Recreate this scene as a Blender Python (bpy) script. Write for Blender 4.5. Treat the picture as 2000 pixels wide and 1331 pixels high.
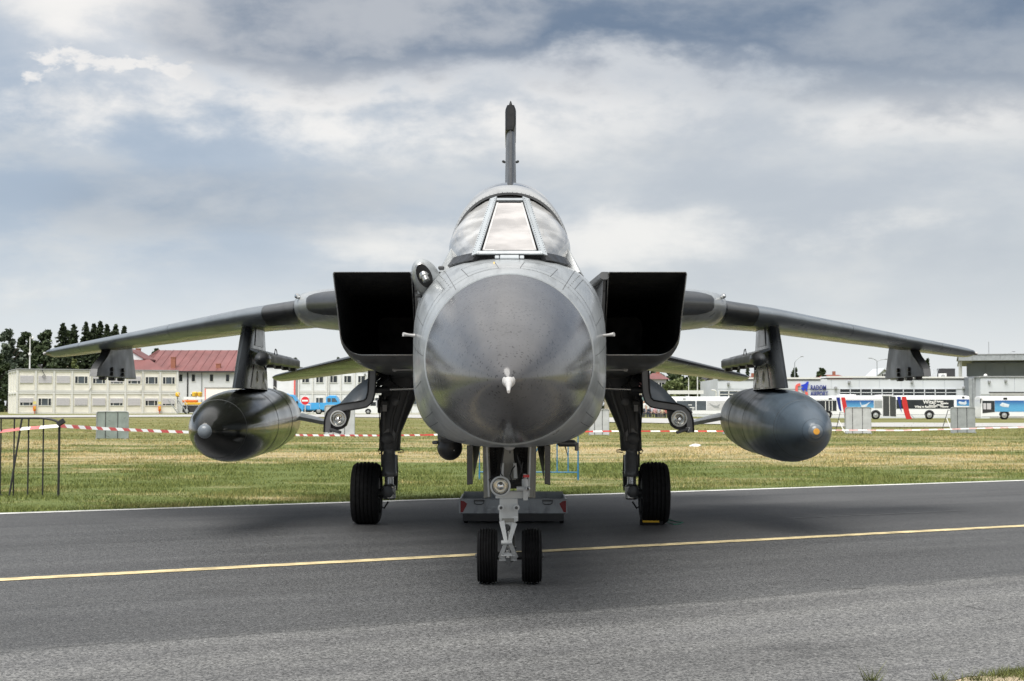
import bpy, bmesh, math, random
import numpy as np
from mathutils import Vector, Matrix
for o in list(bpy.data.objects):
    bpy.data.objects.remove(o)
scene = bpy.context.scene
COL = scene.collection
random.seed(7)
rng = np.random.default_rng(7)

# ---------------------------------------------------------------- camera
F = 2900.0                       # focal length in pixels of the 2000 px wide photograph
CAMZ = 1.43
PITCH = math.atan(130.5 / F)
cam_d = bpy.data.cameras.new('camera')
cam = bpy.data.objects.new('camera', cam_d)
COL.objects.link(cam)
cam.location = (0, 0, CAMZ)
cam.rotation_euler = (math.radians(90) + PITCH, 0, 0)
cam_d.sensor_width = 36.0
cam_d.lens = 36.0 * F / 2000.0
cam_d.clip_start = 0.1
cam_d.clip_end = 9000
cam_d.dof.use_dof = True
cam_d.dof.focus_distance = 11.5
cam_d.dof.aperture_fstop = 11.0
scene.camera = cam

# ---------------------------------------------------------------- sky and sun
EXPO = 1.74
SKYMUL = 0.33
SUN_EL, SUN_AZ = math.radians(60), math.radians(205)     # high, a little behind the camera
world = bpy.data.worlds.new('World')
scene.world = world
world.use_nodes = True
nt = world.node_tree
nt.nodes.clear()


class NG:
    """tiny helper for building node graphs"""
    def __init__(s, tree):
        s.t = tree
    def n(s, typ, ins=None, **props):
        nd = s.t.nodes.new(typ)
        for k, v in props.items():
            setattr(nd, k, v)
        if ins:
            for k, v in ins.items():
                s.set(nd.inputs[k], v)
        return nd
    def set(s, sock, v):
        if isinstance(v, bpy.types.NodeSocket):
            s.t.links.new(v, sock)
        elif isinstance(v, bpy.types.Node):
            s.t.links.new(v.outputs[0], sock)
        else:
            if isinstance(v, (tuple, list)) and len(v) == 3 and sock.type == 'RGBA':
                v = (*v, 1)
            sock.default_value = v
    def math(s, op, a, b=0.0, c=0.0, clamp=False):
        nd = s.t.nodes.new('ShaderNodeMath')
        nd.operation = op
        nd.use_clamp = clamp
        s.set(nd.inputs[0], a); s.set(nd.inputs[1], b)
        if op in ('MULTIPLY_ADD', 'SMOOTH_MIN', 'SMOOTH_MAX', 'WRAP'):
            s.set(nd.inputs[2], c)
        return nd.outputs[0]
    def mix(s, fac, a, b, blend='MIX'):
        nd = s.t.nodes.new('ShaderNodeMix')
        nd.data_type = 'RGBA'
        nd.blend_type = blend
        s.set(nd.inputs[0], fac); s.set(nd.inputs[6], a); s.set(nd.inputs[7], b)
        return nd.outputs[2]
    def ramp(s, fac, lo, hi, a=0.0, b=1.0, smooth=True):
        nd = s.t.nodes.new('ShaderNodeMapRange')
        nd.interpolation_type = 'SMOOTHSTEP' if smooth else 'LINEAR'
        s.set(nd.inputs[0], fac); s.set(nd.inputs[1], lo); s.set(nd.inputs[2], hi)
        s.set(nd.inputs[3], a); s.set(nd.inputs[4], b)
        return nd.outputs[0]
    def noise(s, vec, scale, detail=4, rough=0.5, distort=0.0):
        nd = s.t.nodes.new('ShaderNodeTexNoise')
        s.set(nd.inputs['Vector'], vec)
        nd.inputs['Scale'].default_value = scale
        nd.inputs['Detail'].default_value = detail
        nd.inputs['Roughness'].default_value = rough
        nd.inputs['Distortion'].default_value = distort
        return nd.outputs[0]
    def scalevec(s, vec, sc, off=(0, 0, 0)):
        nd = s.t.nodes.new('ShaderNodeMapping')
        s.set(nd.inputs[0], vec)
        nd.inputs['Scale'].default_value = sc
        nd.inputs['Location'].default_value = off
        return nd.outputs[0]


def srgb(r, g, b):
    return tuple(((c / 12.92) if c <= 0.04045 else ((c + 0.055) / 1.055) ** 2.4) for c in (r, g, b))


g = NG(nt)
tc = g.n('ShaderNodeTexCoord')
dirv = tc.outputs['Generated']
sep = g.n('ShaderNodeSeparateXYZ', {0: dirv})
dx, dy, dz = sep.outputs
zc = g.math('MAXIMUM', dz, 0.0)
den = g.math('ADD', zc, 0.16)
comb = g.n('ShaderNodeCombineXYZ', {0: g.math('DIVIDE', dx, den), 1: g.math('DIVIDE', dy, den), 2: 0.0})
cl = comb.outputs[0]


def blob(ax, az, sx, sz):
    """soft mass of cloud round one direction of the sky (ahead of the camera)"""
    ex = g.math('DIVIDE', g.math('SUBTRACT', dx, ax), sx)
    ez = g.math('DIVIDE', g.math('SUBTRACT', dz, az), sz)
    r2 = g.math('ADD', g.math('MULTIPLY', ex, ex), g.math('MULTIPLY', ez, ez))
    e = g.math('POWER', 2.718, g.math('MULTIPLY', r2, -1.0))
    return g.math('MULTIPLY', e, g.ramp(dy, 0.2, 0.6))


n_big = g.noise(cl, 0.85, 3, 0.5, 0.3)
n_mid = g.noise(g.scalevec(cl, (1.0, 1.0, 1), (3.1, 7.7, 0)), 2.1, 7, 0.58, 0.25)
n_fin = g.noise(g.scalevec(cl, (1.0, 0.8, 1), (9.1, 2.7, 0)), 5.5, 8, 0.6, 0.15)
# billows: noise on the sky directions themselves, so that clouds keep their height
n_bil = g.noise(g.scalevec(dirv, (1.0, 1.0, 2.2), (2.3, 1.1, 4.4)), 7.5, 9, 0.55, 0.12)
n_pf = g.noise(g.scalevec(dirv, (1.0, 1.0, 1.9), (7.3, 3.1, 1.4)), 26.0, 8, 0.60, 0.15)
S_ = lambda v, k: g.math('MULTIPLY', g.math('SUBTRACT', v, 0.5), k)
# clear-air colour, from the pale horizon up to blue grey
air = g.mix(g.ramp(dz, 0.0, 0.15), srgb(.86, .88, .895), srgb(.645, .70, .765))
air = g.mix(g.ramp(dz, 0.15, 0.6), air, srgb(.60, .68, .77))
# more blue to the left of the view, greyer to the right
side = g.ramp(dx, -0.25, 0.12)
air = g.mix(g.math('MULTIPLY', side, 0.85), air, srgb(.755, .77, .785))
# veil of mid cloud
veil = g.ramp(g.math('ADD', n_bil, S_(n_mid, 0.9)), 0.42, 0.72)
col = g.mix(g.math('MULTIPLY', veil, 0.60), air, srgb(.80, .805, .805))
zz = g.math('ADD', dz, g.math('ADD', S_(n_bil, .13), S_(n_pf, .035)))
xx = g.math('ADD', dx, g.math('ADD', S_(n_big, .35), S_(n_bil, .15)))
ahead = g.ramp(dy, 0.0, 0.5)
# bright broken cloud: a belt to the left of the fin, streaks to the right
belt = g.math('MULTIPLY', g.ramp(zz, .168, .208), g.math('MULTIPLY', g.ramp(xx, -.42, -.27), g.ramp(xx, .20, -.02)))
belt = g.math('MULTIPLY', belt, ahead)
hb = g.math('MAXIMUM', blob(-.275, .220, .045, .014), g.math('MAXIMUM', blob(-.235, .220, .05, .011), blob(-.305, .208, .014, .007)))
hump = g.ramp(g.math('ADD', g.math('MAXIMUM', blob(-.275, .220, .045, .014), g.math('MAXIMUM', blob(-.235, .220, .05, .011), blob(-.305, .208, .014, .007))), g.math('ADD', S_(n_bil, 1.6), S_(n_pf, 3.0))), .36, .85)
hump = g.math('MULTIPLY', hump, g.ramp(hb, .12, .40))
strk = g.math('ADD', g.math('MULTIPLY', blob(.27, .187, .13, .018), .60), g.math('ADD', g.math('MULTIPLY', blob(.14, .118, .17, .022), .55), g.math('MULTIPLY', blob(-.02, .10, .11, .022), .62)))
strk = g.math('ADD', strk, g.math('MULTIPLY', blob(-.36, .075, .2, .02), .35))
strk = g.ramp(g.math('ADD', strk, g.math('ADD', S_(n_bil, 1.5), g.math('ADD', S_(n_mid, .6), S_(n_pf, .5)))), .22, .85)
brk = g.ramp(g.math('ADD', n_bil, S_(n_pf, .5)), .32, .60, .50, 1.0)
brf = g.math('MAXIMUM', g.math('MULTIPLY', g.math('MULTIPLY', belt, brk), .95), g.math('MAXIMUM', hump, g.math('MULTIPLY', strk, .72)))
col = g.mix(brf, col, srgb(.955, .94, .92))
# slate coloured cloud bases overhead
dk = g.math('MULTIPLY', g.ramp(g.math('ADD', zz, g.math('MULTIPLY', g.ramp(dx, .1, .35), .012)), .198, .232), g.ramp(xx, -.27, -.13))
dk = g.math('MAXIMUM', dk, g.math('MULTIPLY', g.ramp(dz, .255, .33), .55))
dk = g.math('MULTIPLY', dk, g.ramp(dz, .55, .32, .0, 1.0))
dk = g.math('MAXIMUM', dk, g.math('MULTIPLY', g.ramp(g.math('ADD', blob(-.118, .236, .050, .012), g.math('ADD', S_(n_bil, 1.2), S_(n_pf, .8))), .35, .95), .6))
dk = g.math('MAXIMUM', dk, g.math('MULTIPLY', g.ramp(g.math('ADD', blob(-.20, .135, .17, .03), S_(n_bil, 1.5)), .35, 1.0), .40))
dk = g.math('MULTIPLY', dk, ahead)
dk = g.math('MULTIPLY', dk, g.ramp(g.math('ADD', n_bil, S_(n_pf, .5)), .34, .70, 1.0, .70))
col = g.mix(g.math('MULTIPLY', dk, .95), col, srgb(.35, .425, .52))
# sunlit thin cloud high overhead
col = g.mix(g.math('MULTIPLY', g.ramp(dz, .36, .75), g.ramp(n_mid, .28, .55)), col, srgb(.97, .96, .945))
# soft modelling of the cloud masses
col = g.mix(0.15, col, g.mix(g.ramp(n_bil, 0.32, 0.66), srgb(.52, .57, .64), srgb(.93, .925, .91)))
# pale band near the horizon
col = g.mix(g.ramp(dz, 0.11, 0.0), col, srgb(.865, .88, .89))

skyt = g.n('ShaderNodeTexSky')
skyt.sky_type = 'NISHITA'
skyt.sun_disc = False
skyt.sun_elevation = SUN_EL
skyt.sun_rotation = SUN_AZ
bg1 = g.n("ShaderNodeBackground", {0: skyt.outputs[0], 1: 0.05})
bg2 = g.n('ShaderNodeBackground', {0: col, 1: SKYMUL})
mixs = g.n('ShaderNodeMixShader', {0: 0.93, 1: bg1.outputs[0], 2: bg2.outputs[0]})
out = g.n('ShaderNodeOutputWorld', {0: mixs.outputs[0]})

sun_d = bpy.data.lights.new('sun', 'SUN')
sun_d.energy = 1.5
sun_d.angle = math.radians(45)
sun_d.color = (1.0, 0.965, 0.91)
sun = bpy.data.objects.new('sun', sun_d)
COL.objects.link(sun)
# direction towards the sun: azimuth measured clockwise from +Y, as the sky texture does
sd = Vector((math.sin(SUN_AZ) * math.cos(SUN_EL), math.cos(SUN_AZ) * math.cos(SUN_EL), math.sin(SUN_EL)))
sun.rotation_euler = sd.to_track_quat('Z', 'Y').to_euler()
sun.location = (0, 0, 60)

vs = scene.view_settings
vs.view_transform = 'Standard'
vs.look = 'None'
vs.exposure = EXPO
vs.gamma = 1.0
vs.use_curve_mapping = False
scene.display_settings.display_device = 'sRGB'
scene.cycles.max_bounces = 8
scene.cycles.transparent_max_bounces = 12
scene.cycles.use_denoising = True
scene.cycles.sample_clamp_indirect = 6.0

# ---------------------------------------------------------------- helpers


def P(px, py, Y):
    """point at depth Y that the photograph shows at pixel (px, py)"""
    a, b = (px - 1000.0) / F, (665.5 - py) / F
    fy = math.cos(PITCH) - b * math.sin(PITCH)
    fz = math.sin(PITCH) + b * math.cos(PITCH)
    k = Y / fy
    return Vector((a * k, Y, CAMZ + fz * k))


def gpt(px, py):
    """where the sight line through a pixel meets the level ground"""
    a, b = (px - 1000.0) / F, (665.5 - py) / F
    fy = math.cos(PITCH) - b * math.sin(PITCH)
    fz = math.sin(PITCH) + b * math.cos(PITCH)
    k = -CAMZ / fz
    return Vector((a * k, fy * k, 0))


def sstep(a, b, x):
    t = min(1.0, max(0.0, (x - a) / (b - a)))
    return t * t * (3 - 2 * t)


def zt(x, y):
    """height of the terrain: level round the taxiway, a slight rise far to the left"""
    return 0.62 * sstep(75, 165, y) * (1 - sstep(-12, 42, x))


class MB:
    """collects faces and links them as ONE mesh object"""
    def __init__(s):
        s.v = []; s.f = []; s.m = []; s.mi = 0
    def add(s, verts, faces):
        b = len(s.v)
        s.v.extend([tuple(p) for p in verts])
        s.f.extend([tuple(i + b for i in f) for f in faces])
        s.m.extend([s.mi] * len(faces))
        return s
    def box(s, c, size, rot=None, bevel=0.0):
        hx, hy, hz = size[0] / 2, size[1] / 2, size[2] / 2
        c = Vector(c)
        if bevel > 0:
            b = min(bevel, hx * .9, hy * .9, hz * .9)
            vs_ = []
            for sx in (-1, 1):
                for sy in (-1, 1):
                    for sz in (-1, 1):
                        vs_ += [Vector((sx * hx, sy * (hy - b), sz * (hz - b))), Vector((sx * (hx - b), sy * hy, sz * (hz - b))), Vector((sx * (hx - b), sy * (hy - b), sz * hz))]
            bm = bmesh.new()
            for p in vs_:
                bm.verts.new(p)
            bmesh.ops.convex_hull(bm, input=bm.verts)
            bmesh.ops.dissolve_limit(bm, angle_limit=0.02, verts=bm.verts, edges=bm.edges)
            bm.verts.index_update()
            V = [p.co.copy() for p in bm.verts]
            Fc = [[q.index for q in fc.verts] for fc in bm.faces]
            bm.free()
        else:
            V = [Vector((sx * hx, sy * hy, sz * hz)) for sx in (-1, 1) for sy in (-1, 1) for sz in (-1, 1)]
            Fc = [(0, 1, 3, 2), (4, 6, 7, 5), (0, 4, 5, 1), (2, 3, 7, 6), (0, 2, 6, 4), (1, 5, 7, 3)]
        if rot is not None:
            V = [rot @ p for p in V]
        return s.add([p + c for p in V], Fc)
    def rings(s, rings, cap0=True, cap1=True, closed=True):
        n = len(rings[0]); b = len(s.v)
        V = [p for r in rings for p in r]; Fc = []
        for i in range(len(rings) - 1):
            for j in range(n if closed else n - 1):
                k = (j + 1) % n
                Fc.append((i * n + j, i * n + k, (i + 1) * n + k, (i + 1) * n + j))
        if cap0:
            Fc.append(tuple(range(n - 1, -1, -1)))
        if cap1:
            Fc.append(tuple((len(rings) - 1) * n + j for j in range(n)))
        return s.add(V, Fc)
    def lathe(s, o, d, prof, n=24, cap0=True, cap1=True):
        o = Vector(o); d = Vector(d).normalized()
        q = d.to_track_quat('Z', 'Y')
        ex, ey = q @ Vector((1, 0, 0)), q @ Vector((0, 1, 0))
        rs = []
        for (t, r) in prof:
            rs.append([o + d * t + (ex * math.cos(2 * math.pi * k / n) + ey * math.sin(2 * math.pi * k / n)) * max(r, 1e-4) for k in range(n)])
        return s.rings(rs, cap0, cap1)
    def cyl(s, a, b, r0, r1=None, n=12):
        a = Vector(a); b = Vector(b)
        r1 = r0 if r1 is None else r1
        return s.lathe(a, b - a, [(0, r0), ((b - a).length, r1)], n)
    def tube(s, pts, r, n=8):
        pts = [Vector(p) for p in pts]
        rs = []
        up = Vector((0, 0, 1))
        for i, p in enumerate(pts):
            t = (pts[min(i + 1, len(pts) - 1)] - pts[max(i - 1, 0)]).normalized()
            sdv = t.cross(up)
            if sdv.length < 1e-3:
                sdv = t.cross(Vector((1, 0, 0)))
            sdv.normalize(); u2 = sdv.cross(t)
            rr = r[i] if isinstance(r, (list, tuple)) else r
            rs.append([p + (sdv * math.cos(2 * math.pi * k / n) + u2 * math.sin(2 * math.pi * k / n)) * rr for k in range(n)])
        return s.rings(rs)
    def prism(s, poly, thick_vec):
        t = Vector(thick_vec)
        a = [Vector(p) for p in poly]
        return s.rings([a, [p + t for p in a]])
    def quad(s, a, b, c, d):
        return s.add([a, b, c, d], [(0, 1, 2, 3)])
    def build(s, name, mat, parent=None, off=None, smooth=None, loc=None):
        me = bpy.data.meshes.new(name)
        V = s.v
        if off is not None:
            ox, oy, oz = off
            V = [(p[0] - ox, p[1] - oy, p[2] - oz) for p in V]
        me.from_pydata(V, [], s.f)
        mats = mat if isinstance(mat, (list, tuple)) else [mat]
        for m in mats:
            me.materials.append(m)
        if len(mats) > 1:
            me.polygons.foreach_set('material_index', s.m)
        bm = bmesh.new(); bm.from_mesh(me)
        bmesh.ops.recalc_face_normals(bm, faces=bm.faces)
        bm.to_mesh(me); bm.free()
        if smooth is not None:
            me.polygons.foreach_set('use_smooth', [True] * len(me.polygons))
            me.set_sharp_from_angle(angle=math.radians(smooth))
        o = bpy.data.objects.new(name, me)
        COL.objects.link(o)
        if parent is not None:
            o.parent = parent
        if loc is not None:
            o.location = loc
        return o


def tag(o, label=None, cat=None, group=None, kind=None):
    if label: o['label'] = label
    if cat: o['category'] = cat
    if group: o['group'] = group
    if kind: o['kind'] = kind
    return o


def thing(name, label, cat, loc=(0, 0, 0), rotz=0.0, group=None):
    o = bpy.data.objects.new(name, None)
    COL.objects.link(o)
    o.empty_display_size = 0.3
    o.location = loc
    o.rotation_euler = (0, 0, rotz)
    return tag(o, label, cat, group)


def copy_tree(o, parent=None):
    c = o.copy()
    COL.objects.link(c)
    c.parent = parent
    for ch in [k for k in bpy.data.objects if k.parent == o]:
        copy_tree(ch, c)
    return c


def empty_part(name, parent, loc=(0, 0, 0)):
    o = bpy.data.objects.new(name, None)
    COL.objects.link(o)
    o.parent = parent
    o.location = loc
    o.empty_display_size = 0.1
    return o


def share(name, me, parent, loc=(0, 0, 0)):
    o = bpy.data.objects.new(name, me)
    COL.objects.link(o)
    o.parent = parent
    o.location = loc
    return o


def text_mesh(body, size, bold=0.0, extrude=0.01, align='LEFT'):
    cu = bpy.data.curves.new('lettering', 'FONT')
    cu.body = body
    cu.size = size
    cu.offset = bold
    cu.extrude = extrude
    cu.align_x = align
    cu.resolution_u = 3
    ob = bpy.data.objects.new('lettering', cu)
    COL.objects.link(ob)
    bpy.context.view_layer.update()
    me = bpy.data.meshes.new_from_object(ob.evaluated_get(bpy.context.evaluated_depsgraph_get()))
    bpy.data.objects.remove(ob)
    me.transform(Matrix.Rotation(math.radians(90), 4, 'X'))   # stands upright, faces -Y
    return me

# ---------------------------------------------------------------- materials


def pm(name, col, rough=0.5, metal=0.0, var=0.12, scale=6.0, bump=0.0, bscale=40.0, coat=0.0, spec=0.5, rvar=0.1, streak=None, alpha=None):
    m = bpy.data.materials.new(name)
    m.use_nodes = True
    t = m.node_tree
    t.nodes.clear()
    q = NG(t)
    tcn = q.n('ShaderNodeTexCoord')
    vec = tcn.outputs['Object']
    b = q.n('ShaderNodeBsdfPrincipled')
    o = q.n('ShaderNodeOutputMaterial', {0: b.outputs[0]})
    v = vec
    if streak:
        v = q.scalevec(vec, streak)
    nz = q.noise(v, scale, 5, 0.6)
    lo = tuple(c * (1 - var) for c in col); hi = tuple(min(1, c * (1 + var)) for c in col)
    cc = q.mix(q.ramp(nz, 0.3, 0.7), lo, hi)
    q.set(b.inputs['Base Color'], cc)
    q.set(b.inputs['Roughness'], q.ramp(q.noise(v, scale * 1.7, 4), 0.3, 0.7, max(0.02, rough - rvar), min(1, rough + rvar)))
    b.inputs['Metallic'].default_value = metal
    b.inputs['Specular IOR Level'].default_value = spec
    if coat:
        b.inputs['Coat Weight'].default_value = coat
        b.inputs['Coat Roughness'].default_value = 0.12
    if bump:
        bn = q.n('ShaderNodeBump', {'Strength': bump, 'Distance': 0.01, 'Height': q.noise(vec, bscale, 5, 0.6)})
        q.set(b.inputs['Normal'], bn.outputs[0])
    if alpha is not None:
        b.inputs['Alpha'].default_value = alpha
    m['bsdf'] = b.name
    return m


def nodes_of(m):
    q = NG(m.node_tree)
    b = [n for n in m.node_tree.nodes if n.type == 'BSDF_PRINCIPLED'][0]
    tcn = [n for n in m.node_tree.nodes if n.type == 'TEX_COORD'][0]
    return q, b, tcn


M = {}
M['white_panel'] = pm('white_panel', (.70, .715, .73), .55, var=.06, scale=.8)
M['cream'] = pm('cream_panel', (.80, .775, .70), .6, var=.08, scale=.7)
M['white_frame'] = pm('white_frame', (.68, .68, .66), .5, var=.05)
M['shutter'] = pm('shutter', (.52, .51, .54), .6, var=.05)
M['dark_glass'] = pm('dark_glass', (.02, .025, .03), .12, var=.3, scale=.6, rvar=.05)
M['grey_glass'] = pm('grey_glass', (.07, .085, .10), .12, var=.3, scale=.6, rvar=.05)
M['red_roof'] = pm('red_roof', (.19, .075, .072), .55, var=.18, scale=.5, streak=(1, .15, 1))
M['brick_red'] = pm('brick_red', (.30, .12, .075), .8, var=.2, scale=8)
M['grey_roof'] = pm('grey_roof', (.30, .31, .32), .6)
M['dark_trim'] = pm('dark_trim', (.03, .03, .033), .6)
M['grey_clad'] = pm('grey_cladding', (.21, .23, .255), .5, var=.06, scale=.3)
M['light_clad'] = pm('light_cladding', (.60, .63, .67), .5, var=.04, scale=.3)
M['bus_white'] = pm('bus_white', (.78, .79, .80), .3, var=.03, coat=.4)
M['red'] = pm('red_paint', (.55, .03, .03), .4, var=.08)
M['signred'] = pm('sign_red', (.62, .02, .03), .4, var=.05)
M['coral'] = pm('coral_paint', (.75, .13, .11), .4, var=.04)
M['navy'] = pm('navy_paint', (.012, .025, .20), .4, var=.08)
M['royal'] = pm('royal_blue', (.02, .05, .55), .4, var=.05)
M['skyblue'] = pm('sky_blue_paint', (.06, .36, .72), .4, var=.06, coat=.3)
M['rubber'] = pm('rubber', (.008, .008, .0085), .8, spec=.2, var=.25, scale=14, bump=.15, bscale=120)
M['rim'] = pm('wheel_rim', (.42, .43, .44), .4, metal=.4)
M['yellow'] = pm('yellow_paint', (.70, .42, .03), .5)
M['orange'] = pm('orange_paint', (.70, .16, .02), .5)
M['white'] = pm('white_paint', (.84, .84, .83), .5, var=.04)
M['galv'] = pm('galvanised_plate', (.34, .36, .37), .5, metal=.2, var=.12, scale=3)
M['pale_plate'] = pm('pale_plate', (.50, .51, .52), .55, metal=.1, var=.1, scale=3)
M['black_pipe'] = pm('black_pipe', (.022, .022, .024), .5, var=.3)
M['blue_pipe'] = pm('blue_pipe', (.03, .17, .33), .45, var=.15)
M['concrete'] = pm('concrete', (.42, .415, .40), .85, var=.08, scale=.4)
M['bark'] = pm('bark', (.06, .045, .035), .9, var=.3, scale=5)
# ---------------------------------------------------------------- ground
TH = math.radians(28.3)                         # direction of the taxiway
TU = Vector((math.cos(TH), math.sin(TH), 0))    # along
TN = Vector((-math.sin(TH), math.cos(TH), 0))   # across, away from the camera


def tp(a, n, z=0.0):
    p = TU * a + TN * n
    return Vector((p.x, p.y, z))


def grass_colour(q, vec):
    """green / straw / bare earth, the same for the soil sheet and the blades"""
    sp = q.n('ShaderNodeSeparateXYZ', {0: vec})
    x, y, z = sp.outputs
    acr = q.math('ADD', q.math('MULTIPLY', x, -math.sin(TH)), q.math('MULTIPLY', y, math.cos(TH)))
    flat = q.n('ShaderNodeCombineXYZ', {0: x, 1: y, 2: 0.0}).outputs[0]
    n1 = q.noise(q.scalevec(flat, (.05, .16, 1)), 1.0, 6, 0.62, 0.6)
    n2 = q.noise(q.scalevec(flat, (.35, .8, 1)), 1.0, 5, 0.6)
    n3 = q.noise(flat, 7.0, 4, 0.6)
    band = q.math('SUBTRACT', q.ramp(y, 27, 42), q.math('MULTIPLY', q.ramp(y, 54, 80), 0.75))
    dry = q.math('ADD', q.math('MULTIPLY', band, 0.42), q.math('ADD', q.math('MULTIPLY', q.math('SUBTRACT', n1, 0.5), 2.6), q.math('MULTIPLY', q.math('SUBTRACT', n2, 0.5), 2.0)))
    dryf = q.ramp(dry, 0.05, 0.75)
    green = q.mix(n3, (.070, .096, .028), (.180, .212, .078))
    straw = q.mix(n3, (.27, .215, .115), (.50, .43, .27))
    c = q.mix(dryf, green, straw)
    olive = q.mix(n3, (.125, .122, .045), (.27, .245, .11))
    c = q.mix(q.math('MULTIPLY', q.ramp(y, 55, 80), 0.60), c, olive)
    bare = q.ramp(q.math('ADD', q.math('MULTIPLY', band, 0.3), q.math('ADD', n1, q.math('MULTIPLY', n2, 0.5))), 1.12, 1.3)
    c = q.mix(q.math('MAXIMUM', q.math('MULTIPLY', bare, 0.7), q.ramp(y, 16, 12)), c, (.40, .33, .23))
    return c


m = bpy.data.materials.new('field_soil'); m.use_nodes = True; m.node_tree.nodes.clear()
q = NG(m.node_tree)
tcn = q.n('ShaderNodeTexCoord')
b = q.n('ShaderNodeBsdfPrincipled', {'Base Color': grass_colour(q, tcn.outputs['Object']), 'Roughness': 0.95, 'Specular IOR Level': 0.1})
bn = q.n('ShaderNodeBump', {'Strength': 0.9, 'Distance': 0.06, 'Height': q.noise(tcn.outputs['Object'], 5.0, 6, 0.65)})
q.set(b.inputs['Normal'], bn.outputs[0])
q.n('ShaderNodeOutputMaterial', {0: b.outputs[0]})
M['soil'] = m

m = bpy.data.materials.new('grass_blade'); m.use_nodes = True; m.node_tree.nodes.clear()
q = NG(m.node_tree)
tcn = q.n('ShaderNodeTexCoord')
at = q.n('ShaderNodeAttribute', attribute_name='rnd')
gc = grass_colour(q, tcn.outputs['Object'])
gc = q.mix(1.0, gc, q.mix(at.outputs['Fac'], (.62, .72, .55), (1.75, 1.55, 1.25)), 'MULTIPLY')
b = q.n('ShaderNodeBsdfPrincipled', {'Base Color': gc, 'Roughness': 0.7, 'Specular IOR Level': 0.25})
q.n('ShaderNodeOutputMaterial', {0: b.outputs[0]})
M['blade'] = m

ys = [-30, -10, 0] + list(np.linspace(5, 60, 12)) + list(np.linspace(66, 200, 36)) + [220, 260, 320, 420, 600, 900, 1500, 2500, 4000, 7000]
xs = [-6000, -3000, -1500, -700, -400, -250, -180] + list(np.linspace(-130, 130, 66)) + [180, 250, 400, 700, 1500, 3000, 6000]
mb = MB()
V = [(x, y, zt(x, y)) for y in ys for x in xs]
nx = len(xs)
Fc = [(j * nx + i, j * nx + i + 1, (j + 1) * nx + i + 1, (j + 1) * nx + i) for j in range(len(ys) - 1) for i in range(nx - 1)]
mb.add(V, Fc)
tag(mb.build('ground', M['soil'], smooth=60), kind='structure')

# asphalt taxiway
m = bpy.data.materials.new('asphalt'); m.use_nodes = True; m.node_tree.nodes.clear()
q = NG(m.node_tree)
tcn = q.n('ShaderNodeTexCoord'); vec = tcn.outputs['Object']
sp = q.n('ShaderNodeSeparateXYZ', {0: vec})
acr = q.math('ADD', q.math('MULTIPLY', sp.outputs[0], -math.sin(TH)), q.math('MULTIPLY', sp.outputs[1], math.cos(TH)))
alo = q.math('ADD', q.math('MULTIPLY', sp.outputs[0], math.cos(TH)), q.math('MULTIPLY', sp.outputs[1], math.sin(TH)))
tv = q.n('ShaderNodeCombineXYZ', {0: alo, 1: acr, 2: 0.0}).outputs[0]
edge_n = q.noise(q.scalevec(tv, (.5, .5, 1)), 1.0, 6, 0.6)
ac2 = q.math('ADD', acr, q.math('MULTIPLY', q.math('SUBTRACT', edge_n, 0.5), 0.7))
old = q.math('MULTIPLY', q.ramp(ac2, 9.25, 8.9), q.ramp(q.noise(q.scalevec(tv, (.2, .4, 1)), 1.0, 5, .65), .25, .6, .72, 1.0))
blot = q.noise(q.scalevec(tv, (.16, .55, 1)), 1.0, 5, 0.62)
cbase = q.mix(old, (.056, .057, .059), (.118, .118, .118))
cbase = q.mix(1.0, cbase, q.mix(q.ramp(blot, 0.3, 0.7), (.80, .80, .80), (1.18, 1.18, 1.18)), 'MULTIPLY')
# tyre-darkened lanes and long wear streaks
lane = q.noise(q.scalevec(tv, (.03, 1.9, 1)), 1.0, 4, 0.6)
cbase = q.mix(1.0, cbase, q.mix(q.ramp(lane, 0.32, 0.68), (.84, .84, .85), (1.12, 1.12, 1.11)), 'MULTIPLY')
# oil and rubber stains
oil = q.ramp(q.noise(q.scalevec(tv, (.35, .7, 1), (5.2, 1.7, 0)), 1.0, 6, .7), .60, .70)
cbase = q.mix(q.math('MULTIPLY', oil, .45), cbase, (.03, .03, .031))
seam = q.ramp(q.math('ABSOLUTE', q.math('SUBTRACT', ac2, 9.1)), .035, .0)
cbase = q.mix(q.math('MULTIPLY', seam, .6), cbase, (.03, .03, .03))
# aggregate
vor = q.n('ShaderNodeTexVoronoi', {'Vector': vec, 'Scale': 95.0})
agg = q.n('ShaderNodeSeparateColor', {0: vor.outputs['Color']}).outputs[0]
cagg = q.mix(agg, (.30, .30, .30), (1.85, 1.85, 1.83))
cbase = q.mix(1.0, cbase, cagg, 'MULTIPLY')
coarse = q.noise(vec, 26.0, 4, .75)
cbase = q.mix(1.0, cbase, q.mix(q.ramp(coarse, .32, .68), (.70, .70, .70), (1.32, 1.32, 1.31)), 'MULTIPLY')
spk = q.ramp(q.noise(vec, 60.0, 3, 0.7), 0.60, 0.72)
cbase = q.mix(q.math('MULTIPLY', spk, 0.65), cbase, (.32, .32, .315))
pit = q.ramp(q.noise(vec, 34.0, 3, 0.7), 0.40, 0.28)
cbase = q.mix(q.math('MULTIPLY', pit, 0.6), cbase, (.03, .03, .032))
b = q.n('ShaderNodeBsdfPrincipled', {'Base Color': cbase, 'Roughness': q.ramp(agg, 0, 1, .55, .85), 'Specular IOR Level': 0.5})
bn = q.n('ShaderNodeBump', {'Strength': 0.55, 'Distance': 0.006, 'Height': q.math('ADD', q.math('MULTIPLY', vor.outputs['Distance'], -0.6), q.noise(vec, 50.0, 3, 0.7))})
q.set(b.inputs['Normal'], bn.outputs[0])
q.n('ShaderNodeOutputMaterial', {0: b.outputs[0]})
M['asphalt'] = m

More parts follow.
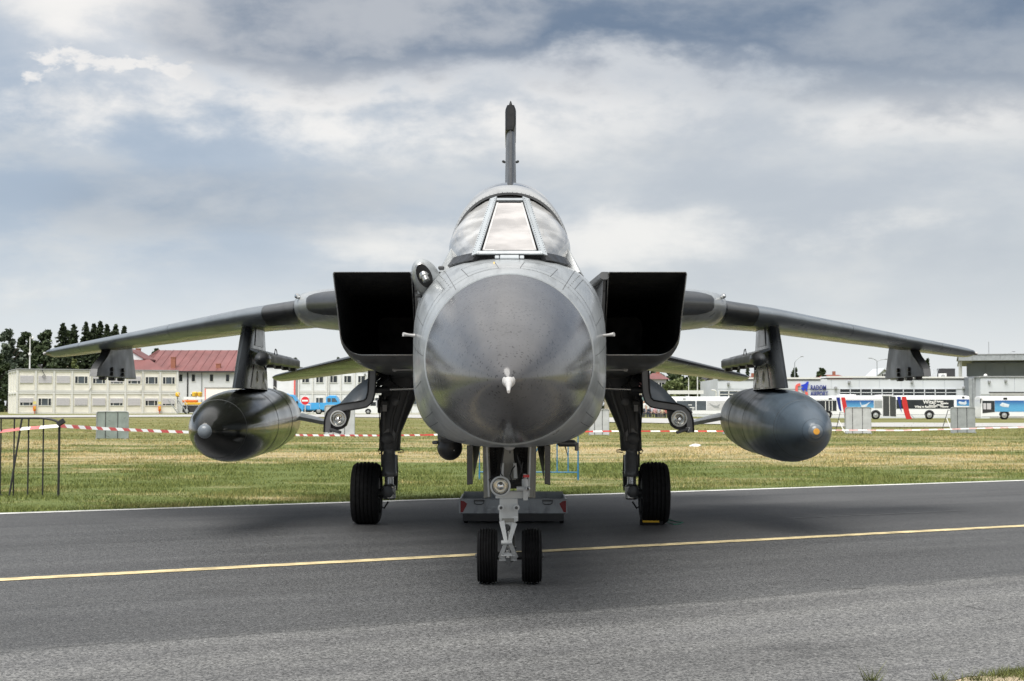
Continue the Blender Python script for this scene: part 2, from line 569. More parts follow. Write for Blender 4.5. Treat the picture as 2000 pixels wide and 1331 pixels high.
A0, A1 = -90.0, 150.0
mb = MB()
near = []
a = A0
while a < A1 + .01:
    step = 0.12 if -2 < a < 14 else 3.0
    n = 5.86 + 0.07 * math.sin(a * 1.7) + 0.05 * math.sin(a * 5.3 + 1) + random.uniform(-.035, .035)
    near.append((a, n)); a += step
top = [tp(a_, 21.02, 0.004) for (a_, n_) in near]
low = [tp(a_, n_, 0.004) for (a_, n_) in near]
k = len(near)
mb.add(low + top, [(i, i + 1, k + i + 1, k + i) for i in range(k - 1)])
road = tag(mb.build('taxiway', M['asphalt']), kind='structure')

M['line_white'] = pm('white_marking', (.58, .58, .56), .7, var=.25, scale=3)
M['line_yellow'] = pm('yellow_marking', (.56, .46, .26), .7, var=.35, scale=5, bump=.3, bscale=90)
M['scuff'] = pm('scuff_mark', (.20, .20, .20), .7, var=.4, scale=4)
M['crack'] = pm('crack_dark', (.012, .012, .012), .95)  # near-black colour of the thin crack strips


def marking(name, n, w, mat, z, a0=A0, a1=A1, wob=0.01):
    mb = MB(); pts = []
    a = a0
    while a <= a1:
        d = random.uniform(-wob, wob)
        pts.append((tp(a, n - w / 2 + d, z), tp(a, n + w / 2 + d * .6, z))); a += 0.8
    k = len(pts)
    mb.add([p[0] for p in pts] + [p[1] for p in pts], [(i, i + 1, k + i + 1, k + i) for i in range(k - 1)])
    return mb.build(name, mat, road)


marking('edge_line', 20.84, 0.24, M['line_white'], 0.009)
marking('centre_line', 12.88, 0.20, M['line_yellow'], 0.009)
p0, p1 = gpt(1540, 1015), gpt(1960, 994)
a0_, a1_ = p0.dot(TU), p1.dot(TU)
marking('scuff_line', (p0.dot(TN) + p1.dot(TN)) / 2, 0.035, M['scuff'], 0.009, a0_, a1_, 0.02)


def crack(pts, w):
    mb = MB(); L = []; R = []
    P3 = [gpt(*p) for p in pts]
    fine = []
    for i in range(len(P3) - 1):
        for t in np.linspace(0, 1, 9, endpoint=False):
            fine.append(P3[i].lerp(P3[i + 1], t) + Vector((random.uniform(-.02, .02), random.uniform(-.02, .02), 0)))
    for i, p in enumerate(fine):
        ww = w * random.uniform(.2, 1.0) * math.sin(math.pi * (i + .5) / len(fine))
        L.append((p.x, p.y - ww, 0.008)); R.append((p.x, p.y + ww, 0.008))
    k = len(L)
    mb.add(L + R, [(i, i + 1, k + i + 1, k + i) for i in range(k - 1)])
    mb.build('crack', M['crack'], road)


crack([(1872, 1183), (1905, 1190), (1990, 1204)], .011)
crack([(1605, 1133), (1625, 1138)], .012)
crack([(1645, 1154), (1700, 1150)], .010)
crack([(1760, 1147), (1790, 1145), (1835, 1141)], .009)
crack([(1920, 1216), (2000, 1206)], .008)
crack([(1040, 1203), (1120, 1196), (1180, 1193)], .006)

# pale concrete apron road far off
mb = MB(); lo_ = []; hi_ = []
for (px, yn, yf) in [(-400, 822, 815), (0, 816.2, 812), (200, 815.2, 811.2), (400, 814.6, 810.4), (560, 814.6, 809.9), (760, 816, 809.9), (960, 820, 812), (1100, 823.5, 814), (1240, 826, 817), (1430, 829.5, 819.6), (1640, 834, 826.5), (1760, 834.5, 826), (2000, 834, 827), (2500, 834, 827)]:
    def hit(px, py):
        Y = 60.0
        for _ in range(4000):
            p = P(px, py, Y)
            if p.z <= zt(p.x, p.y) + .03: break
            Y += 0.1
        return (p.x, p.y, zt(p.x, p.y) + .03)
    lo_.append(hit(px, yn)); hi_.append(hit(px, yf))
n0 = 8
L2, H2 = [], []
for i in range(len(lo_) - 1):
    for t in np.linspace(0, 1, n0, endpoint=False):
        for src, dst in ((lo_, L2), (hi_, H2)):
            x = src[i][0] * (1 - t) + src[i + 1][0] * t; y = src[i][1] * (1 - t) + src[i + 1][1] * t
            dst.append((x, y, zt(x, y) + .05))
k = len(L2)
mids = [[((a_[0] * (1 - t) + b_[0] * t), (a_[1] * (1 - t) + b_[1] * t)) for a_, b_ in zip(L2, H2)] for t in (0, .25, .5, .75, 1)]
V = [(x, y, zt(x, y) + .05) for row in mids for (x, y) in row]
Fc = [(r * k + i, r * k + i + 1, (r + 1) * k + i + 1, (r + 1) * k + i) for r in range(4) for i in range(k - 1)]
mb.add(V, Fc)
tag(mb.build('far_road', M['concrete']), kind='structure')


# grass blades: real geometry where it still reads as blades
def blades(name, pts, hmin, hmax, wscale, mat, lean=0.5):
    n = len(pts)
    ang = rng.uniform(0, 2 * np.pi, n)
    dist = np.hypot(pts[:, 0], pts[:, 1])
    h = rng.uniform(hmin, hmax, n) * (0.55 + 0.9 * rng.random(n) ** 2) * (0.75 + 0.55 * np.sin(pts[:, 0] * 1.3 + 2 * np.sin(pts[:, 1] * .8)) * np.sin(pts[:, 1] * 1.1 + np.sin(pts[:, 0] * 2.1)))
    w = wscale * (0.7 + 0.6 * rng.random(n)) * np.maximum(1.0, dist / 22.0)
    ca, sa = np.cos(ang), np.sin(ang)
    le = rng.uniform(-lean, lean, (n, 2)) * h[:, None]
    v = np.zeros((n, 3, 3))
    v[:, 0, 0] = pts[:, 0] - ca * w; v[:, 0, 1] = pts[:, 1] - sa * w
    v[:, 1, 0] = pts[:, 0] + ca * w; v[:, 1, 1] = pts[:, 1] + sa * w
    v[:, 2, 0] = pts[:, 0] + le[:, 0]; v[:, 2, 1] = pts[:, 1] + le[:, 1]; gz = np.array([zt(a, b) for a, b in pts]) if pts[:, 1].max() > 70 else np.zeros(n)
    v[:, 2, 2] = h + gz
    v[:, 0, 2] = gz - 0.01; v[:, 1, 2] = gz - 0.01
    me = bpy.data.meshes.new(name)
    me.vertices.add(3 * n); me.loops.add(3 * n); me.polygons.add(n)
    me.vertices.foreach_set('co', v.reshape(-1).astype(np.float32))
    me.loops.foreach_set('vertex_index', np.arange(3 * n, dtype=np.int32))
    me.polygons.foreach_set('loop_start', np.arange(0, 3 * n, 3, dtype=np.int32))
    me.polygons.foreach_set('loop_total', np.full(n, 3, dtype=np.int32))
    at = me.attributes.new('rnd', 'FLOAT', 'FACE')
    at.data.foreach_set('value', rng.random(n).astype(np.float32))
    me.materials.append(mat)
    me.update()
    o = bpy.data.objects.new(name, me)
    COL.objects.link(o)
    return tag(o, kind='stuff')


Nb = 1080000
u = rng.random(Nb)
Yb = 1.0 / (1 / 19.0 - u * (1 / 19.0 - 1 / 128.0))          # denser close by
Xb = (rng.random(Nb) * 2 - 1) * (Yb * 0.50 + 2.5)
acr_ = -Xb * math.sin(TH) + Yb * math.cos(TH)
keep = acr_ > 21.0 + rng.random(Nb) ** 2 * 0.10
clump = np.sin(Xb * 2.3 + np.sin(Yb * 1.1) * 2) * np.sin(Yb * 1.9 + np.sin(Xb * .9) * 2)
keep &= rng.random(Nb) < 0.60 + 0.4 * clump
pts = np.stack([Xb[keep], Yb[keep]], 1)
tag(blades('grass', pts, .030, .078, .0060, M['blade'], 0.8), label='short green and straw coloured grass beyond the taxiway')

# ragged verge at the near edge of the asphalt, lower right
pts = []
for _ in range(2600):
    c = gpt(random.uniform(1800, 2150), random.uniform(1316, 1345))
    a_, n_ = c.dot(TU), c.dot(TN)
    n_ = 5.80 - abs(random.gauss(0, .22))
    p = tp(a_, n_)
    if random.random() < 0.12 or p.x > 2.68: pts.append((p.x, p.y))
for (qx, qy, r, k) in ((1975, 1316, .08, 420), (1950, 1321, .08, 260), (2005, 1313, .10, 420), (1905, 1329, .05, 70), (1704, 1331, .025, 60), (1836, 1329, .03, 40)):
    cx, cy = gpt(qx, qy).x, gpt(qx, qy).y
    for _ in range(k):
        pts.append((cx + random.gauss(0, r * .6), cy + random.gauss(0, r * .35)))
M['verge'] = pm('verge_blade', (.10, .115, .03), .7, var=.6, scale=9)
tag(blades('verge_grass', np.array(pts), .03, .085, .003, M['verge'], 1.2), label='ragged green weeds along the near edge of the asphalt')
# ---------------------------------------------------------------- far buildings
def wpx(dpx, D): return dpx * D / F
def zpx(py, D): return P(1000, py, D).z


def window(parent, x, z, w, h, kind, shut=0.0, y=0.0, glass=None):
    """frame > panes and roller shutter, in the wall's own coordinates"""
    mb = MB(); t = .07
    for (cx, cz, sx, sz) in ((x, z + h / 2 - t / 2, w, t), (x, z - h / 2 + t / 2, w, t), (x - w / 2 + t / 2, z, t, h - 2 * t), (x + w / 2 - t / 2, z, t, h - 2 * t)):
        mb.box((cx, y - .03, cz), (sx, .08, sz))
    cols = {3: [(-.5, -.25), (-.25, .25), (.25, .5)], 2: [(-.5, -.08), (-.08, .5)], 1: [(-.5, .5)]}[kind]
    for c in cols[1:]:
        mb.box((x + c[0] * w, y - .03, z), (t, .08, h - 2 * t))
    fr = mb.build('window', M['white_frame'], parent)
    gl = glass or M['grey_glass']
    for i, c in enumerate(cols):
        a, b = x + c[0] * w + t / 2, x + c[1] * w - t / 2
        MB().box(((a + b) / 2, y - .012, z), (b - a, .02, h - 2 * t)).build('pane', M['dark_glass'] if (kind == 3 and i != 1) else gl, fr)
    if shut > 0:
        hs = (h - t) * shut
        mb = MB(); ns = max(2, int(hs / .14))
        for i in range(ns):
            mb.box((x, y - .085 - .006 * (i % 2), z + h / 2 - hs * (i + .5) / ns), (w - .04, .03, hs / ns - .004))
        mb.build('shutter', M['shutter'], fr)
    return fr


# two-storey block of cream cabins, left
CB = thing('cabin_block', 'cream two-storey cabin block with roller shutters on the left', 'building', (-61.6, 185, .55), math.radians(23.8))
cw, ch, dep = 2.2, 2.8, 11.0
top = [('S', 1), ('S', 1), ('S', 1), ('O', 0), ('H', .35), ('H', .82), ('H', .62), ('O', 0), ('O', 0)]
bot = [('H', .62), ('O', 0), ('S', 1), ('S', .95), ('S', 1), ('H', .68), ('S', 1), ('H', .35), ('H', .8)]
MB().box((9 * cw / 2, dep / 2 + .08, ch), (9 * cw - .1, dep - .1, 2 * ch - .06)).build('wall', M['cream'], CB)
for fl in range(2):
    z0 = fl * ch
    for i in range(9):
        k, s_ = (bot, top)[fl][i]
        MB().box((i * cw + cw / 2, .10, z0 + ch / 2), (cw - .30, .06, ch - .5)).build('wall_panel', M['cream'], CB)
        window(CB, i * cw + cw / 2, z0 + 1.55, 1.62, .98, 3, s_, .06)
    for i in range(10):
        MB().box((i * cw, .05, z0 + ch / 2), (.26, .22, ch - .02), bevel=.02).build('post', M['white_frame'], CB)
    for zz in (z0 + .12, z0 + ch - .14):
        MB().box((9 * cw / 2, .07, zz), (9 * cw - .26, .16, .22)).build('beam', M['white_frame'], CB)
    for j in range(1, 4):
        MB().box((-.0, .05 + j * dep / 3.02, z0 + ch / 2), (.2, .2, ch - .02)).build('post', M['white_frame'], CB)
    MB().box((.0, dep / 2, z0 + ch - .14), (.14, dep, .2)).build('beam', M['white_frame'], CB)
MB().box((9 * cw / 2, dep / 2, 2 * ch + .05), (9 * cw + .3, dep + .3, .12)).build('roof', M['grey_roof'], CB)
for xx in (2.2 * 4 + .1, 2.2 * 7 - .12):
    MB().tube([(xx, -.14, 5.5), (xx, -.14, 3.4), (xx - .3, -.12, 3.05), (xx - .25, -.12, 2.6)], .045, 6).build('drain_pipe', M['white_frame'], CB)
MB().tube([(2.9, -.12, 5.55), (3.05, -.2, 5.2), (3.3, -.2, 4.8), (3.25, -.2, 4.5), (3.0, -.2, 4.55), (2.98, -.2, 4.8), (3.2, -.15, 5.0)], .04, 6).build('hanging_cable', M['dark_trim'], CB)
for xx, lab in ((2.05, 'orange fire point box on cream cabins, between first and second windows'), (17.5, 'orange fire point box on cream cabins, beside last ground floor window')):
    p = CB.matrix_basis @ Vector((xx, -.28, 1.0))
    a = math.radians(23.8)
    p = Vector((-61.6 + math.cos(a) * xx + math.sin(a) * .30, 185 + math.sin(a) * xx - math.cos(a) * .30, 0))
    fp = thing('fire_point', lab, 'fire box', (p.x, p.y, .55), a, 'fire points on the cabin block')
    MB().box((0, 0, .72), (.34, .22, .62), bevel=.05).build('cabinet', M['orange'], fp)
    MB().box((.03, -.12, .8), (.2, .04, .3)).build('front_plate', M['yellow'], fp)
    MB().box((0, .02, 1.45), (.36, .03, .34)).build('notice', pm('notice_yellow', (.75, .66, .25), .6), fp)
    MB().box((0, 0, .2), (.08, .08, .42)).build('foot', M['red'], fp)

# second, paler cabin block behind the blue trucks
D2 = 186
C2 = thing('cabin_block', 'white two-storey cabin block behind the blue trucks', 'building', (P(583, 800, D2).x, D2, .58), math.radians(3))
n2 = 12; cw2 = wpx(27.2, D2); ch2 = 2.75
MB().box((n2 * cw2 / 2, 3.1, ch2), (n2 * cw2 - .1, 6, 2 * ch2 - .06)).build('wall', M['white_panel'], C2)
for fl in range(2):
    for i in range(n2):
        MB().box((i * cw2 + cw2 / 2, .09, fl * ch2 + ch2 / 2), (cw2 - .26, .06, ch2 - .44)).build('wall_panel', M['white_panel'], C2)
        window(C2, i * cw2 + cw2 / 2, fl * ch2 + 1.62, .98, .95, 2, 0, .05, M['dark_glass'] if fl else M['grey_glass'])
    for i in range(n2 + 1):
        MB().box((i * cw2, .04, fl * ch2 + ch2 / 2), (.18, .2, ch2 - .02)).build('post', M['white_frame'], C2)
    for zz in (fl * ch2 + .11, fl * ch2 + ch2 - .12):
        MB().box((n2 * cw2 / 2, .07, zz), (n2 * cw2 - .2, .14, .18)).build('beam', M['white_frame'], C2)
MB().box((n2 * cw2 / 2, 3.1, 2 * ch2 + .05), (n2 * cw2 + .2, 6.3, .12)).build('roof', M['grey_roof'], C2)
for xx in (2 * cw2 + .25, 5 * cw2 + .25):
    MB().cyl((xx, -.12, .1), (xx, -.12, 5.4), .06, n=6).build('drain_pipe', M['white_frame'], C2)
for xx in (1.5 * cw2 + .4, 4.5 * cw2 + .4):
    MB().box((xx, -.1, 5.0), (.28, .2, .22), bevel=.04).build('floodlight', M['grey_roof'], C2)

# white wall with steps, between tank and cabin block
D3 = 190
xw0, xw1 = P(505, 0, D3).x, P(582, 0, D3).x
W3 = thing('annex', 'plain white annex with grey stripe, dark door and outside steps', 'building', (xw0, D3, .58))
L3 = xw1 - xw0
MB().box((L3 / 2, 3, 3.0), (L3, 6, 6.0)).build('wall', M['white_panel'], W3)
MB().box((L3 * .73, -.02, 2.05), (L3 * .54, .06, .55)).build('stripe', M['grey_roof'], W3)
MB().box((L3 - .1, -.02, 3.0), (.2, .08, 5.9)).build('corner_strip', M['coral'], W3)
MB().box((wpx(38, D3), -.03, 3.55), (.42, .08, 2.0)).build('door', M['dark_trim'], W3)
MB().box((L3 / 2, 3, 6.06), (L3 + .2, 6.2, .14)).build('roof', M['grey_roof'], W3)
st = MB()
for i in range(9):
    st.box((wpx(42, D3) + i * .24, -.7, 2.4 - i * .26), (.3, 1.0, .06))
st.build('step', M['galv'], W3)
for zz in (.5, 1.0):
    MB().tube([(wpx(15, D3), -1.2, 2.45 + zz), (wpx(40, D3), -1.2, 2.45 + zz), (wpx(40, D3) + 2.3, -1.2, .1 + zz)], .035, 6).build('handrail', M['white_frame'], W3)
MB().box((wpx(27, D3), -.7, 2.4), (1.8, 1.1, .08)).build('landing', M['galv'], W3)

# red roofed hall
D4 = 206
R4 = thing('red_roofed_hall', 'long white hall with dull red metal roof and brick chimneys', 'building', (P(262, 0, D4).x, D4, .58))
ox = R4.location.x
def lx(px, D=D4): return P(px, 0, D).x - ox
ez, rz = zpx(725, D4) - .58, zpx(684.5, D4 + 9) - .58
L4 = lx(472)
MB().box((L4 / 2 + .15, 9, ez / 2), (L4 - .3, 18, ez)).build('wall', M['white_panel'], R4)
mb = MB()
ro = [(-.6, -.5, ez), (L4 + .4, -.5, ez), (L4 + .4, 9, rz), (1.9, 9, rz), (-.6, 18.5, ez), (L4 + .4, 18.5, ez)]
mb.add(ro, [(0, 1, 2, 3), (0, 3, 4), (3, 2, 5, 4)])
mb.add([(p[0], p[1], p[2] - .18) for p in ro], [(3, 2, 1, 0), (4, 3, 0), (4, 5, 2, 3)])
mb.quad((-.6, -.5, ez - .18), (L4 + .4, -.5, ez - .18), (L4 + .4, -.5, ez), (-.6, -.5, ez))
roof = mb.build('roof', M['red_roof'], R4)
for i in range(1, 14):   # standing seams of the sheet roof
    t = i / 14.0
    xa = -.6 + (L4 + 1.0) * t
    xb = max(xa, 1.95)
    MB().tube([(xa, -.45, ez + .03), (xb, 8.95, rz + .03)], .035, 4).build('seam', M['red_roof'], roof)
MB().tube([(-.6, -.5, ez + .02), (1.9, 9, rz + .02)], .09, 6).build('hip_cap', M['red_roof'], roof)
MB().box((L4 / 2, -.58, ez - .12), (L4 + 1, .16, .2)).build('gutter', M['dark_trim'], R4)
MB().cyl((lx(374), -.1, .2), (lx(374), -.1, ez - .2), .09, n=6).build('drain_pipe', M['dark_trim'], R4)
MB().cyl((lx(401), -.1, .2), (lx(401), -.1, ez - .2), .06, n=6).build('drain_pipe', M['grey_roof'], R4)
for (px, py0, py1, yy) in ((346, 699, 720, 1.0), (433, 712, 724, 1.0), (278, 682, 693, 6.5)):
    z0, z1 = zpx(py1, D4 + yy) - .9, zpx(py0, D4 + yy) - .58
    c = MB().box((lx(px, D4 + yy), yy, (z0 + z1) / 2), (.62, .5, z1 - z0)).build('chimney', M['brick_red'], R4)
    MB().box((lx(px, D4 + yy), yy, z1 + .04), (.7, .58, .1)).build('chimney_cap', M['brick_red'], c)
for px in (360.5, 385, 420, 451):
    window(R4, lx(px), zpx(738.5, D4) - .58, .6, 1.1, 1, 0, 0, M['dark_glass'])
for px in (383,):
    window(R4, lx(px), zpx(772, D4) - .58, .5, .35, 1, 0, 0, M['dark_glass'])
# gabled dormer at the left end
mb = MB()
gx0, gx1 = lx(253, D4 - 2), lx(287, D4 - 2)
gz0, gz1 = zpx(701, D4 - 2) - .58, zpx(683, D4 - 2) - .58
mb.prism([(gx0, -2, gz0 - 3), (gx1, -2, gz0 - 3), (gx1, -2, gz0), (gx0 + .3, -2, gz1), (gx0, -2, gz1)], (0, 6, 0))
mb.build('dormer_wall', M['white_panel'], R4)
MB().prism([(gx0 - .2, -2.2, gz1 + .15), (gx0 + .35, -2.2, gz1 + .15), (gx1 + .3, -2.2, gz0 + .02), (gx1 + .3, -2.2, gz0 - .14), (gx0 + .3, -2.2, gz1)], (0, 6.4, 0)).build('dormer_roof', M['red_roof'], R4)
MB().add([(lx(256, D4 - 6), -6, 5.4), (lx(340, D4 - 6), -6, 5.4), (lx(300, D4 - 2.0), -1.9, gz0 - .1), (lx(256, D4 - 2.0), -1.9, gz0 - .1)], [(0, 1, 2, 3)]).build('lean_to_roof', M['red_roof'], R4)


def house(name, label, px0, px1, py_eave, py_ridge, D, wall, roofm, gable=True, z0=.5, wins=1):
    x0, x1 = P(px0, 0, D).x, P(px1, 0, D).x
    ez, rz = zpx(py_eave, D), zpx(py_ridge, D)
    h = thing(name, label, 'house', ((x0 + x1) / 2, D, z0))
    w = x1 - x0; ez -= z0; rz -= z0
    if gable:
        MB().prism([(-w / 2, 0, 0), (w / 2, 0, 0), (w / 2, 0, ez), (0, 0, rz), (-w / 2, 0, ez)], (0, 9, 0)).build('wall', wall, h)
        rf = MB()
        for s in (-1, 1):
            rf.prism([(s * (w / 2 + .5), -.5, ez - .25), (0, -.5, rz + .06), (0, -.5, rz + .30), (s * (w / 2 + .5), -.5, ez - .02)], (0, 10, 0))
        rf.build('roof', roofm, h)
    else:
        MB().box((0, 4.5, ez / 2), (w, 9, ez)).build('wall', wall, h)
        MB().add([(-w / 2 - .5, -.5, ez), (w / 2 + .5, -.5, ez), (w / 2 + .5, 9.5, ez), (-w / 2 - .5, 9.5, ez), (-w / 4, 4.5, rz), (w / 4, 4.5, rz)], [(0, 1, 5, 4), (1, 2, 5), (2, 3, 4, 5), (3, 0, 4), (3, 2, 1, 0)]).build('roof', roofm, h)
        MB().box((w * .12, 4.5, rz + .1), (.6, .6, 1.3)).build('chimney', M['brick_red'], h)
    for i in range(wins):
        window(h, (i - (wins - 1) / 2) * w / (wins + .3), ez - .2 if gable else ez * .8, 1.0, 1.3, 2, 0, 0, M['dark_glass'])
    return h


M['pink_wall'] = pm('pink_render', (.42, .24, .18), .8)
M['beige_wall'] = pm('beige_render', (.48, .42, .32), .8)
M['dark_roof'] = pm('dark_roof', (.045, .042, .04), .8)
house('gabled_house', 'pinkish gabled house half hidden by the left trees', 34, 62, 716, 694, 300, M['pink_wall'], M['dark_roof'])
house('low_red_house', 'low white house with pale red roof right of the left pylon', 500, 546, 728, 713, 222, M['white_panel'], M['red_roof'], False)
house('flat_roofed_house', 'pale house with light roof between the dark conifers', 124, 150, 706, 701, 280, M['beige_wall'], pm('pale_roof', (.5, .5, .5), .6), False)
house('gabled_house', 'beige gabled house with dark roof left of the terminal', 1368, 1404, 752, 736, 240, M['beige_wall'], M['dark_roof'])
house('white_house', 'white house with reddish roof seen behind the right wheel strut', 1268, 1298, 741, 728, 250, M['white_panel'], M['red_roof'], False, wins=2)
house('red_roofed_house', 'broad house with pink red roof and beige wall behind the landing gear', 1185, 1268, 762, 738, 235, M['beige_wall'], M['red_roof'], False, wins=4)
house('distant_house', 'far house with brown red roof above terminal roofline', 1590, 1655, 742, 731.5, 320, M['beige_wall'], pm('brown_red_roof', (.22, .07, .05), .7), False, wins=3)
house('distant_house', 'far pale blue gabled greenhouse roof above the terminal', 1706, 1731, 735, 722, 300, M['light_clad'], M['light_clad'])
house('distant_house', 'far red-roofed house above left end of terminal', 1440, 1490, 742, 735, 330, M['beige_wall'], M['red_roof'], False)

# airport terminal, right
DT = 196
xt = P(1397, 0, DT).x
T = thing('terminal', 'long pale grey airport terminal with sign and window band', 'building', (xt, DT, 0))
def tx(px): return P(px, 0, DT).x - xt
def tz(py): return zpx(py, DT)
hT = tz(741)
L = tx(1880)
MB().box((L / 2, 9, hT / 2), (L, 18, hT)).build('wall', M['light_clad'], T)
edges = [1397, 1470, 1530, 1616, 1670, 1709, 1751, 1793, 1835, 1880]
for a, b in zip(edges[:-1], edges[1:]):
    MB().box(((tx(a) + tx(b)) / 2, -.03, (tz(760) + hT) / 2), (tx(b) - tx(a) - .05, .08, hT - tz(760))).build('wall_panel', M['light_clad'], T)
for a, b, py in ((1397, 1595, 740), (1608, 1726, 737.5), (1730, 1880, 738.5)):
    MB().box(((tx(a) + tx(b)) / 2, 2, tz(py) + .05), (tx(b) - tx(a), 4.4, .22)).build('parapet', M['white_frame'], T)
    MB().box(((tx(a) + tx(b)) / 2, -.1, tz(py) - .16), (tx(b) - tx(a), .12, .10)).build('parapet_dark_strip', M['dark_trim'], T)  # solid dark strip just below the parapet edge
nwin = 11
for i in range(nwin):
    a, b = 1632 + (1857 - 1632) * i / nwin, 1632 + (1857 - 1632) * (i + 1) / nwin
    fr = MB()
    xa, xb, za, zb = tx(a), tx(b), tz(773), tz(760)
    for (cx, cz, sx, sz) in ((xa, (za + zb) / 2, .12, zb - za), ((xa + xb) / 2, zb, xb - xa, .08), ((xa + xb) / 2, za, xb - xa, .08), ((xa + xb) / 2, za + (zb - za) * .45, xb - xa, .09)):
        fr.box((cx, -.10, cz), (sx, .12, sz))
    w_ = fr.build('window', M['light_clad'], T)
    MB().box(((xa + xb) / 2, -.08, za + (zb - za) * .22), (xb - xa - .1, .04, (zb - za) * .42)).build('pane', M['dark_glass'], w_)
    MB().box(((xa + xb) / 2, -.08, za + (zb - za) * .72), (xb - xa - .1, .04, (zb - za) * .5)).build('pane', M['dark_glass'], w_)
for i in range(4):
    a, b = 1400 + 18 * i, 1400 + 18 * (i + 1)
    xa, xb, za, zb = tx(a), tx(b), tz(776), tz(764)
    fr = MB()
    for (cx, cz, sx, sz) in ((xa, (za + zb) / 2, .12, zb - za), ((xa + xb) / 2, zb, xb - xa, .08), ((xa + xb) / 2, za + (zb - za) * .45, xb - xa, .09)):
        fr.box((cx, -.10, cz), (sx, .12, sz))
    w_ = fr.build('window', M['white_frame'], T)
    MB().box(((xa + xb) / 2, -.08, (za + zb) / 2), (xb - xa - .1, .04, zb - za - .08)).build('pane', M['grey_glass'], w_)
for px, py in ((1417, 750), (1650, 747), (1771, 746), (1871, 758), (1624, 758)):
    MB().box((tx(px), -.3, tz(py)), (.3, .5, .38), bevel=.06).build('floodlight', M['grey_roof'], T)
# sign: red bracket strokes, blue aircraft, lettering, standing off the wall
sg = thing('terminal_sign', 'airport wall sign with red bracket, blue aircraft and navy lettering', 'sign', (xt, DT - .2, 0))
def bracket(pts, r=.165):
    p3 = [(tx(a), -.06, tz(b_)) for a, b_ in pts]
    mb = MB()
    L_, R_ = [], []
    for i, p in enumerate(p3):
        a = Vector(p3[max(i - 1, 0)]); c = Vector(p3[min(i + 1, len(p3) - 1)])
        d = (c - a).normalized(); nrm = Vector((-d.z, 0, d.x)) * r
        L_.append(Vector(p) + nrm); R_.append(Vector(p) - nrm)
    for i in range(len(p3) - 1):
        mb.prism([L_[i], L_[i + 1], R_[i + 1], R_[i]], (0, .12, 0))
    mb.build('bracket', M['coral'], sg)
bracket([(1556, 751.5), (1552, 752), (1549.8, 753.5), (1548.8, 756), (1548.4, 771)])
bracket([(1567.8, 766), (1567.6, 772.5), (1566.4, 775), (1563, 776.4)])
pl = [(1557.5, 752.2), (1561.8, 751.2), (1566.0, 749.6), (1567.4, 747.4), (1570.6, 745.6), (1572.4, 747.0), (1571.4, 750.4), (1570.2, 753.2), (1569.6, 759.0), (1568.4, 764), (1566.4, 764), (1565.6, 758.6), (1563.4, 760.6), (1562.6, 764.4), (1560.8, 764.2), (1560.0, 761.4), (1557.4, 760.4), (1557.8, 758.2), (1561.2, 757.6), (1563.0, 755.8), (1558.0, 754.8)]
MB().prism([(tx(a), -.08, tz(b_)) for a, b_ in pl], (0, .12, 0)).build('aircraft_emblem', M['royal'], sg)
for body, py, wd in (('RADOM', 762, 30), ('AIRPORT', 774.3, 34.8)):
    me = text_mesh(body, .87, .016, .04)
    xs_ = [v.co.x for v in me.vertices]
    sx = wpx(wd, DT) / (max(xs_) - min(xs_))
    for v in me.vertices: v.co.x *= sx
    me.materials.append(M['navy'])
    o = share('lettering', me, sg, (tx(1575.3), -.04, tz(py)))
# block right of the terminal, link column and hangar
DB = 192
xb0 = P(1904, 0, DB).x
B2 = thing('service_building', 'low pale block with shuttered recess beside the grey hangar', 'building', (xb0, DB, 0))
hB = zpx(737, DB)
MB().box((12, 6, hB / 2), (24, 12, hB)).build('wall', M['light_clad'], B2)
for i in range(5):
    MB().box((2.2 + i * 4.4, -.03, hB * .78), (4.34, .08, hB * .4)).build('wall_panel', M['light_clad'], B2)
MB().box((12, 6, hB + .06), (24.4, 12.4, .16)).build('roof', M['grey_roof'], B2)
x0, x1 = P(1920, 0, DB).x - xb0, P(1988, 0, DB).x - xb0
MB().box(((x0 + x1) / 2, -.05, zpx(767, DB) + .02), (x1 - x0, .12, .12)).build('door_head', M['dark_trim'], B2)
MB().box(((x0 + x1) / 2, -.06, zpx(767, DB) / 2), (x1 - x0 - .2, .06, zpx(768, DB))).build('roller_door', pm('roller_door', (.40, .40, .39), .6), B2)
for px, py in ((1920, 746), (1952, 744)):
    MB().box((P(px, 0, DB).x - xb0, -.25, zpx(py, DB)), (.28, .45, .36), bevel=.05).build('floodlight', M['grey_roof'], B2)
MB().lathe((P(1918, 0, DB).x - xb0, .8, hB + .1), (0, 0, 1), [(0, .26), (.2, .24), (.32, .12), (.36, 0)], 12).build('roof_dome', M['white_frame'], B2)
LC = thing('link_block', 'grey clad stair tower between terminal and service block', 'building', (P(1881, 0, 194).x, 194, 0))
wl = wpx(23, 194)
MB().box((wl / 2, 5, zpx(737, 194) / 2), (wl, 10, zpx(737, 194))).build('wall', M['grey_clad'], LC)
for i in range(3):
    MB().box((wl * (i + .5) / 3, -.04, zpx(738, 194) / 2), (wl / 3 - .06, .08, zpx(738, 194) - .1)).build('wall_panel', M['galv'], LC)
DH = 226
xh = P(1862, 0, DH).x
H = thing('hangar', 'tall dark grey hangar with pale overhanging roof edge', 'building', (xh, DH, 0), math.radians(-16.4))
MB().box((22, 16, zpx(707, DH) / 2), (40, 28, zpx(707, DH))).build('wall', M['grey_clad'], H)
for i in range(14):
    MB().box((2.6 + i * 2.8, 1.9, zpx(710, DH) / 2), (2.76, .1, zpx(709, DH))).build('wall_panel', M['grey_clad'], H)
zr = zpx(706, DH)
MB().box((22, 14.5, zr + .12), (44, 33, .2)).build('roof_soffit', M['grey_roof'], H)
for i in range(22):
    MB().box((1 + i * 2.0, -2.05, zr + .46), (1.97, .14, .86)).build('fascia_panel', M['galv'], H)
MB().box((22, 14.5, zr + .95), (44.2, 33.4, .12)).build('roof', M['grey_roof'], H)
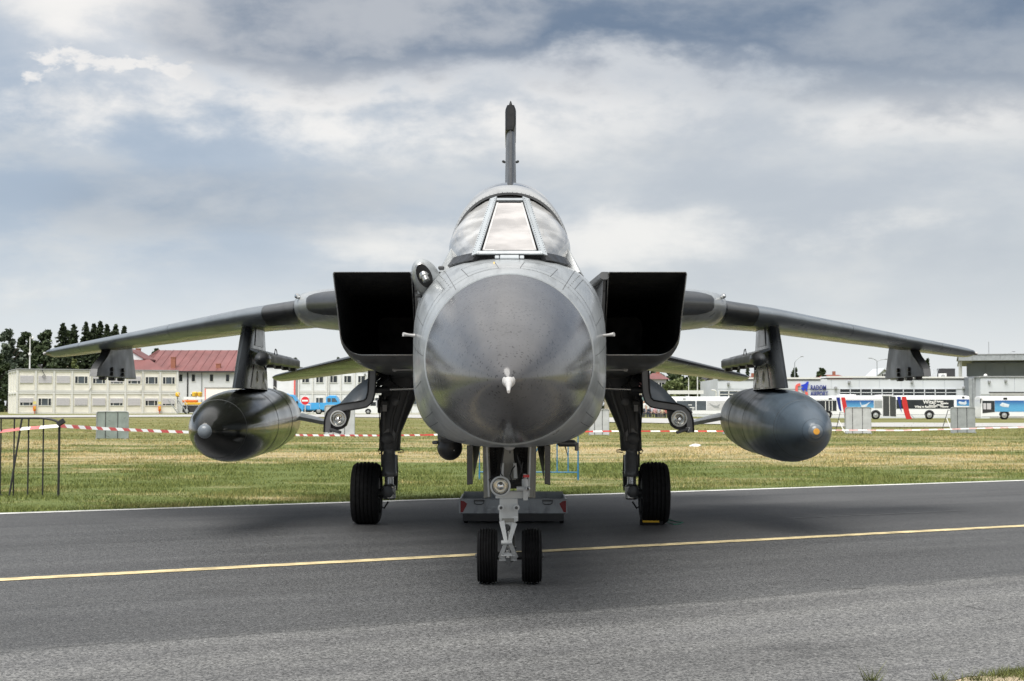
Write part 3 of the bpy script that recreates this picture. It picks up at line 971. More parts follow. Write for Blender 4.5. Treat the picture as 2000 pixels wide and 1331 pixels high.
MB().box((.3, 1.2, zr / 2), (.5, 1.4, zr)).build('corner_column', M['white_frame'], H)
MB().cyl((4.5, 2, zr + 1), (4.5, 2, zr + 3.0), .05, n=6).build('roof_antenna', M['grey_roof'], H)
pr = P(1842, 736, 200)
RP = thing('rooftop_plant', 'dark rooftop air handling unit with white box in front', 'air unit', (pr.x, 200, hT))
MB().box((.4, 0, .75), (2.0, 1.6, 1.5), bevel=.04).build('casing', M['dark_trim'], RP)
MB().box((-.5, -1.4, .4), (.95, .7, .8), bevel=.04).build('condenser', M['white_frame'], RP)
MB().lathe((-.5, -1.76, .4), (0, -1, 0), [(0, .28), (.03, .28)], 14).build('fan_grille', M['grey_roof'], RP)
for i in range(3):
    MB().tube([(-2.4 + i * .7, 0, 0), (-2.05 + i * .7, 0, 1.5), (-1.7 + i * .7, 0, 0)], .06, 5).build('brace', M['light_clad'], RP)
# low wall and glazed fence in the middle distance
x0, x1 = P(1300, 0, 205).x, P(1415, 0, 205).x
LW = thing('site_wall', 'low pale grey wall with white coping behind the left bus', 'wall', ((x0 + x1) / 2, 205, .1))
MB().box((0, .15, 1.35), (x1 - x0, .3, 2.7)).build('wall', M['light_clad'], LW)
MB().box(((x0 - x1) * .2, 0, zpx(768, 205)), ((x1 - x0) * .6, 1.0, .5)).build('coping', M['white_frame'], LW)
x0, x1 = P(1205, 0, 200).x, P(1272, 0, 200).x
GF = thing('green_fence', 'greenish mesh fence screen behind the seated crowd', 'fence', (x0, 200, .3))
M['teal'] = pm('teal_screen', (.16, .24, .23), .5, var=.2)
for i in range(8):
    w_ = (x1 - x0) / 8
    MB().box(((i + .5) * w_, 0, 1.35), (w_ - .08, .06, 2.3)).build('screen_panel', M['teal'], GF)
    MB().box((i * w_, 0, 1.4), (.07, .1, 2.8)).build('post', M['galv'], GF)


# ---------------------------------------------------------------- trees
def leafmat(name, c0, c1):
    m = bpy.data.materials.new(name); m.use_nodes = True; m.node_tree.nodes.clear()
    q = NG(m.node_tree)
    at = q.n('ShaderNodeAttribute', attribute_name='rnd')
    b = q.n('ShaderNodeBsdfPrincipled', {'Base Color': q.mix(at.outputs['Fac'], c0, c1), 'Roughness': 0.6, 'Specular IOR Level': 0.3})
    q.n('ShaderNodeOutputMaterial', {0: b.outputs[0]})
    return m


M['leaf_dark'] = leafmat('dark_leaf', (.018, .034, .012), (.075, .10, .045))
M['leaf_grey'] = leafmat('grey_green_leaf', (.03, .05, .03), (.15, .18, .13))
M['needle'] = leafmat('needle', (.010, .020, .009), (.045, .062, .026))
M['leaf_light'] = leafmat('light_leaf', (.07, .10, .03), (.22, .25, .11))


def leaf_cards(name, C, S, mat, parent):
    n = len(C)
    a = rng.normal(size=(n, 3)); a /= np.linalg.norm(a, axis=1)[:, None]
    b = rng.normal(size=(n, 3)); b -= a * (a * b).sum(1)[:, None]; b /= np.linalg.norm(b, axis=1)[:, None]
    a *= S[:, None]; b *= (S * rng.uniform(.45, .9, n))[:, None]
    v = np.stack([C - a, C + b * .8 - a * .1, C + a, C - b * .8 + a * .1], 1)
    me = bpy.data.meshes.new(name)
    me.vertices.add(4 * n); me.loops.add(4 * n); me.polygons.add(n)
    me.vertices.foreach_set('co', v.reshape(-1).astype(np.float32))
    me.loops.foreach_set('vertex_index', np.arange(4 * n, dtype=np.int32))
    me.polygons.foreach_set('loop_start', np.arange(0, 4 * n, 4, dtype=np.int32))
    me.polygons.foreach_set('loop_total', np.full(n, 4, dtype=np.int32))
    at = me.attributes.new('rnd', 'FLOAT', 'FACE')
    at.data.foreach_set('value', rng.random(n).astype(np.float32))
    me.materials.append(mat); me.update()
    return share(name, me, parent)


def broadleaf(label, px, py_top, D, halfpx, mat, n=2600, cat='tree', group=None, low=.18, name='broadleaf_tree', z0=None):
    z0 = .5 if z0 is None else z0
    x = P(px, 0, D).x; h = zpx(py_top, D) - z0; r = wpx(halfpx, D)
    t = thing(name, label, cat, (x, D, z0), 0, group)
    mb = MB()
    mb.tube([(0, 0, 0), (.1, 0, h * .3), (-.1, .1, h * .6), (0, 0, h * .85)], [h * .028, h * .022, h * .014, h * .004], 7)
    for i in range(7):
        an = random.uniform(0, 6.28); z = h * random.uniform(.28, .6); rr = r * random.uniform(.5, .85)
        mb.tube([(0, 0, z), (math.cos(an) * rr * .5, math.sin(an) * rr * .5, z + h * .12), (math.cos(an) * rr, math.sin(an) * rr, z + h * .2)], [h * .011, h * .007, h * .003], 5)
    mb.build('trunk', M['bark'], t)
    nc = 46
    cs = []
    for i in range(nc):
        u = random.random(); z = h * (low + (0.97 - low) * u)
        prof = math.sin(math.pi * min(1, max(.05, (u * .86 + .12)))) ** .6
        an = random.uniform(0, 6.28); rr = r * prof * random.random() ** .5 * .85
        cs.append((math.cos(an) * rr, math.sin(an) * rr, z, r * random.uniform(.20, .40) * (1.15 - .45 * u)))
    cs.append((0, 0, h * .93, r * .22))
    cs = np.array(cs)
    idx = rng.integers(0, len(cs), n)
    d = rng.normal(size=(n, 3)); d /= np.linalg.norm(d, axis=1)[:, None]
    C = cs[idx, :3] + d * (cs[idx, 3] * rng.random(n) ** .4)[:, None] * np.array([1, 1, .85])
    C[:, 2] = np.minimum(C[:, 2], h)
    S = rng.uniform(.16, .42, n) * (D / 260)
    leaf_cards('crown', C, S, mat, t)
    return t


def conifer(label, px, py_top, D, halfpx, n=2200, group=None, z0=.5, mat=None, name='conifer'):
    x = P(px, 0, D).x; h = zpx(py_top, D) - z0; r = wpx(halfpx, D)
    t = thing(name, label, 'tree', (x, D, z0), 0, group)
    mb = MB(); mb.tube([(0, 0, 0), (0, 0, h * .5), (0, 0, h * .98)], [h * .02, h * .012, h * .002], 6)
    mb.build('trunk', M['bark'], t)
    nb = int(h * 16)
    Cs = []
    for i in range(nb):
        u = (i + random.random()) / nb
        z = h * (.06 + .94 * u); L = r * (1 - u) ** .75 * random.uniform(.35, 1.15) + .06
        an = random.uniform(0, 6.28)
        k = max(5, int(n / nb * (.35 + 1.3 * (1 - u))))
        s = rng.random(k) ** .7
        w = .14 + .22 * (1 - u)
        c = np.stack([math.cos(an) * L * s, math.sin(an) * L * s, z - L * .35 * s + .1], 1) + rng.normal(size=(k, 3)) * w * np.array([.6, .6, .4])
        Cs.append(c)
    Cs.append(np.stack([np.zeros(14), np.zeros(14), np.linspace(h * .93, h, 14)], 1))
    C = np.concatenate(Cs)
    S = rng.uniform(.14, .36, len(C)) * (D / 260)
    leaf_cards('crown', C, S, mat or M['needle'], t)
    return t


gr = 'trees behind the cream cabins'
broadleaf('dark tree cut by the left picture edge, lower than its neighbour', -8, 668, 262, 30, M['leaf_dark'], 5200, group=gr)
broadleaf('loose grey green tree with sky gaps at the far left', 26, 644, 258, 34, M['leaf_grey'], 5000, group=gr)
broadleaf('rounded dark tree behind the thin white mast', 60, 643, 266, 30, M['leaf_dark'], 6000, group=gr)
broadleaf('broad dark tree right of the white mast', 96, 643, 264, 34, M['leaf_dark'], 6500, group=gr)
broadleaf('low dark bush tree under the wing tip', 76, 692, 246, 24, M['leaf_dark'], 3600, group=gr, low=.05)
broadleaf('low dark bush tree between wing tip and outer pylon', 108, 690, 248, 24, M['leaf_dark'], 3600, group=gr, low=.05)
broadleaf('low dark tree at the left picture edge behind cabins', 8, 690, 246, 26, M['leaf_dark'], 3600, group=gr, low=.05)
broadleaf('dark undergrowth tree behind the pale flat-roofed house', 165, 690, 290, 30, M['leaf_dark'], 4200, group=gr, low=.05)
broadleaf('dark leafy tree filling the gap behind the first conifers', 142, 645, 300, 30, M['leaf_dark'], 5000, group=gr)
broadleaf('dark leafy tree filling the gap behind the middle conifers', 185, 643, 302, 30, M['leaf_dark'], 5000, group=gr)
broadleaf('dark leafy tree filling the gap behind the last conifers', 228, 646, 304, 30, M['leaf_dark'], 5000, group=gr)
broadleaf('dark undergrowth tree left of red roof gable', 215, 684, 270, 30, M['leaf_dark'], 4200, group=gr, low=.05)
con = [(131, 634, 16, 'first'), (153, 636, 13, ''), (176, 631, 14, ''), (192, 635, 12, ''), (204, 630, 12, ''), (217, 636, 12, ''), (234, 637, 13, ''), (250, 639, 10, '')]
words = ['broad conifer at left end of the dark conifer row', 'short conifer second in the dark row above the wing', 'tall pointed conifer third in the dark row above the wing', 'thin low conifer fourth in the dark row above the wing', 'tallest thin conifer fifth in the dark row above the wing', 'narrow conifer sixth in the dark row above the wing', 'bushy conifer near right end of the dark row', 'slim conifer at right end of the dark row']
for (px, py, hp, _), w in zip(con, words):
    conifer(w, px, py, 256 + random.uniform(-4, 8), hp * 3.0, 11000, gr)
broadleaf('yellow green shrub below outer pylon beside red roof', 155, 700, 240, 9, M['leaf_light'], 900, group=gr, low=.05)
broadleaf('dark tree behind the ridge of red-roofed hall', 258, 674, 300, 16, M['leaf_dark'], 2000)
broadleaf('leafy tree behind left end of red-roofed hall', 312, 675, 300, 13, M['leaf_dark'], 1800)
conifer('small pointed spruce behind the white annex', 582, 701, 300, 6, 600)
conifer('spruce tip just behind the left tailplane root', 664, 700, 330, 5, 500)
conifer('small spruce left of the right drop tank pylon', 1455, 716, 310, 9, 900)
conifer('tiny spruce left of its taller neighbour near pylon', 1437, 721, 320, 6, 600)
broadleaf('dark round tree behind the street lamp above terminal', 1546, 719, 290, 10, M['leaf_dark'], 1300, low=.4)
broadleaf('dark tree beside far house roof above terminal', 1598, 719, 300, 13, M['leaf_dark'], 1500, low=.4)
conifer('tiny dark spruce above the terminal beside outer pylon', 1803, 702, 330, 5, 500)
conifer('tiny dark spruce right of the double street lamp', 1729, 714, 330, 4, 400)
ORD = ['first', 'second', 'third', 'fourth', 'fifth', 'sixth', 'seventh', 'eighth', 'ninth', 'tenth', 'eleventh', 'twelfth', 'thirteenth', 'fourteenth']
gs = 'light green trees left of the terminal'
for px, py, hp, lab in ((1302, 745, 14, 'light green bush tree beside the white house'), (1322, 738, 17, 'light green bush tree left of the two poles'), (1348, 734, 17, 'taller light green bush tree behind the two poles'), (1368, 742, 14, 'light green bush tree right of the two poles')):
    broadleaf(lab, px, py, 232, hp * 1.35, M['leaf_light'], 3400, group=gs, low=.05, z0=.2)
for i in range(14):
    px = 1180 + i * 18 + random.uniform(-5, 5)
    broadleaf(f'dark green tree, {ORD[i]} from the left in the far row behind houses', px, 727 + random.uniform(-3, 5), 340, 20, M['leaf_dark'], 1500, group='far row of trees behind the houses', low=.1)

# ---------------------------------------------------------------- poles, masts, lamps
def pole(name, label, cat, px, py0, py1, D, r=.07, arms=(), mat=None, group=None, zbase=None):
    z0 = zpx(py1, D) if zbase is None else zbase
    z1 = zpx(py0, D)
    t = thing(name, label, cat, (P(px, 0, D).x, D, z0), 0, group)
    MB().cyl((0, 0, 0), (0, 0, z1 - z0), r * 1.3, r * .8, 8).build('pole', mat or M['galv'], t)
    for (dxp, dyp) in arms:
        ax, az = wpx(dxp, D), wpx(dyp, D)
        a = MB().tube([(0, 0, z1 - z0 - .05), (ax * .3, 0, z1 - z0 + az * .55), (ax * .8, 0, z1 - z0 + az)], r * .7, 6).build('arm', mat or M['galv'], t)
        MB().box((ax * .95, 0, z1 - z0 + az * 1.02), (abs(ax) * .42, .3, .14), bevel=.05).build('lamp_head', M['grey_roof'], a)
    return t


pole('street_lamp', 'single-arm street lamp behind left end of terminal', 'street lamp', 1546, 708, 800, 222, .08, ((15, 11),))
pole('street_lamp', 'double-arm street lamp behind the terminal roof', 'street lamp', 1705, 705, 800, 222, .08, ((-14, 5), (20, 3)))
pole('street_lamp', 'short angled lamp on the hangar roof', 'street lamp', 1957, 692, 697, DH - 1, .05, ((13, 5),))
mp = pole('radio_mast', 'thin white radio mast standing on cream cabin roof', 'mast', 68.5, 658, 722, 193, .075, (), M['white_frame'], zbase=6.25)
MB().lathe((0, 0, 1.9), (0, 0, 1), [(0, .1), (.08, .2), (.3, .2), (.38, .1)], 10).build('collar', M['white_frame'], mp)
MB().box((.35, 0, 4.2), (.3, .2, .3), bevel=.08).build('floodlight', M['white_frame'], mp)
lm = pole('lattice_mast', 'white lattice mast in front of red roof gable', 'mast', 252, 676, 722, 203, .05, (), M['white_frame'], zbase=5.0)
MB().cyl((.5, 0, 0), (.5, 0, 3.8), .05, n=6).build('pole', M['white_frame'], lm)
for i in range(5):
    MB().cyl((-.5 if i == 2 else 0, 0, .5 + i * .7), (.5, 0, .5 + i * .7), .035, n=5).build('rung', M['white_frame'], lm)
pole('flag_pole', 'left of two pale poles before the light green trees', 'pole', 1341, 738, 815, 200, .06, (), M['white_frame'], 'pale poles by the bushes')
pole('flag_pole', 'taller right one of two pale poles before light green trees', 'pole', 1358, 734, 815, 200, .075, (), M['white_frame'], 'pale poles by the bushes')
wp = pole('white_pipe', 'bent white vent pipe at the corner of terminal', 'pipe', 1394, 766, 800, 192, .09, (), M['white_frame'])
MB().tube([(0, 0, wpx(34, 192)), (-.15, 0, wpx(37, 192)), (-.6, 0, wpx(37.5, 192))], .1, 6).build('bend', M['white_frame'], wp)
ns = pole('road_sign', 'round red no-entry sign with white bar on a pole', 'road sign', 601, 768, 809, 168, .04, (), M['white_frame'])
zs = zpx(783, 168) - ns.location.z
MB().lathe((0, -.06, zs), (0, -1, 0), [(0, .48), (.03, .48)], 28).build('sign_rim', M['white'], ns)
MB().lathe((0, -.095, zs), (0, -1, 0), [(0, .455), (.012, .455)], 28).build('sign_disc', M['signred'], ns)
MB().box((0, -.115, zs), (.68, .012, .19)).build('sign_bar', M['white'], ns)


# ---------------------------------------------------------------- vehicles far off
def wheel(parent, x, z, r, y=-.02, w=.25):
    t = MB().lathe((x, y + w, z), (0, -1, 0), [(0, r * .8), (.02, r), (w - .02, r), (w, r * .86), (w, r * .6)], 22).build('wheel', M['rubber'], parent, smooth=40)
    MB().lathe((x, y + .02, z), (0, -1, 0), [(0, r * .60), (.02, r * .58), (.03, r * .30), (.05, r * .26), (.06, r * .1)], 18).build('rim', M['rim'], t, smooth=40)
    return t


def bus_body(parent, x0, x1, h, mat, dep=2.5, zb=.32):
    mb = MB()
    prof = [(0, zb), (0, h - .28), (.05, h - .12), (.2, h - .02), (.5, h), (dep - .5, h), (dep - .2, h - .02), (dep - .05, h - .12), (dep, h - .28), (dep, zb)]
    rs = []
    for (x, k) in ((x0, .96), (x0 + .1, .99), (x0 + .25, 1), (x1 - .25, 1), (x1 - .1, .99), (x1, .96)):
        rs.append([Vector((x, dep / 2 + (y - dep / 2) * k, zb + (z - zb) * (k if z > 1 else 1))) for y, z in prof])
    mb.rings(rs)
    return mb.build('body', mat, parent, smooth=35)


def arch(parent, x, z, r):
    pts = [(x + math.cos(a) * r, -.012, max(.33, z + math.sin(a) * r)) for a in np.linspace(0, math.pi, 17)]
    MB().prism(pts, (0, .35, 0)).build('wheel_arch', M['dark_trim'], parent)
    wheel(parent, x, z, r * .84)


M['ad_blue'] = None
m = pm('advert_blue', (.02, .10, .36), .3, var=.1, coat=.3)
q, b, tcn = nodes_of(m)
spz = q.n('ShaderNodeSeparateXYZ', {0: tcn.outputs['Object']})
q.set(b.inputs['Base Color'], q.mix(q.ramp(spz.outputs[2], 1.35, 2.45), (.10, .36, .62), (.012, .07, .30)))
M['ad_blue'] = m
M['ad_print'] = pm('advert_print', (.62, .68, .74), .4, var=.15, scale=3)
M['bellows'] = pm('bellows_rubber', (.07, .075, .075), .8, var=.2)

DBUS = 177
def bx(px, o): return P(px, 0, DBUS).x - o
# articulated bus
o0 = P(1572, 0, DBUS).x
AB = thing('articulated_bus', 'white articulated bus with blue and red stripes and advert panels', 'bus', (o0, DBUS, 0))
hb = zpx(773.5, DBUS)
bus_body(AB, 0, bx(1716, o0), hb, M['bus_white'])
bus_body(AB, bx(1741, o0), bx(1883, o0), hb + .02, M['bus_white'])
mb = MB()
x0, x1 = bx(1716, o0), bx(1741, o0)
rs = []
for i in range(25):
    k = .06 if i % 2 else 0.0
    x = x0 + (x1 - x0) * i / 24
    rs.append([Vector((x, .08 + k, .38)), Vector((x, .08 + k, hb - .1 - k)), Vector((x, 2.4 - k, hb - .1 - k)), Vector((x, 2.4 - k, .38))])
mb.rings(rs)
bl = mb.build('bellows', M['bellows'], AB)
MB().box(((x0 + x1) / 2, .05, hb / 2 + .2), (.07, .06, hb - .4)).build('bellows_hoop', M['white_frame'], bl)
def band(parent, name, a, b_, y0, y1, mat, o, t=.03, off=0.0, D=DBUS):
    xa, xb = P(a, 0, D).x - o, P(b_, 0, D).x - o
    za, zb = zpx(y1, D), zpx(y0, D)
    return MB().box(((xa + xb) / 2, -.005 - off, (za + zb) / 2), (xb - xa, t, zb - za)).build(name, mat, parent)
w1 = band(AB, 'window_band', 1576, 1626, 783, 803, M['dark_glass'], o0)
for px in (1604, 1611, 1617):
    band(AB, 'door_post', px, px + 1.4, 784, 802.5, M['white_frame'], o0, .03, .012)
band(AB, 'advert_panel', 1644, 1698, 782.5, 797, M['ad_blue'], o0)
band(AB, 'window', 1699, 1714, 783, 797.5, M['galv'], o0)
band(AB, 'rear_window_band', 1741.5, 1852.5, 781.4, 798.6, M['dark_glass'], o0)
band(AB, 'end_window', 1858, 1882, 780.5, 793, M['ad_blue'], o0, .03)
band(AB, 'vent', 1868.5, 1873, 774.8, 778.4, M['dark_trim'], o0, .03)
band(AB, 'vent', 1611, 1617, 777.6, 781, M['dark_trim'], o0, .03)
for a, b_ in ((1576, 1714), (1741.5, 1882)):
    band(AB, 'skirt_line', a, b_, 810.0, 810.7, M['grey_roof'], o0, .02)
    band(AB, 'gutter_line', a, b_, 781.0, 781.6, M['galv'], o0, .02)
def slash(parent, mat, pts, o, off, D=DBUS):
    MB().prism([(P(a, 0, D).x - o, -.03 - off, zpx(b_, D)) for a, b_ in pts], (0, .015, 0)).build('stripe', mat, parent)
slash(AB, M['navy'], [(1625.5, 776.5), (1632.5, 776.5), (1635.5, 803), (1633, 803), (1630, 797)], o0, 0)
slash(AB, M['red'], [(1635, 776.5), (1642.5, 776.5), (1645, 790), (1647, 800), (1649.5, 819), (1643, 819), (1640, 805), (1637, 790)], o0, .004)
slash(AB, M['navy'], [(1742.5, 775), (1750, 775), (1750.6, 798.6), (1752, 806.5), (1748.5, 798.6)], o0, .016)
slash(AB, M['red'], [(1752, 775), (1760.2, 775), (1764.5, 798), (1768, 812), (1771.5, 819), (1760, 819), (1756, 805), (1752.5, 788)], o0, .018)
slash(AB, M['navy'], [(1769, 810), (1771, 812), (1777, 818), (1774, 816)], o0, .0)
slash(AB, M['ad_print'], [(1671, 783.8), (1673, 788), (1674, 792), (1679, 791), (1683, 789.8), (1692, 785), (1686, 791), (1684, 794.5), (1678, 795.5), (1674, 795.5), (1672, 789)], o0, .005)
slash(AB, M['ad_print'], [(1863, 784), (1868, 785.5), (1872, 786), (1876, 782.5), (1877, 789), (1874, 791), (1864, 790), (1861, 787)], o0, .005)
for body, px, py, sz in (('Witaj!', 1793, 788.8, .62), ('Hello!', 1804, 795.2, .42), ('Witaj w Radomiu', 1777, 796.6, .34), ('Radom', 1819, 786, .28), ('lotnisko', 1827, 789.5, .28), ('Airport', 1820, 792.5, .24), ('Welcome', 1826, 796, .24)):
    me = text_mesh(body, sz, .012, .006)
    me.materials.append(M['white'])
    share('lettering', me, AB, (bx(px, o0), -.035, zpx(py, DBUS)))
for px in (1608, 1703, 1805):
    arch(AB, bx(px - (1.5 if px == 1703 else 0), o0), .50, .62)
MB().box((bx(1650, o0), 1.2, hb + .09), (2.0, 1.4, .16), bevel=.06).build('roof_hatch', M['bus_white'], AB)
MB().box((bx(1722, o0), 1.2, hb + .05), (1.8, 1.8, .16), bevel=.06).build('roof_hatch', M['bus_white'], AB)

# bus at the right edge
o1 = P(1905, 0, 173).x
D1 = 173
RB = thing('bus', 'white bus with blue advert side, cut by right picture edge', 'bus', (o1, D1, 0))
h1 = zpx(774.5, D1)
bus_body(RB, 0, 12, h1, M['bus_white'])
band(RB, 'cab_window', 1907.5, 1931, 783, 799.5, M['dark_glass'], o1, .03, 0, D1)
MB().prism([(P(1907.5, 0, D1).x - o1, -.02, zpx(799, D1)), (P(1931, 0, D1).x - o1, -.02, zpx(799, D1)), (P(1931, 0, D1).x - o1, -.02, zpx(805, D1)), (P(1907.5, 0, D1).x - o1, -.02, zpx(807.5, D1))], (0, .03, 0)).build('lower_window', M['dark_trim'], RB)
for a, b_ in ((1909, 1914.5), (1916, 1924)):
    band(RB, 'pane', a, b_, 788, 800, M['shutter'], o1, .02, .014, D1)
band(RB, 'advert_panel', 1931.4, 2095, 782.6, 804.5, M['ad_blue'], o1, .03, 0, D1)
MB().prism([(P(a, 0, D1).x - o1, -.035, zpx(b_, D1)) for a, b_ in ((1941, 790.5), (1946, 786.6), (1959.5, 790.5), (1957.5, 796), (1946, 794.8), (1941, 792.5))], (0, .015, 0)).build('advert_shape', M['ad_print'], RB)
me = text_mesh('Witaj', .55, .012, .006); me.materials.append(M['white'])
share('lettering', me, RB, (P(1988, 0, D1).x - o1, -.03, zpx(791, D1)))
band(RB, 'vent', 1948, 1955.5, 776.6, 781, M['dark_trim'], o1, .03, 0, D1)
band(RB, 'skirt_line', 1906, 2090, 813.6, 814.4, M['grey_roof'], o1, .02, 0, D1)
for px in (1949.5, 2062):
    arch(RB, P(px, 0, D1).x - o1, .5, .62)
MB().tube([(.1, -.05, 2.45), (-.12, -.22, 2.4), (-.14, -.25, 1.9)], .06, 6).build('mirror', M['dark_trim'], RB)

# bus left of the right drop tank
D5 = 168
o5 = P(1306, 0, D5).x
LB = thing('bus', 'white bus with grey windows and aircraft print, behind right tank', 'bus', (o5, D5, .25))
h5 = zpx(775, D5) - .25
bus_body(LB, 0, P(1512, 0, D5).x - o5, h5, M['bus_white'])
def band5(name, a, b_, y0, y1, mat, off=0.0):
    xa, xb = P(a, 0, D5).x - o5, P(b_, 0, D5).x - o5
    za, zb = zpx(y1, D5) - .25, zpx(y0, D5) - .25
    return MB().box(((xa + xb) / 2, -.005 - off, (za + zb) / 2), (xb - xa, .03, zb - za)).build(name, mat, LB)
band5('window', 1318, 1354, 783.5, 801.5, M['grey_glass'])
band5('window', 1356, 1374.5, 783.5, 801.5, M['grey_glass'])
band5('print_panel', 1376, 1414, 783.5, 801.5, pm('print_grey', (.55, .55, .56), .5))
MB().prism([(P(a, 0, D5).x - o5, -.035, zpx(b_, D5) - .25) for a, b_ in ((1380, 788), (1388, 791.5), (1395, 793), (1400, 789.5), (1401.5, 791), (1398, 795.5), (1401, 798), (1391, 797), (1384, 793))], (0, .012, 0)).build('print_shape', M['grey_roof'], LB)
band5('window', 1416, 1440, 783.5, 801.5, M['dark_glass'])
band5('vent', 1330, 1335, 778, 781, M['grey_roof'])
band5('skirt_line', 1345, 1510, 809, 809.6, M['grey_roof'])
for a, b_, yy in ((1340, 1347, 792), (1343, 1352, 797), (1347, 1352, 800)):
    band5('lettering_strip', a, b_, yy - 1.4, yy, M['white'], .012)
for px in (1338, 1470):
    arch(LB, P(px, 0, D5).x - o5, .5, .60)

# blue van and blue flatbed truck
D6 = 170
zg = zt(-22, D6)
vx = P(548, 0, D6).x
BV = thing('blue_van', 'bright blue van cab partly hidden by left drop tank', 'van', (vx, D6, zg))
def v6(px): return P(px, 0, D6).x - vx
def z6(py): return zpx(py, D6) - zg
mb = MB()
side = [(v6(545), z6(804)), (v6(545), z6(771.5)), (v6(575), z6(771)), (v6(578), z6(772.5)), (v6(584), z6(781)), (v6(588), z6(786)), (v6(594), z6(789.5)), (v6(597.5), z6(793)), (v6(598.5), z6(804))]
mb.prism([(a, 0, b_) for a, b_ in side], (0, 1.9, 0)); mb.build('body', M['skyblue'], BV)
for pts, nm in (([(571.5, 774.5), (576, 774.8), (581.5, 783), (582, 787), (571.5, 787)], 'side_window'), ([(557, 774.5), (566, 774.5), (566, 780), (557, 780)], 'rear_window')):
    MB().prism([(v6(a), -.015, z6(b_)) for a, b_ in pts], (0, .02, 0)).build(nm, M['grey_glass'], BV)
MB().prism([(v6(a), -.02, z6(b_)) for a, b_ in ((574, 790), (584, 790), (584, 795), (574, 795))], (0, .02, 0)).build('door_sign', M['white'], BV)
MB().box((v6(585.5), -.12, z6(786)), (.2, .2, .3), bevel=.04).build('mirror', M['dark_trim'], BV)
MB().box((v6(598), .9, z6(802)), (.22, 1.8, .3), bevel=.05).build('bumper', M['dark_trim'], BV)
for px in (551, 586.5):
    MB().prism([(v6(px) + math.cos(a) * .45, -.012, max(z6(805), .36 + math.sin(a) * .45)) for a in np.linspace(0, math.pi, 13)], (0, .2, 0)).build('wheel_arch', M['dark_trim'], BV)
    wheel(BV, v6(px), .36, .36)
MB().box((v6(560), .9, z6(770)), (.8, .5, .12), bevel=.04).build('beacon', M['skyblue'], BV)
D7 = 172
fx = P(595, 0, D7).x
FT = thing('blue_flatbed', 'bright blue flatbed truck behind the no-entry sign', 'truck', (fx, D7, zg))
def v7(px): return P(px, 0, D7).x - fx
def z7(py): return zpx(py, D7) - zg
for i in range(3):
    a, b_ = 595 + i * 16.7, 595 + (i + 1) * 16.7
    MB().box(((v7(a) + v7(b_)) / 2, 0, (z7(787) + z7(800)) / 2), (v7(b_) - v7(a) - .04, .08, z7(787) - z7(800))).build('side_board', M['skyblue'], FT)
MB().box((v7(620), 1.1, z7(800.5)), (v7(645) - v7(595), 2.2, .14)).build('bed', M['skyblue'], FT)
MB().box((v7(620), 1.1, z7(803)), (v7(645) - v7(597), .9, .3)).build('chassis', M['dark_trim'], FT)
MB().box((v7(605), -.06, z7(791)), (v7(611) - v7(600), .03, .12)).build('label_strip', M['white'], FT)
MB().prism([(v7(a), .1, z7(b_)) for a, b_ in ((641, 803), (641, 777), (643, 774.5), (660, 774.5), (667, 786), (676, 789), (677, 803))], (0, 2.0, 0)).build('cab', M['skyblue'], FT)
MB().prism([(v7(a), .08, z7(b_)) for a, b_ in ((643.5, 778), (650, 778), (650, 785.5), (643.5, 785.5))], (0, .03, 0)).build('cab_window', M['grey_glass'], FT)
MB().prism([(v7(a), .08, z7(b_)) for a, b_ in ((652, 778), (658.5, 778), (663, 785.5), (652, 785.5))], (0, .03, 0)).build('cab_window', M['grey_glass'], FT)
MB().box((v7(652), 1, z7(773.8)), (.9, .5, .14), bevel=.04).build('beacon', M['skyblue'], FT)
for px in (627, 665):
    wheel(FT, v7(px), .40, .40, -.02)
MB().tube([(v7(617), .0, z7(803)), (v7(614), .0, z7(806)), (v7(606), 0, z7(807))], .06, 5).build('side_guard', M['white_frame'], FT)

# white van with dark tarpaulin
D8 = 168
wx0 = P(693, 0, D8).x; zg8 = zt(-15, D8)
WV = thing('white_van', 'small white van with grey tarpaulin cover beside gear strut', 'van', (wx0, D8, zg8))
def v8(px): return P(px, 0, D8).x - wx0
def z8(py): return zpx(py, D8) - zg8
MB().prism([(v8(a), 0, z8(b_)) for a, b_ in ((693, 807), (693.5, 800), (704, 797), (719, 794.5), (728, 784), (731, 783), (742, 783), (742, 795), (790, 795), (790, 807))], (0, 1.7, 0)).build('body', M['bus_white'], WV)
MB().prism([(v8(a), -.015, z8(b_)) for a, b_ in ((726, 793), (731, 785.5), (737.5, 785.5), (737.5, 793))], (0, .02, 0)).build('side_window', M['dark_glass'], WV)
MB().prism([(v8(a), -.05, z8(b_)) for a, b_ in ((739, 796), (739, 781), (744, 777.5), (790, 777.5), (790, 796))], (0, 1.8, 0)).build('tarpaulin', pm('tarpaulin', (.10, .105, .13), .7, bump=.2, bscale=3), WV)
MB().box((v8(694), .85, z8(805)), (.2, 1.7, .22), bevel=.04).build('bumper', M['dark_trim'], WV)
for px in (722.5, 775):
    MB().prism([(v8(px) + math.cos(a) * .36, -.012, max(z8(808), .3 + math.sin(a) * .36)) for a in np.linspace(0, math.pi, 13)], (0, .2, 0)).build('wheel_arch', M['dark_trim'], WV)
    wheel(WV, v8(px), .30, .29)

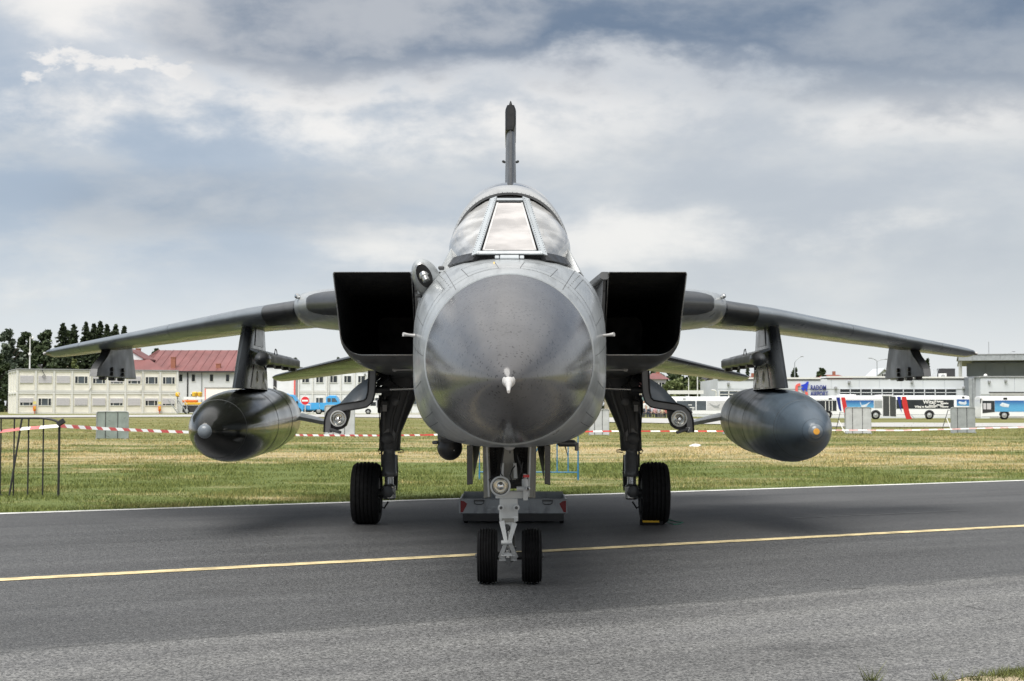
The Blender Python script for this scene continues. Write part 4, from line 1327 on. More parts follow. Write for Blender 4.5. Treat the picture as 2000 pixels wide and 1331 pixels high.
# yellow ground machine, white trailer and steel steps left of the tank
D9 = 181
yx = P(350, 0, D9).x; zg9 = zt(-40, D9)
YM = thing('yellow_loader', 'yellow airport loader with hooded lamps behind steel steps', 'loader', (yx, D9, zg9))
def v9(px): return P(px, 0, D9).x - yx
def z9(py): return zpx(py, D9) - zg9
MB().box(((v9(368) + v9(430)) / 2, 1, (z9(789) + z9(792)) / 2 + .1), (v9(430) - v9(368), 2.0, .3), bevel=.05).build('deck', M['yellow'], YM)
MB().box(((v9(366) + v9(430)) / 2, 1, z9(799)), (v9(430) - v9(362), 1.8, .85)).build('undercarriage', M['dark_trim'], YM)
MB().box(((v9(366) + v9(407)) / 2, .1, z9(778)), (v9(407) - v9(366), .12, z9(775.5) - z9(780.5))).build('name_board', M['white'], YM)
for (px, w) in ((387, .62), (397, .48)):
    MB().box((v9(px), .3, z9(770.5)), (w, .6, .6), bevel=.1).build('lamp_hood', M['yellow'], YM)
    MB().box((v9(px) + .16, -.02, z9(771)), (.22, .06, .4)).build('hood_face', pm('hood_dark_yellow', (.38, .24, .03), .6), YM)  # darker yellow plate on the front of the hood
MB().box((v9(378), .4, z9(784)), (1.8, .8, .3), bevel=.06).build('tool_tray', M['orange'], YM)
MB().box((v9(353), .5, z9(771)), (.5, .5, .55), bevel=.12).build('lamp_hood', M['yellow'], YM)
MB().cyl((v9(353), .5, 0), (v9(353), .5, z9(773)), .05, n=6).build('post', M['dark_trim'], YM)
for px in (372, 420):
    wheel(YM, v9(px), .38, .38, .05)
STP = thing('steel_steps', 'pair of grey steel steps with handrails beside cream cabins', 'steps', (yx, D9 - 2.5, zg9))
for x0_ in (0, 1.15):
    MB().tube([(x0_ - .4 + .1, 0, 1.75), (x0_ + .95, 0, .05)], .06, 6).build('stringer', M['galv'], STP)
    MB().tube([(x0_ - .3, 0, 2.5), (x0_ + .85, 0, 1.2), (x0_ + .85, 0, .05)], .035, 6).build('handrail', M['white_frame'], STP)
    MB().cyl((x0_ + .2, 0, .1), (x0_ + .2, 0, 1.95), .03, n=6).build('rail_post', M['white_frame'], STP)
    for i in range(6):
        MB().box((x0_ - .2 + i * .2, .4, 1.5 - i * .25), (.22, .8, .04)).build('tread', M['galv'], STP)
TR = thing('white_trailer', 'plain white box trailer behind the left drop tank', 'trailer', (P(407, 0, D9 + 3).x, D9 + 3, zg9))
MB().box((2.6, 1.2, z9(780)), (5.2, 2.4, z9(757.5) - z9(803)), bevel=.06).build('box', M['white'], TR)
MB().box((2.6, 1.2, z9(757)), (5.3, 2.5, .14)).build('roof_rim', M['grey_roof'], TR)
MB().box((.06, -.03, z9(778)), (.1, .05, 2.4)).build('marker_strip', M['coral'], TR)
for xx in (1.2, 3.8):
    wheel(TR, xx, .38, .38, .0)

# ---------------------------------------------------------------- seated crowd, each person an object
M['skin'] = pm('skin', (.45, .27, .19), .6)
shirts = [pm('shirt', c, .8) for c in ((.62, .62, .62), (.40, .41, .44), (.50, .16, .15), (.09, .12, .22), (.55, .48, .36), (.68, .68, .66), (.30, .36, .48), (.46, .28, .30))]
snames = ['white shirt', 'grey shirt', 'red top', 'dark blue top', 'beige top', 'bright white top', 'pale blue shirt', 'pink top']
pants = [pm('trousers', c, .85) for c in ((.03, .04, .07), (.05, .05, .05), (.12, .11, .09))]
hairs = [pm('hair', c, .7) for c in ((.03, .02, .015), (.16, .10, .05), (.012, .012, .012))]


def person_mesh(seated):
    v = []; e = []; r = []
    def add(p, rad, par):
        v.append(p); r.append(rad)
        if par is not None: e.append((par, len(v) - 1))
        return len(v) - 1
    hip = .50 if seated else .93
    pel = add((0, 0, hip), .15, None)
    wa = add((0, 0, hip + .2), .135, pel); chst = add((0, 0, hip + .42), .165, wa); nk = add((0, 0, hip + .58), .06, chst)
    hd = add((0, -.02, hip + .70), .095, nk); add((0, -.01, hip + .80), .085, hd)
    for s in (-1, 1):
        sh = add((s * .19, 0, hip + .48), .065, chst); el = add((s * .25, -.05, hip + .22), .048, sh)
        wr = add((s * .18, -.25, hip + .12) if seated else (s * .26, -.1, hip - .02), .036, el); add((s * .13, -.32, hip + .12) if seated else (s * .26, -.13, hip - .12), .04, wr)
        hp = add((s * .09, 0, hip - .03), .10, pel)
        if seated:
            kn = add((s * .12, -.45, hip + .0), .075, hp); an = add((s * .12, -.47, .09), .05, kn); add((s * .12, -.62, .05), .045, an)
        else:
            kn = add((s * .11, -.02, .50), .07, hp); an = add((s * .11, .02, .09), .05, kn); add((s * .11, -.14, .05), .045, an)
    me = bpy.data.meshes.new('person_base'); me.from_pydata(v, e, [])
    ob = bpy.data.objects.new('person_base', me); COL.objects.link(ob)
    sk = ob.modifiers.new('s', 'SKIN')
    for i, sv in enumerate(me.skin_vertices[0].data):
        sv.radius = (r[i], r[i] * .85); sv.use_root = (i == 0)
    sb = ob.modifiers.new('u', 'SUBSURF'); sb.levels = 1; sb.render_levels = 1
    bpy.context.view_layer.update()
    out = bpy.data.meshes.new_from_object(ob.evaluated_get(bpy.context.evaluated_depsgraph_get()))
    bpy.data.objects.remove(ob)
    for k in range(4): out.materials.append(M['skin'])
    for p in out.polygons:
        c = p.center
        if c.z > hip + .80 or (c.z > hip + .68 and c.y > .02): mi = 3
        elif c.z > hip + .56: mi = 0
        elif c.z > hip + .02: mi = 1 if abs(c.x) < .235 and c.y > -.2 else 0
        else: mi = 2 if not (not seated and abs(c.x) > .21) else 0
        p.material_index = mi; p.use_smooth = True
    return out


pm_s, pm_u = person_mesh(True), person_mesh(False)


def chair(x, y, z, where):
    c = thing('folding_chair', f'folding chair under the {where} of far crowd', 'chair', (x, y, z), 0, 'chairs of the seated crowd')
    MB().box((0, 0, .39), (.42, .42, .03)).build('seat', M['dark_trim'], c)
    MB().box((0, .22, .70), (.42, .03, .34)).build('backrest', M['dark_trim'], c)
    for sx in (-.19, .19):
        MB().cyl((sx, -.19, 0), (sx, -.19, .375), .015, n=5).build('leg', M['black_pipe'], c)
        MB().cyl((sx, .21, 0), (sx, .21, .53), .015, n=5).build('leg', M['black_pipe'], c)


i = 0
for row in range(3):
    for k in range(11):
        D = 166 + row * 1.7
        px = 1239 + k * 7.2 + (row % 2) * 3.4 + random.uniform(-1.2, 1.2)
        if px > 1318 or random.random() < .1: continue
        x = P(px, 0, D).x; z = zt(x, D)
        up = random.random() < .12
        o = bpy.data.objects.new('person', pm_u if up else pm_s); COL.objects.link(o)
        o.location = (x, D, z); o.rotation_euler = (0, 0, random.uniform(-.5, .5)); o.scale = [random.uniform(.93, 1.05)] * 3
        si = random.randrange(len(shirts)); pi_ = random.randrange(3); hi_ = random.randrange(3)
        for s_i, mm in enumerate((M['skin'], shirts[si], pants[pi_], hairs[hi_])):
            o.material_slots[s_i].link = 'OBJECT'; o.material_slots[s_i].material = mm
        rowname = ('front', 'middle', 'back')[row]
        tag(o, f"{'standing' if up else 'seated'} person in {snames[si]}, {ORD[k]} from left in {rowname} row of far crowd", 'person', 'people in the far crowd')
        if not up: chair(x, D + .02, z, f'{ORD[k]} person from left, {rowname} row')
        i += 1
o = bpy.data.objects.new('person', pm_u); COL.objects.link(o)
x = P(1263, 0, 164.5).x; o.location = (x, 164.5, zt(x, 164.5)); o.rotation_euler = (0, 0, .4)
for s_i, mm in enumerate((M['skin'], shirts[5], pants[0], hairs[0])):
    o.material_slots[s_i].link = 'OBJECT'; o.material_slots[s_i].material = mm
tag(o, 'person in bright white top and dark trousers standing before the crowd', 'person', 'people in the far crowd')
x = P(1237, 0, 165).x
FL = thing('orange_flag', 'small orange flag on a pole beside the crowd', 'flag', (x, 165, zt(x, 165)))
MB().cyl((0, 0, 0), (0, 0, 2.5), .02, n=5).build('pole', M['galv'], FL)
MB().prism([(0, 0, 1.7), (.5, .05, 1.6), (.42, .05, 2.3), (0, 0, 2.5)], (0, .02, 0)).build('cloth', M['orange'], FL)
# ---------------------------------------------------------------- the jet
JX, JY = -0.02, 15.0
OFF = (0, JY, 0)
JET = thing('fighter_jet', 'grey twin-engined swing-wing fighter jet parked nose on with two drop tanks', 'fighter jet', (JX, JY, 0))


def paint(name, col, rough, coat=0.15, grime=0.35, lines=0.0, specks=0.0, metal=0.0, period=.62):
    m = pm(name, col, rough, metal=metal, var=.10, scale=2.2, coat=coat, rvar=.07)
    q, b, tcn = nodes_of(m)
    vec = tcn.outputs['Object']
    base = b.inputs['Base Color'].links[0].from_socket
    st = q.noise(q.scalevec(vec, (5.0, .8, 2.0)), 1.6, 6, .62, .4)
    base = q.mix(q.math('MULTIPLY', q.ramp(st, .48, .72), grime), base, tuple(c * .45 for c in col))
    sc = q.noise(q.scalevec(vec, (1.2, 9.0, 9.0)), 4.0, 5, .7)
    base = q.mix(q.math('MULTIPLY', q.ramp(sc, .62, .70), grime * .8), base, tuple(min(1, c * 1.9 + .03) for c in col))
    if lines:
        sp = q.n('ShaderNodeSeparateXYZ', {0: vec})
        fr = q.math('FRACT', q.math('MULTIPLY', q.math('ADD', sp.outputs[1], 20.13), 1.0 / period))
        ln = q.math('LESS_THAN', q.math('ABSOLUTE', q.math('SUBTRACT', fr, .5)), .009)
        base = q.mix(q.math('MULTIPLY', ln, lines), base, tuple(c * .18 for c in col))
    if specks:
        v1 = q.n('ShaderNodeTexVoronoi', {'Vector': vec, 'Scale': 34.0, 'Randomness': 1.0})
        szn = q.noise(vec, 5.0, 3)
        dots = q.ramp(q.math('SUBTRACT', v1.outputs['Distance'], q.math('MULTIPLY', q.ramp(szn, .36, .62), .24)), .05, -.03)
        v2 = q.ramp(q.noise(vec, 48.0, 2, .5), .63, .70)
        base = q.mix(q.math('MULTIPLY', q.math('MAXIMUM', dots, v2), specks), base, (.03, .03, .032))
    q.set(b.inputs['Base Color'], base)
    return m


J = {}
J['grey'] = paint('jet_grey', (.325, .345, .355), .34, .3, .55, .8)
J['radome'] = paint('radome_grey', (.088, .088, .092), .45, .85, .16, 0, .95)
for n_ in J['radome'].node_tree.nodes:
    if n_.type == 'BSDF_PRINCIPLED':
        n_.inputs['Coat IOR'].default_value = 1.5; n_.inputs['Coat Roughness'].default_value = .18; n_.inputs['Specular IOR Level'].default_value = .05
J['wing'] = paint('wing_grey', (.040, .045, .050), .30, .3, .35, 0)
J['slat'] = paint('slat_grey', (.140, .162, .182), .33, .3, .3, 0)
J['dark'] = paint('dark_grey', (.052, .055, .058), .38, .15, .4, 0)
J['cowl'] = paint('cowl_grey', (.120, .122, .125), .36, .2, .45, .7)
J['tank_black'] = paint('tank_olive_black', (.011, .012, .010), .20, .3, .35, .8, period=.55)
J['tank_grey'] = paint('tank_blue_grey', (.068, .092, .118), .42, .2, .55, .6, period=.55)
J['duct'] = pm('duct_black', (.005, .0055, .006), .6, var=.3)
J['gear_grey'] = paint('gear_grey', (.54, .55, .54), .42, .1, .5)
J['gear_dark'] = paint('gear_dark', (.060, .062, .064), .42, .1, .5)
J['well'] = paint('well_grey', (.24, .235, .21), .5, .1, .6)
J['chrome'] = pm('chrome', (.75, .75, .74), .12, metal=1.0, var=.05)
J['steel'] = pm('steel', (.45, .45, .44), .3, metal=.9, var=.15)
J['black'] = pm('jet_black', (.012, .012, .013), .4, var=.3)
J['frame'] = paint('windscreen_frame', (.36, .39, .41), .42, .15, .25)
J['canopy_frame'] = paint('canopy_frame', (.34, .35, .355), .30, .4, .25)
J['seal'] = pm('seal_white', (.46, .455, .45), .6)
J['hose'] = pm('hose_black', (.014, .014, .014), .5)
J['pane_front'] = pm('armoured_pane', (.53, .485, .465), .10, var=.05, coat=.8, scale=1.2)


def glassmat(name, tint, opac, rough=.06):
    m = bpy.data.materials.new(name); m.use_nodes = True; m.node_tree.nodes.clear()
    q = NG(m.node_tree)
    tcn = q.n('ShaderNodeTexCoord')
    nz = q.noise(q.scalevec(tcn.outputs['Object'], (1.5, 1.5, 5)), 2.0, 4)
    gl = q.n('ShaderNodeBsdfGlossy', {'Color': (.95, .95, .95, 1), 'Roughness': rough})
    df = q.n('ShaderNodeBsdfDiffuse', {'Color': (*tint, 1)})
    tr = q.n('ShaderNodeBsdfTransparent', {'Color': (.62, .64, .66, 1)})
    a = q.n('ShaderNodeMixShader', {0: q.ramp(nz, .3, .7, opac * .6, min(1, opac * 1.4)), 1: tr.outputs[0], 2: df.outputs[0]})
    fr = q.n('ShaderNodeFresnel', {'IOR': 1.75})
    b = q.n('ShaderNodeMixShader', {0: q.math('ADD', fr.outputs[0], .10, clamp=True), 1: a.outputs[0], 2: gl.outputs[0]})
    q.n('ShaderNodeOutputMaterial', {0: b.outputs[0]})
    return m


J['glass_side'] = glassmat('side_glass', (.66, .66, .65), .58)
J['pane_front'] = glassmat('armoured_glass', (.52, .495, .48), .95)
J['glass_canopy'] = glassmat('canopy_glass', (.40, .41, .42), .55)


def sec(Y, hw, zt_, zb, zc, nt_, nb, n=64):
    pts = []
    for k in range(n):
        a = 2 * math.pi * k / n
        c, s_ = math.cos(a), math.sin(a)
        e = nt_ if s_ >= 0 else nb
        x = hw * math.copysign(abs(c) ** (2 / e), c)
        z = zc + ((zt_ - zc) if s_ >= 0 else (zc - zb)) * math.copysign(abs(s_) ** (2 / e), s_)
        pts.append(Vector((x, Y, z)))
    return pts


# nose and front fuselage --------------------------------------------------
fus = [(10.90, .620, 2.410, 1.160, 1.780, 2.0, 2.0), (11.05, .648, 2.452, 1.146, 1.790, 2.05, 2.12), (11.25, .682, 2.50, 1.132, 1.80, 2.2, 2.3),
       (11.5, .717, 2.552, 1.120, 1.81, 2.4, 2.6), (11.75, .750, 2.60, 1.114, 1.82, 2.6, 2.85), (12.0, .778, 2.635, 1.110, 1.83, 2.8, 3.1),
       (12.5, .814, 2.675, 1.112, 1.85, 3.1, 3.4), (13.2, .832, 2.70, 1.118, 1.86, 3.3, 3.6), (14.2, .838, 2.72, 1.15, 1.88, 3.4, 3.6), (16.8, .84, 2.74, 1.30, 1.95, 3.4, 3.6), (18.5, .80, 2.70, 1.45, 2.0, 3, 3)]
B = MB(); B.rings([sec(*s_) for s_ in fus])
body = B.build('fuselage', J['grey'], JET, OFF, smooth=50)
tipY, baseY, tz0 = 8.86, 10.885, 1.60
rs = []
for i in range(25):
    t = i / 24.0
    k = math.sin(t * math.pi / 2) ** .80 * (1 - .0 * t)
    k = (t ** .66) * (1 + .16 * (1 - t)) if t > 0 else .0
    k = min(k, 1.0) if i < 24 else 1.0
    zc_ = tz0 + (1.780 - tz0) * t ** 1.1
    Y = tipY + (baseY - tipY) * t
    rs.append(sec(Y, max(.012, .617 * k), zc_ + max(.012, .628 * k), zc_ - max(.012, .616 * k), zc_, 2.0, 2.0))
MB().rings(rs).build('radome', J['radome'], JET, OFF, smooth=60)
MB().rings([sec(10.878, .6185, 2.4085, 1.1615, 1.78, 2, 2), sec(10.878, .606, 2.396, 1.175, 1.78, 2, 2), sec(10.91, .606, 2.396, 1.175, 1.78, 2, 2), sec(10.91, .6275, 2.417, 1.153, 1.78, 2.0, 2.0)], False, False).build('radome_joint', J['frame'], JET, OFF, smooth=40)
# panel joints and hatches: thin dark strips lying on the skin
def skin_pt(Y, ang, lift=.0015):
    for a_, b_ in zip(fus[:-1], fus[1:]):
        if a_[0] <= Y <= b_[0]:
            k = (Y - a_[0]) / (b_[0] - a_[0])
            q_ = [a_[i] + (b_[i] - a_[i]) * k for i in range(7)]
            break
    c, s_ = math.cos(math.radians(ang)), math.sin(math.radians(ang))
    e = q_[5] if s_ >= 0 else q_[6]
    x = (q_[1] + lift) * math.copysign(abs(c) ** (2 / e), c)
    z = q_[4] + ((q_[2] - q_[4] + lift) if s_ >= 0 else (q_[4] - q_[3] + lift)) * math.copysign(abs(s_) ** (2 / e), s_)
    return Vector((x, Y, z))
J['joint'] = pm('joint_dark', (.10, .105, .11), .8)  # dark grey of the panel joints and fasteners
def skin_line(name, pts, w=.0045):
    fine = []
    for (y0, a0), (y1, a1) in zip(pts[:-1], pts[1:]):
        for t in np.linspace(0, 1, 10, endpoint=False):
            fine.append((y0 + (y1 - y0) * t, a0 + (a1 - a0) * t))
    fine.append(pts[-1])
    P3 = [skin_pt(*p) for p in fine]
    mb = MB(); L_ = []; R_ = []
    for i, p in enumerate(P3):
        d = (P3[min(i + 1, len(P3) - 1)] - P3[max(i - 1, 0)]).normalized()
        n_ = Vector((p.x, 0, p.z - 1.83)).normalized()
        sd_ = d.cross(n_).normalized()
        L_.append(p + sd_ * w / 2); R_.append(p - sd_ * w / 2)
    k = len(L_)
    mb.add(L_ + R_, [(i, i + 1, k + i + 1, k + i) for i in range(k - 1)])
    mb.build(name, J['joint'], body, OFF)
def hatch(y0, y1, a0, a1): skin_line('hatch_joint', [(y0, a0), (y1, a0), (y1, a1), (y0, a1), (y0, a0)])
for s in (0, 1):
    m_ = (lambda a: a) if s == 0 else (lambda a: 180 - a)
    hatch(11.18, 11.62, m_(64), m_(84)); hatch(11.3, 11.95, m_(18), m_(46)); hatch(11.25, 11.85, m_(-12), m_(-34)); hatch(11.35, 12.1, m_(-42), m_(-66))
    skin_line('skin_joint', [(11.0, m_(52)), (12.4, m_(56))]); skin_line('skin_joint', [(11.0, m_(2)), (12.5, m_(4))])
    for t in np.linspace(11.2, 12.0, 9):
        p = skin_pt(t, m_(50)); MB().lathe(p, Vector((p.x, -.4, p.z - 1.83)), [(-.002, .0045), (.0015, .004)], 6).build('fastener', J['joint'], body, OFF)
for Y in (11.17, 11.98):
    skin_line('skin_joint', [(Y, a) for a in range(-80, 261, 20)], .004)
# pitot probe
pt = MB().lathe((0, tipY + .10, 1.605), (0, -.97, -.25), [(0, .036), (.03, .041), (.075, .040), (.085, .033), (.12, .030), (.13, .021), (.20, .019), (.205, .015), (.29, .011), (.335, .009), (.34, .009)], 20)
pt.build('pitot_probe', J['seal'], JET, OFF, smooth=30)
# small probes and blades
for s in (-1, 1):
    c = P(993.5 + s * 184, 656, 11.75); c2 = P(993.5 + s * 206, 653.5, 11.7)
    c.x -= JX; c2.x -= JX
    o = MB().lathe(c, c2 - c, [(0, .016), (.02, .012), ((c2 - c).length * .5, .011), ((c2 - c).length, .017)], 10).build('vane_probe', J['seal'], JET, OFF, smooth=40)
c = P(964.5, 527, 11.45); c.x -= JX
MB().prism([(c.x - .008, c.y, c.z - .03), (c.x + .018, c.y, c.z - .03), (c.x + .006, c.y + .05, c.z + .065), (c.x - .004, c.y + .05, c.z + .065)], (0, .02, 0)).build('sideslip_vane', pm('vane_yellow', (.62, .42, .10), .5), JET, OFF)
# panels round the windscreen base and nose join strakes
strake = J['black']
for s in (-1, 1):
    pts = []
    for (px, py, Y) in ((828, 672, 11.02), (827, 692, 11.0), (829, 715, 10.99), (836, 740, 10.97), (846, 762, 10.95), (846, 745, 10.93), (839, 722, 10.93), (834, 700, 10.94), (833, 680, 10.97)):
        p = P(993.5 + s * (993.5 - px - 1.0), py, Y); p.x -= JX
        pts.append(p)
# windscreen ------------------------------------------------------------------
archY, bz = 13.10, 2.70


def arch_pt(a, hw, ztop, Y, zb=2.72):
    """a runs -1..1 across the arch"""
    th = (1 - a) * math.pi / 2
    return Vector((hw * math.copysign(abs(math.cos(th)) ** .92, math.cos(th)), Y, zb + (ztop - zb) * abs(math.sin(th)) ** .92))


AH, AT = .512, 3.315
f_bl, f_br = Vector((-.238, 11.90, 2.675)), Vector((.238, 11.90, 2.675))
f_tl, f_tr = Vector((-.112, 12.93, 3.235)), Vector((.112, 12.93, 3.235))
# front pane
o3 = Vector((0, -.004, .006))
nseg = 8
def lerp4(u, v, bl, br, tl, tr):
    return bl.lerp(br, u).lerp(tl.lerp(tr, u), v)
mb = MB()
pane = [lerp4(u, v, f_bl, f_br, f_tl, f_tr) + Vector((0, -.012 * (1 - (2 * u - 1) ** 2), 0)) for v in np.linspace(0.045, .955, 9) for u in np.linspace(.06, .94, 9)]
mb.add(pane, [(j * 9 + i, j * 9 + i + 1, (j + 1) * 9 + i + 1, (j + 1) * 9 + i) for j in range(8) for i in range(8)])
mb.build('windscreen_pane', J['pane_front'], JET, OFF, smooth=60)
# thin pale sealant round the pane
def strip(path, w, lift, mat, name, parent=JET, nrm=None):
    mb = MB(); L_ = []; R_ = []
    for i, p in enumerate(path):
        d = (path[min(i + 1, len(path) - 1)] - path[max(i - 1, 0)]).normalized()
        n_ = nrm[i] if isinstance(nrm, list) else nrm
        sdv = d.cross(n_).normalized()
        L_.append(p + sdv * w / 2 + n_ * lift); R_.append(p - sdv * w / 2 + n_ * lift)
    k = len(path)
    th = [p - (nrm[i] if isinstance(nrm, list) else nrm) * (lift + .012) for i, p in enumerate(path)]
    rings = [[L_[i], R_[i], R_[i] - (nrm[i] if isinstance(nrm, list) else nrm) * .015, L_[i] - (nrm[i] if isinstance(nrm, list) else nrm) * .015] for i in range(k)]
    mb.rings(rings)
    return mb.build(name, mat, parent, OFF)
fn = (f_br - f_bl).cross(f_tl - f_bl).normalized()
if fn.y > 0: fn = -fn
inset = [lerp4(u, v, f_bl, f_br, f_tl, f_tr) for u, v in ((.05, .04), (.95, .04), (.95, .96), (.05, .96), (.05, .04))]
strip(inset[:2], .018, .004, J['seal'], 'pane_sealant', nrm=fn); strip(inset[1:3], .016, .004, J['seal'], 'pane_sealant', nrm=fn)
strip(inset[3:5], .016, .004, J['seal'], 'pane_sealant', nrm=fn)
# side posts with rivets
riv = MB()
def rivet(p, n_, r=.0042):
    riv.lathe(p, n_, [(0, r), (.003, r * .7)], 6)
for s in (-1, 1):
    a = Vector((s * .268, 11.93, 2.672)); b_ = Vector((s * .142, 12.965, 3.255))
    n_ = Vector((s * .45, -.80, .62)).normalized()
    path = [a.lerp(b_, t) for t in np.linspace(-.03, 1.02, 6)]
    strip(path, .064, .012, J['frame'], 'windscreen_post', nrm=n_)
    for t in np.linspace(.02, .98, 26):
        sdv = (b_ - a).normalized().cross(n_).normalized()
        for k in (-.022, .022):
            rivet(a.lerp(b_, t) + sdv * k + n_ * .0125, n_)
strip([Vector((-.262, 11.895, 2.672)), Vector((.262, 11.895, 2.672))], .030, .006, J['frame'], 'windscreen_sill', nrm=Vector((0, -.8, .6)))
strip([f_tl + Vector((-.05, .02, .01)), f_tr + Vector((.05, .02, .01))], .05, .010, J['frame'], 'windscreen_head', nrm=fn)
MB().box((.0, 11.868, 2.632), (.155, .022, .045), Matrix.Rotation(-.7, 3, 'X'), bevel=.006).build('sill_bracket', J['frame'], JET, OFF)
for s in (-1, 1):
    MB().box((s * .10, 11.872, 2.634), (.035, .012, .035), Matrix.Rotation(-.7, 3, 'X'), bevel=.004).build('sill_tab', J['frame'], JET, OFF)
# side panes: ruled from the base curve to the arch, bulged outward
def base_curve(s, t):
    p = Vector((s * (.262 + (AH - .262) * (1 - (1 - t) ** 1.9)), 11.93 + (archY - 11.93) * t, 2.668 + .05 * t))
    return p
def top_curve(s, t):
    # arch from the top corner down to its foot
    a0 = .30
    return arch_pt(s * (a0 + (1 - a0) * t), AH, AT, archY)
post_top = {}
for s in (-1, 1):
    mb = MB(); NU, NV = 14, 12
    a = Vector((s * .262, 11.95, 2.668)); b_ = Vector((s * .150, 12.97, 3.25))
    V = []
    for i in range(NU + 1):
        t = i / NU
        p0 = base_curve(s, t)
        p1 = Vector((s * .150, 12.97, 3.25)).lerp(top_curve(s, t), min(1, t * 6)) if t < .166 else top_curve(s, t)
        if i == 0: p0, p1 = a, b_
        for j in range(NV + 1):
            v = j / NV
            p = p0.lerp(p1, v)
            bulge = .075 * math.sin(math.pi * v) * math.sin(math.pi * min(1, t * 1.0) * .9 + .1)
            p += Vector((s * .85, -.25, .35)) * bulge * (1 - t * .35)
            V.append(p)
    mb.add(V, [(i * (NV + 1) + j, (i + 1) * (NV + 1) + j, (i + 1) * (NV + 1) + j + 1, i * (NV + 1) + j + 1) for i in range(NU) for j in range(NV)])
    mb.build('windscreen_side_pane', J['glass_side'], JET, OFF, smooth=70)
    # dark anti-glare fairing strips at the foot of the side panes
    mb = MB(); L_ = []; R_ = []
    for t in np.linspace(-.02, .62, 10):
        p = base_curve(s, max(0, t)); p = p + Vector((s * .005, -.012, 0))
        if t < 0: p.x -= s * .02
        L_.append(p + Vector((s * .006, -.01, .008))); R_.append(p + Vector((s * .052, -.055, -.060 - .01 * t)))
    k = len(L_)
    mb.rings([[L_[i], R_[i], R_[i] + Vector((-s * .02, .03, -.02)), L_[i] + Vector((-s * .02, .03, -.02))] for i in range(k)])
    mb.build('windscreen_fillet', J['black'], JET, OFF, smooth=50)
    # sill fairing from arch foot down to the shoulder
    mb = MB()
    A_ = [Vector((s * .505, 12.75, 2.80)), Vector((s * .53, 13.15, 2.83)), Vector((s * .55, 14.2, 2.84)), Vector((s * .55, 16.0, 2.84))]
    B_ = [Vector((s * .60, 12.62, 2.585)), Vector((s * .655, 13.1, 2.59)), Vector((s * .70, 14.2, 2.60)), Vector((s * .70, 16.0, 2.60))]
    mb.rings([[A_[i], B_[i], B_[i] - Vector((s * .25, 0, .1)), A_[i] - Vector((s * .1, 0, .1))] for i in range(4)])
    mb.build('canopy_sill', J['grey'], JET, OFF, smooth=40)
# windscreen arch and canopy
def archring(Y, hw, ztop, zb=2.70, n=33):
    return [arch_pt(a, hw, ztop, Y, zb) for a in np.linspace(-1, 1, n)]
mb = MB()
mb.rings([archring(13.02, AH - .012, AT - .012), archring(13.02, AH + .012, AT + .008), archring(13.14, AH + .022, AT + .022), archring(13.14, AH - .012, AT - .01)], False, False, closed=False)
mb.build('windscreen_arch', J['gear_dark'], JET, OFF, smooth=40)
for a in np.linspace(-.93, .93, 44):
    p = arch_pt(a, AH + .016, AT + .014, 13.045, 2.72)
    rivet(p, Vector((p.x, -.6, p.z - 2.72)).normalized(), .0036)
mb = MB()
mb.rings([archring(13.15, AH + .020, AT + .022), archring(13.17, AH + .034, AT + .046), archring(13.30, AH + .040, AT + .095), archring(13.46, AH + .044, AT + .140)], False, False, closed=False)
mb.build('canopy_front_frame', J['canopy_frame'], JET, OFF, smooth=50)
cs_ = [(13.46, AH + .043, AT + .139), (13.8, AH + .050, AT + .215), (14.2, AH + .055, AT + .262), (14.8, AH + .055, AT + .29), (15.5, AH + .05, AT + .27), (16.2, AH + .03, AT + .19)]
mb = MB(); mb.rings([archring(*c) for c in cs_], False, False, closed=False)
mb.build('canopy', J['glass_canopy'], JET, OFF, smooth=60)
mb = MB(); mb.rings([sec(16.2, .50, AT + .17, 2.4, 2.8, 2, 3), sec(17.5, .46, 3.30, 2.4, 2.8, 2, 3), sec(20, .40, 3.05, 2.4, 2.75, 2, 3), sec(23, .3, 2.8, 2.3, 2.6, 2, 3)])
mb.build('dorsal_spine', J['grey'], JET, OFF, smooth=50)
# cockpit interior seen through the panes
MB().rings([sec(12.35, .33, 2.90, 2.4, 2.7, 2.4, 3), sec(12.8, .42, 2.98, 2.4, 2.7, 2.4, 3), sec(12.98, .42, 2.95, 2.4, 2.7, 2.4, 3)]).build('instrument_coaming', J['black'], JET, OFF, smooth=50)
mb = MB()
mb.box((0, 13.9, 2.98), (.46, .16, .75), Matrix.Rotation(-.2, 3, 'X'), bevel=.05); mb.box((0, 13.93, 3.32), (.30, .16, .2), bevel=.05)
mb.build('ejection_seat', J['gear_dark'], JET, OFF)
MB().box((.27, 13.2, 2.93), (.07, .5, .22), bevel=.03).build('side_console', J['well'], JET, OFF)
MB().box((0, 14.3, 2.745), (.9, 3.4, .05)).build('cockpit_floor', J['black'], JET, OFF)
# inside rail of the right side pane
riv.build('rivets', J['black'], JET, OFF)
tag(bpy.data.objects['rivets'], kind='stuff')

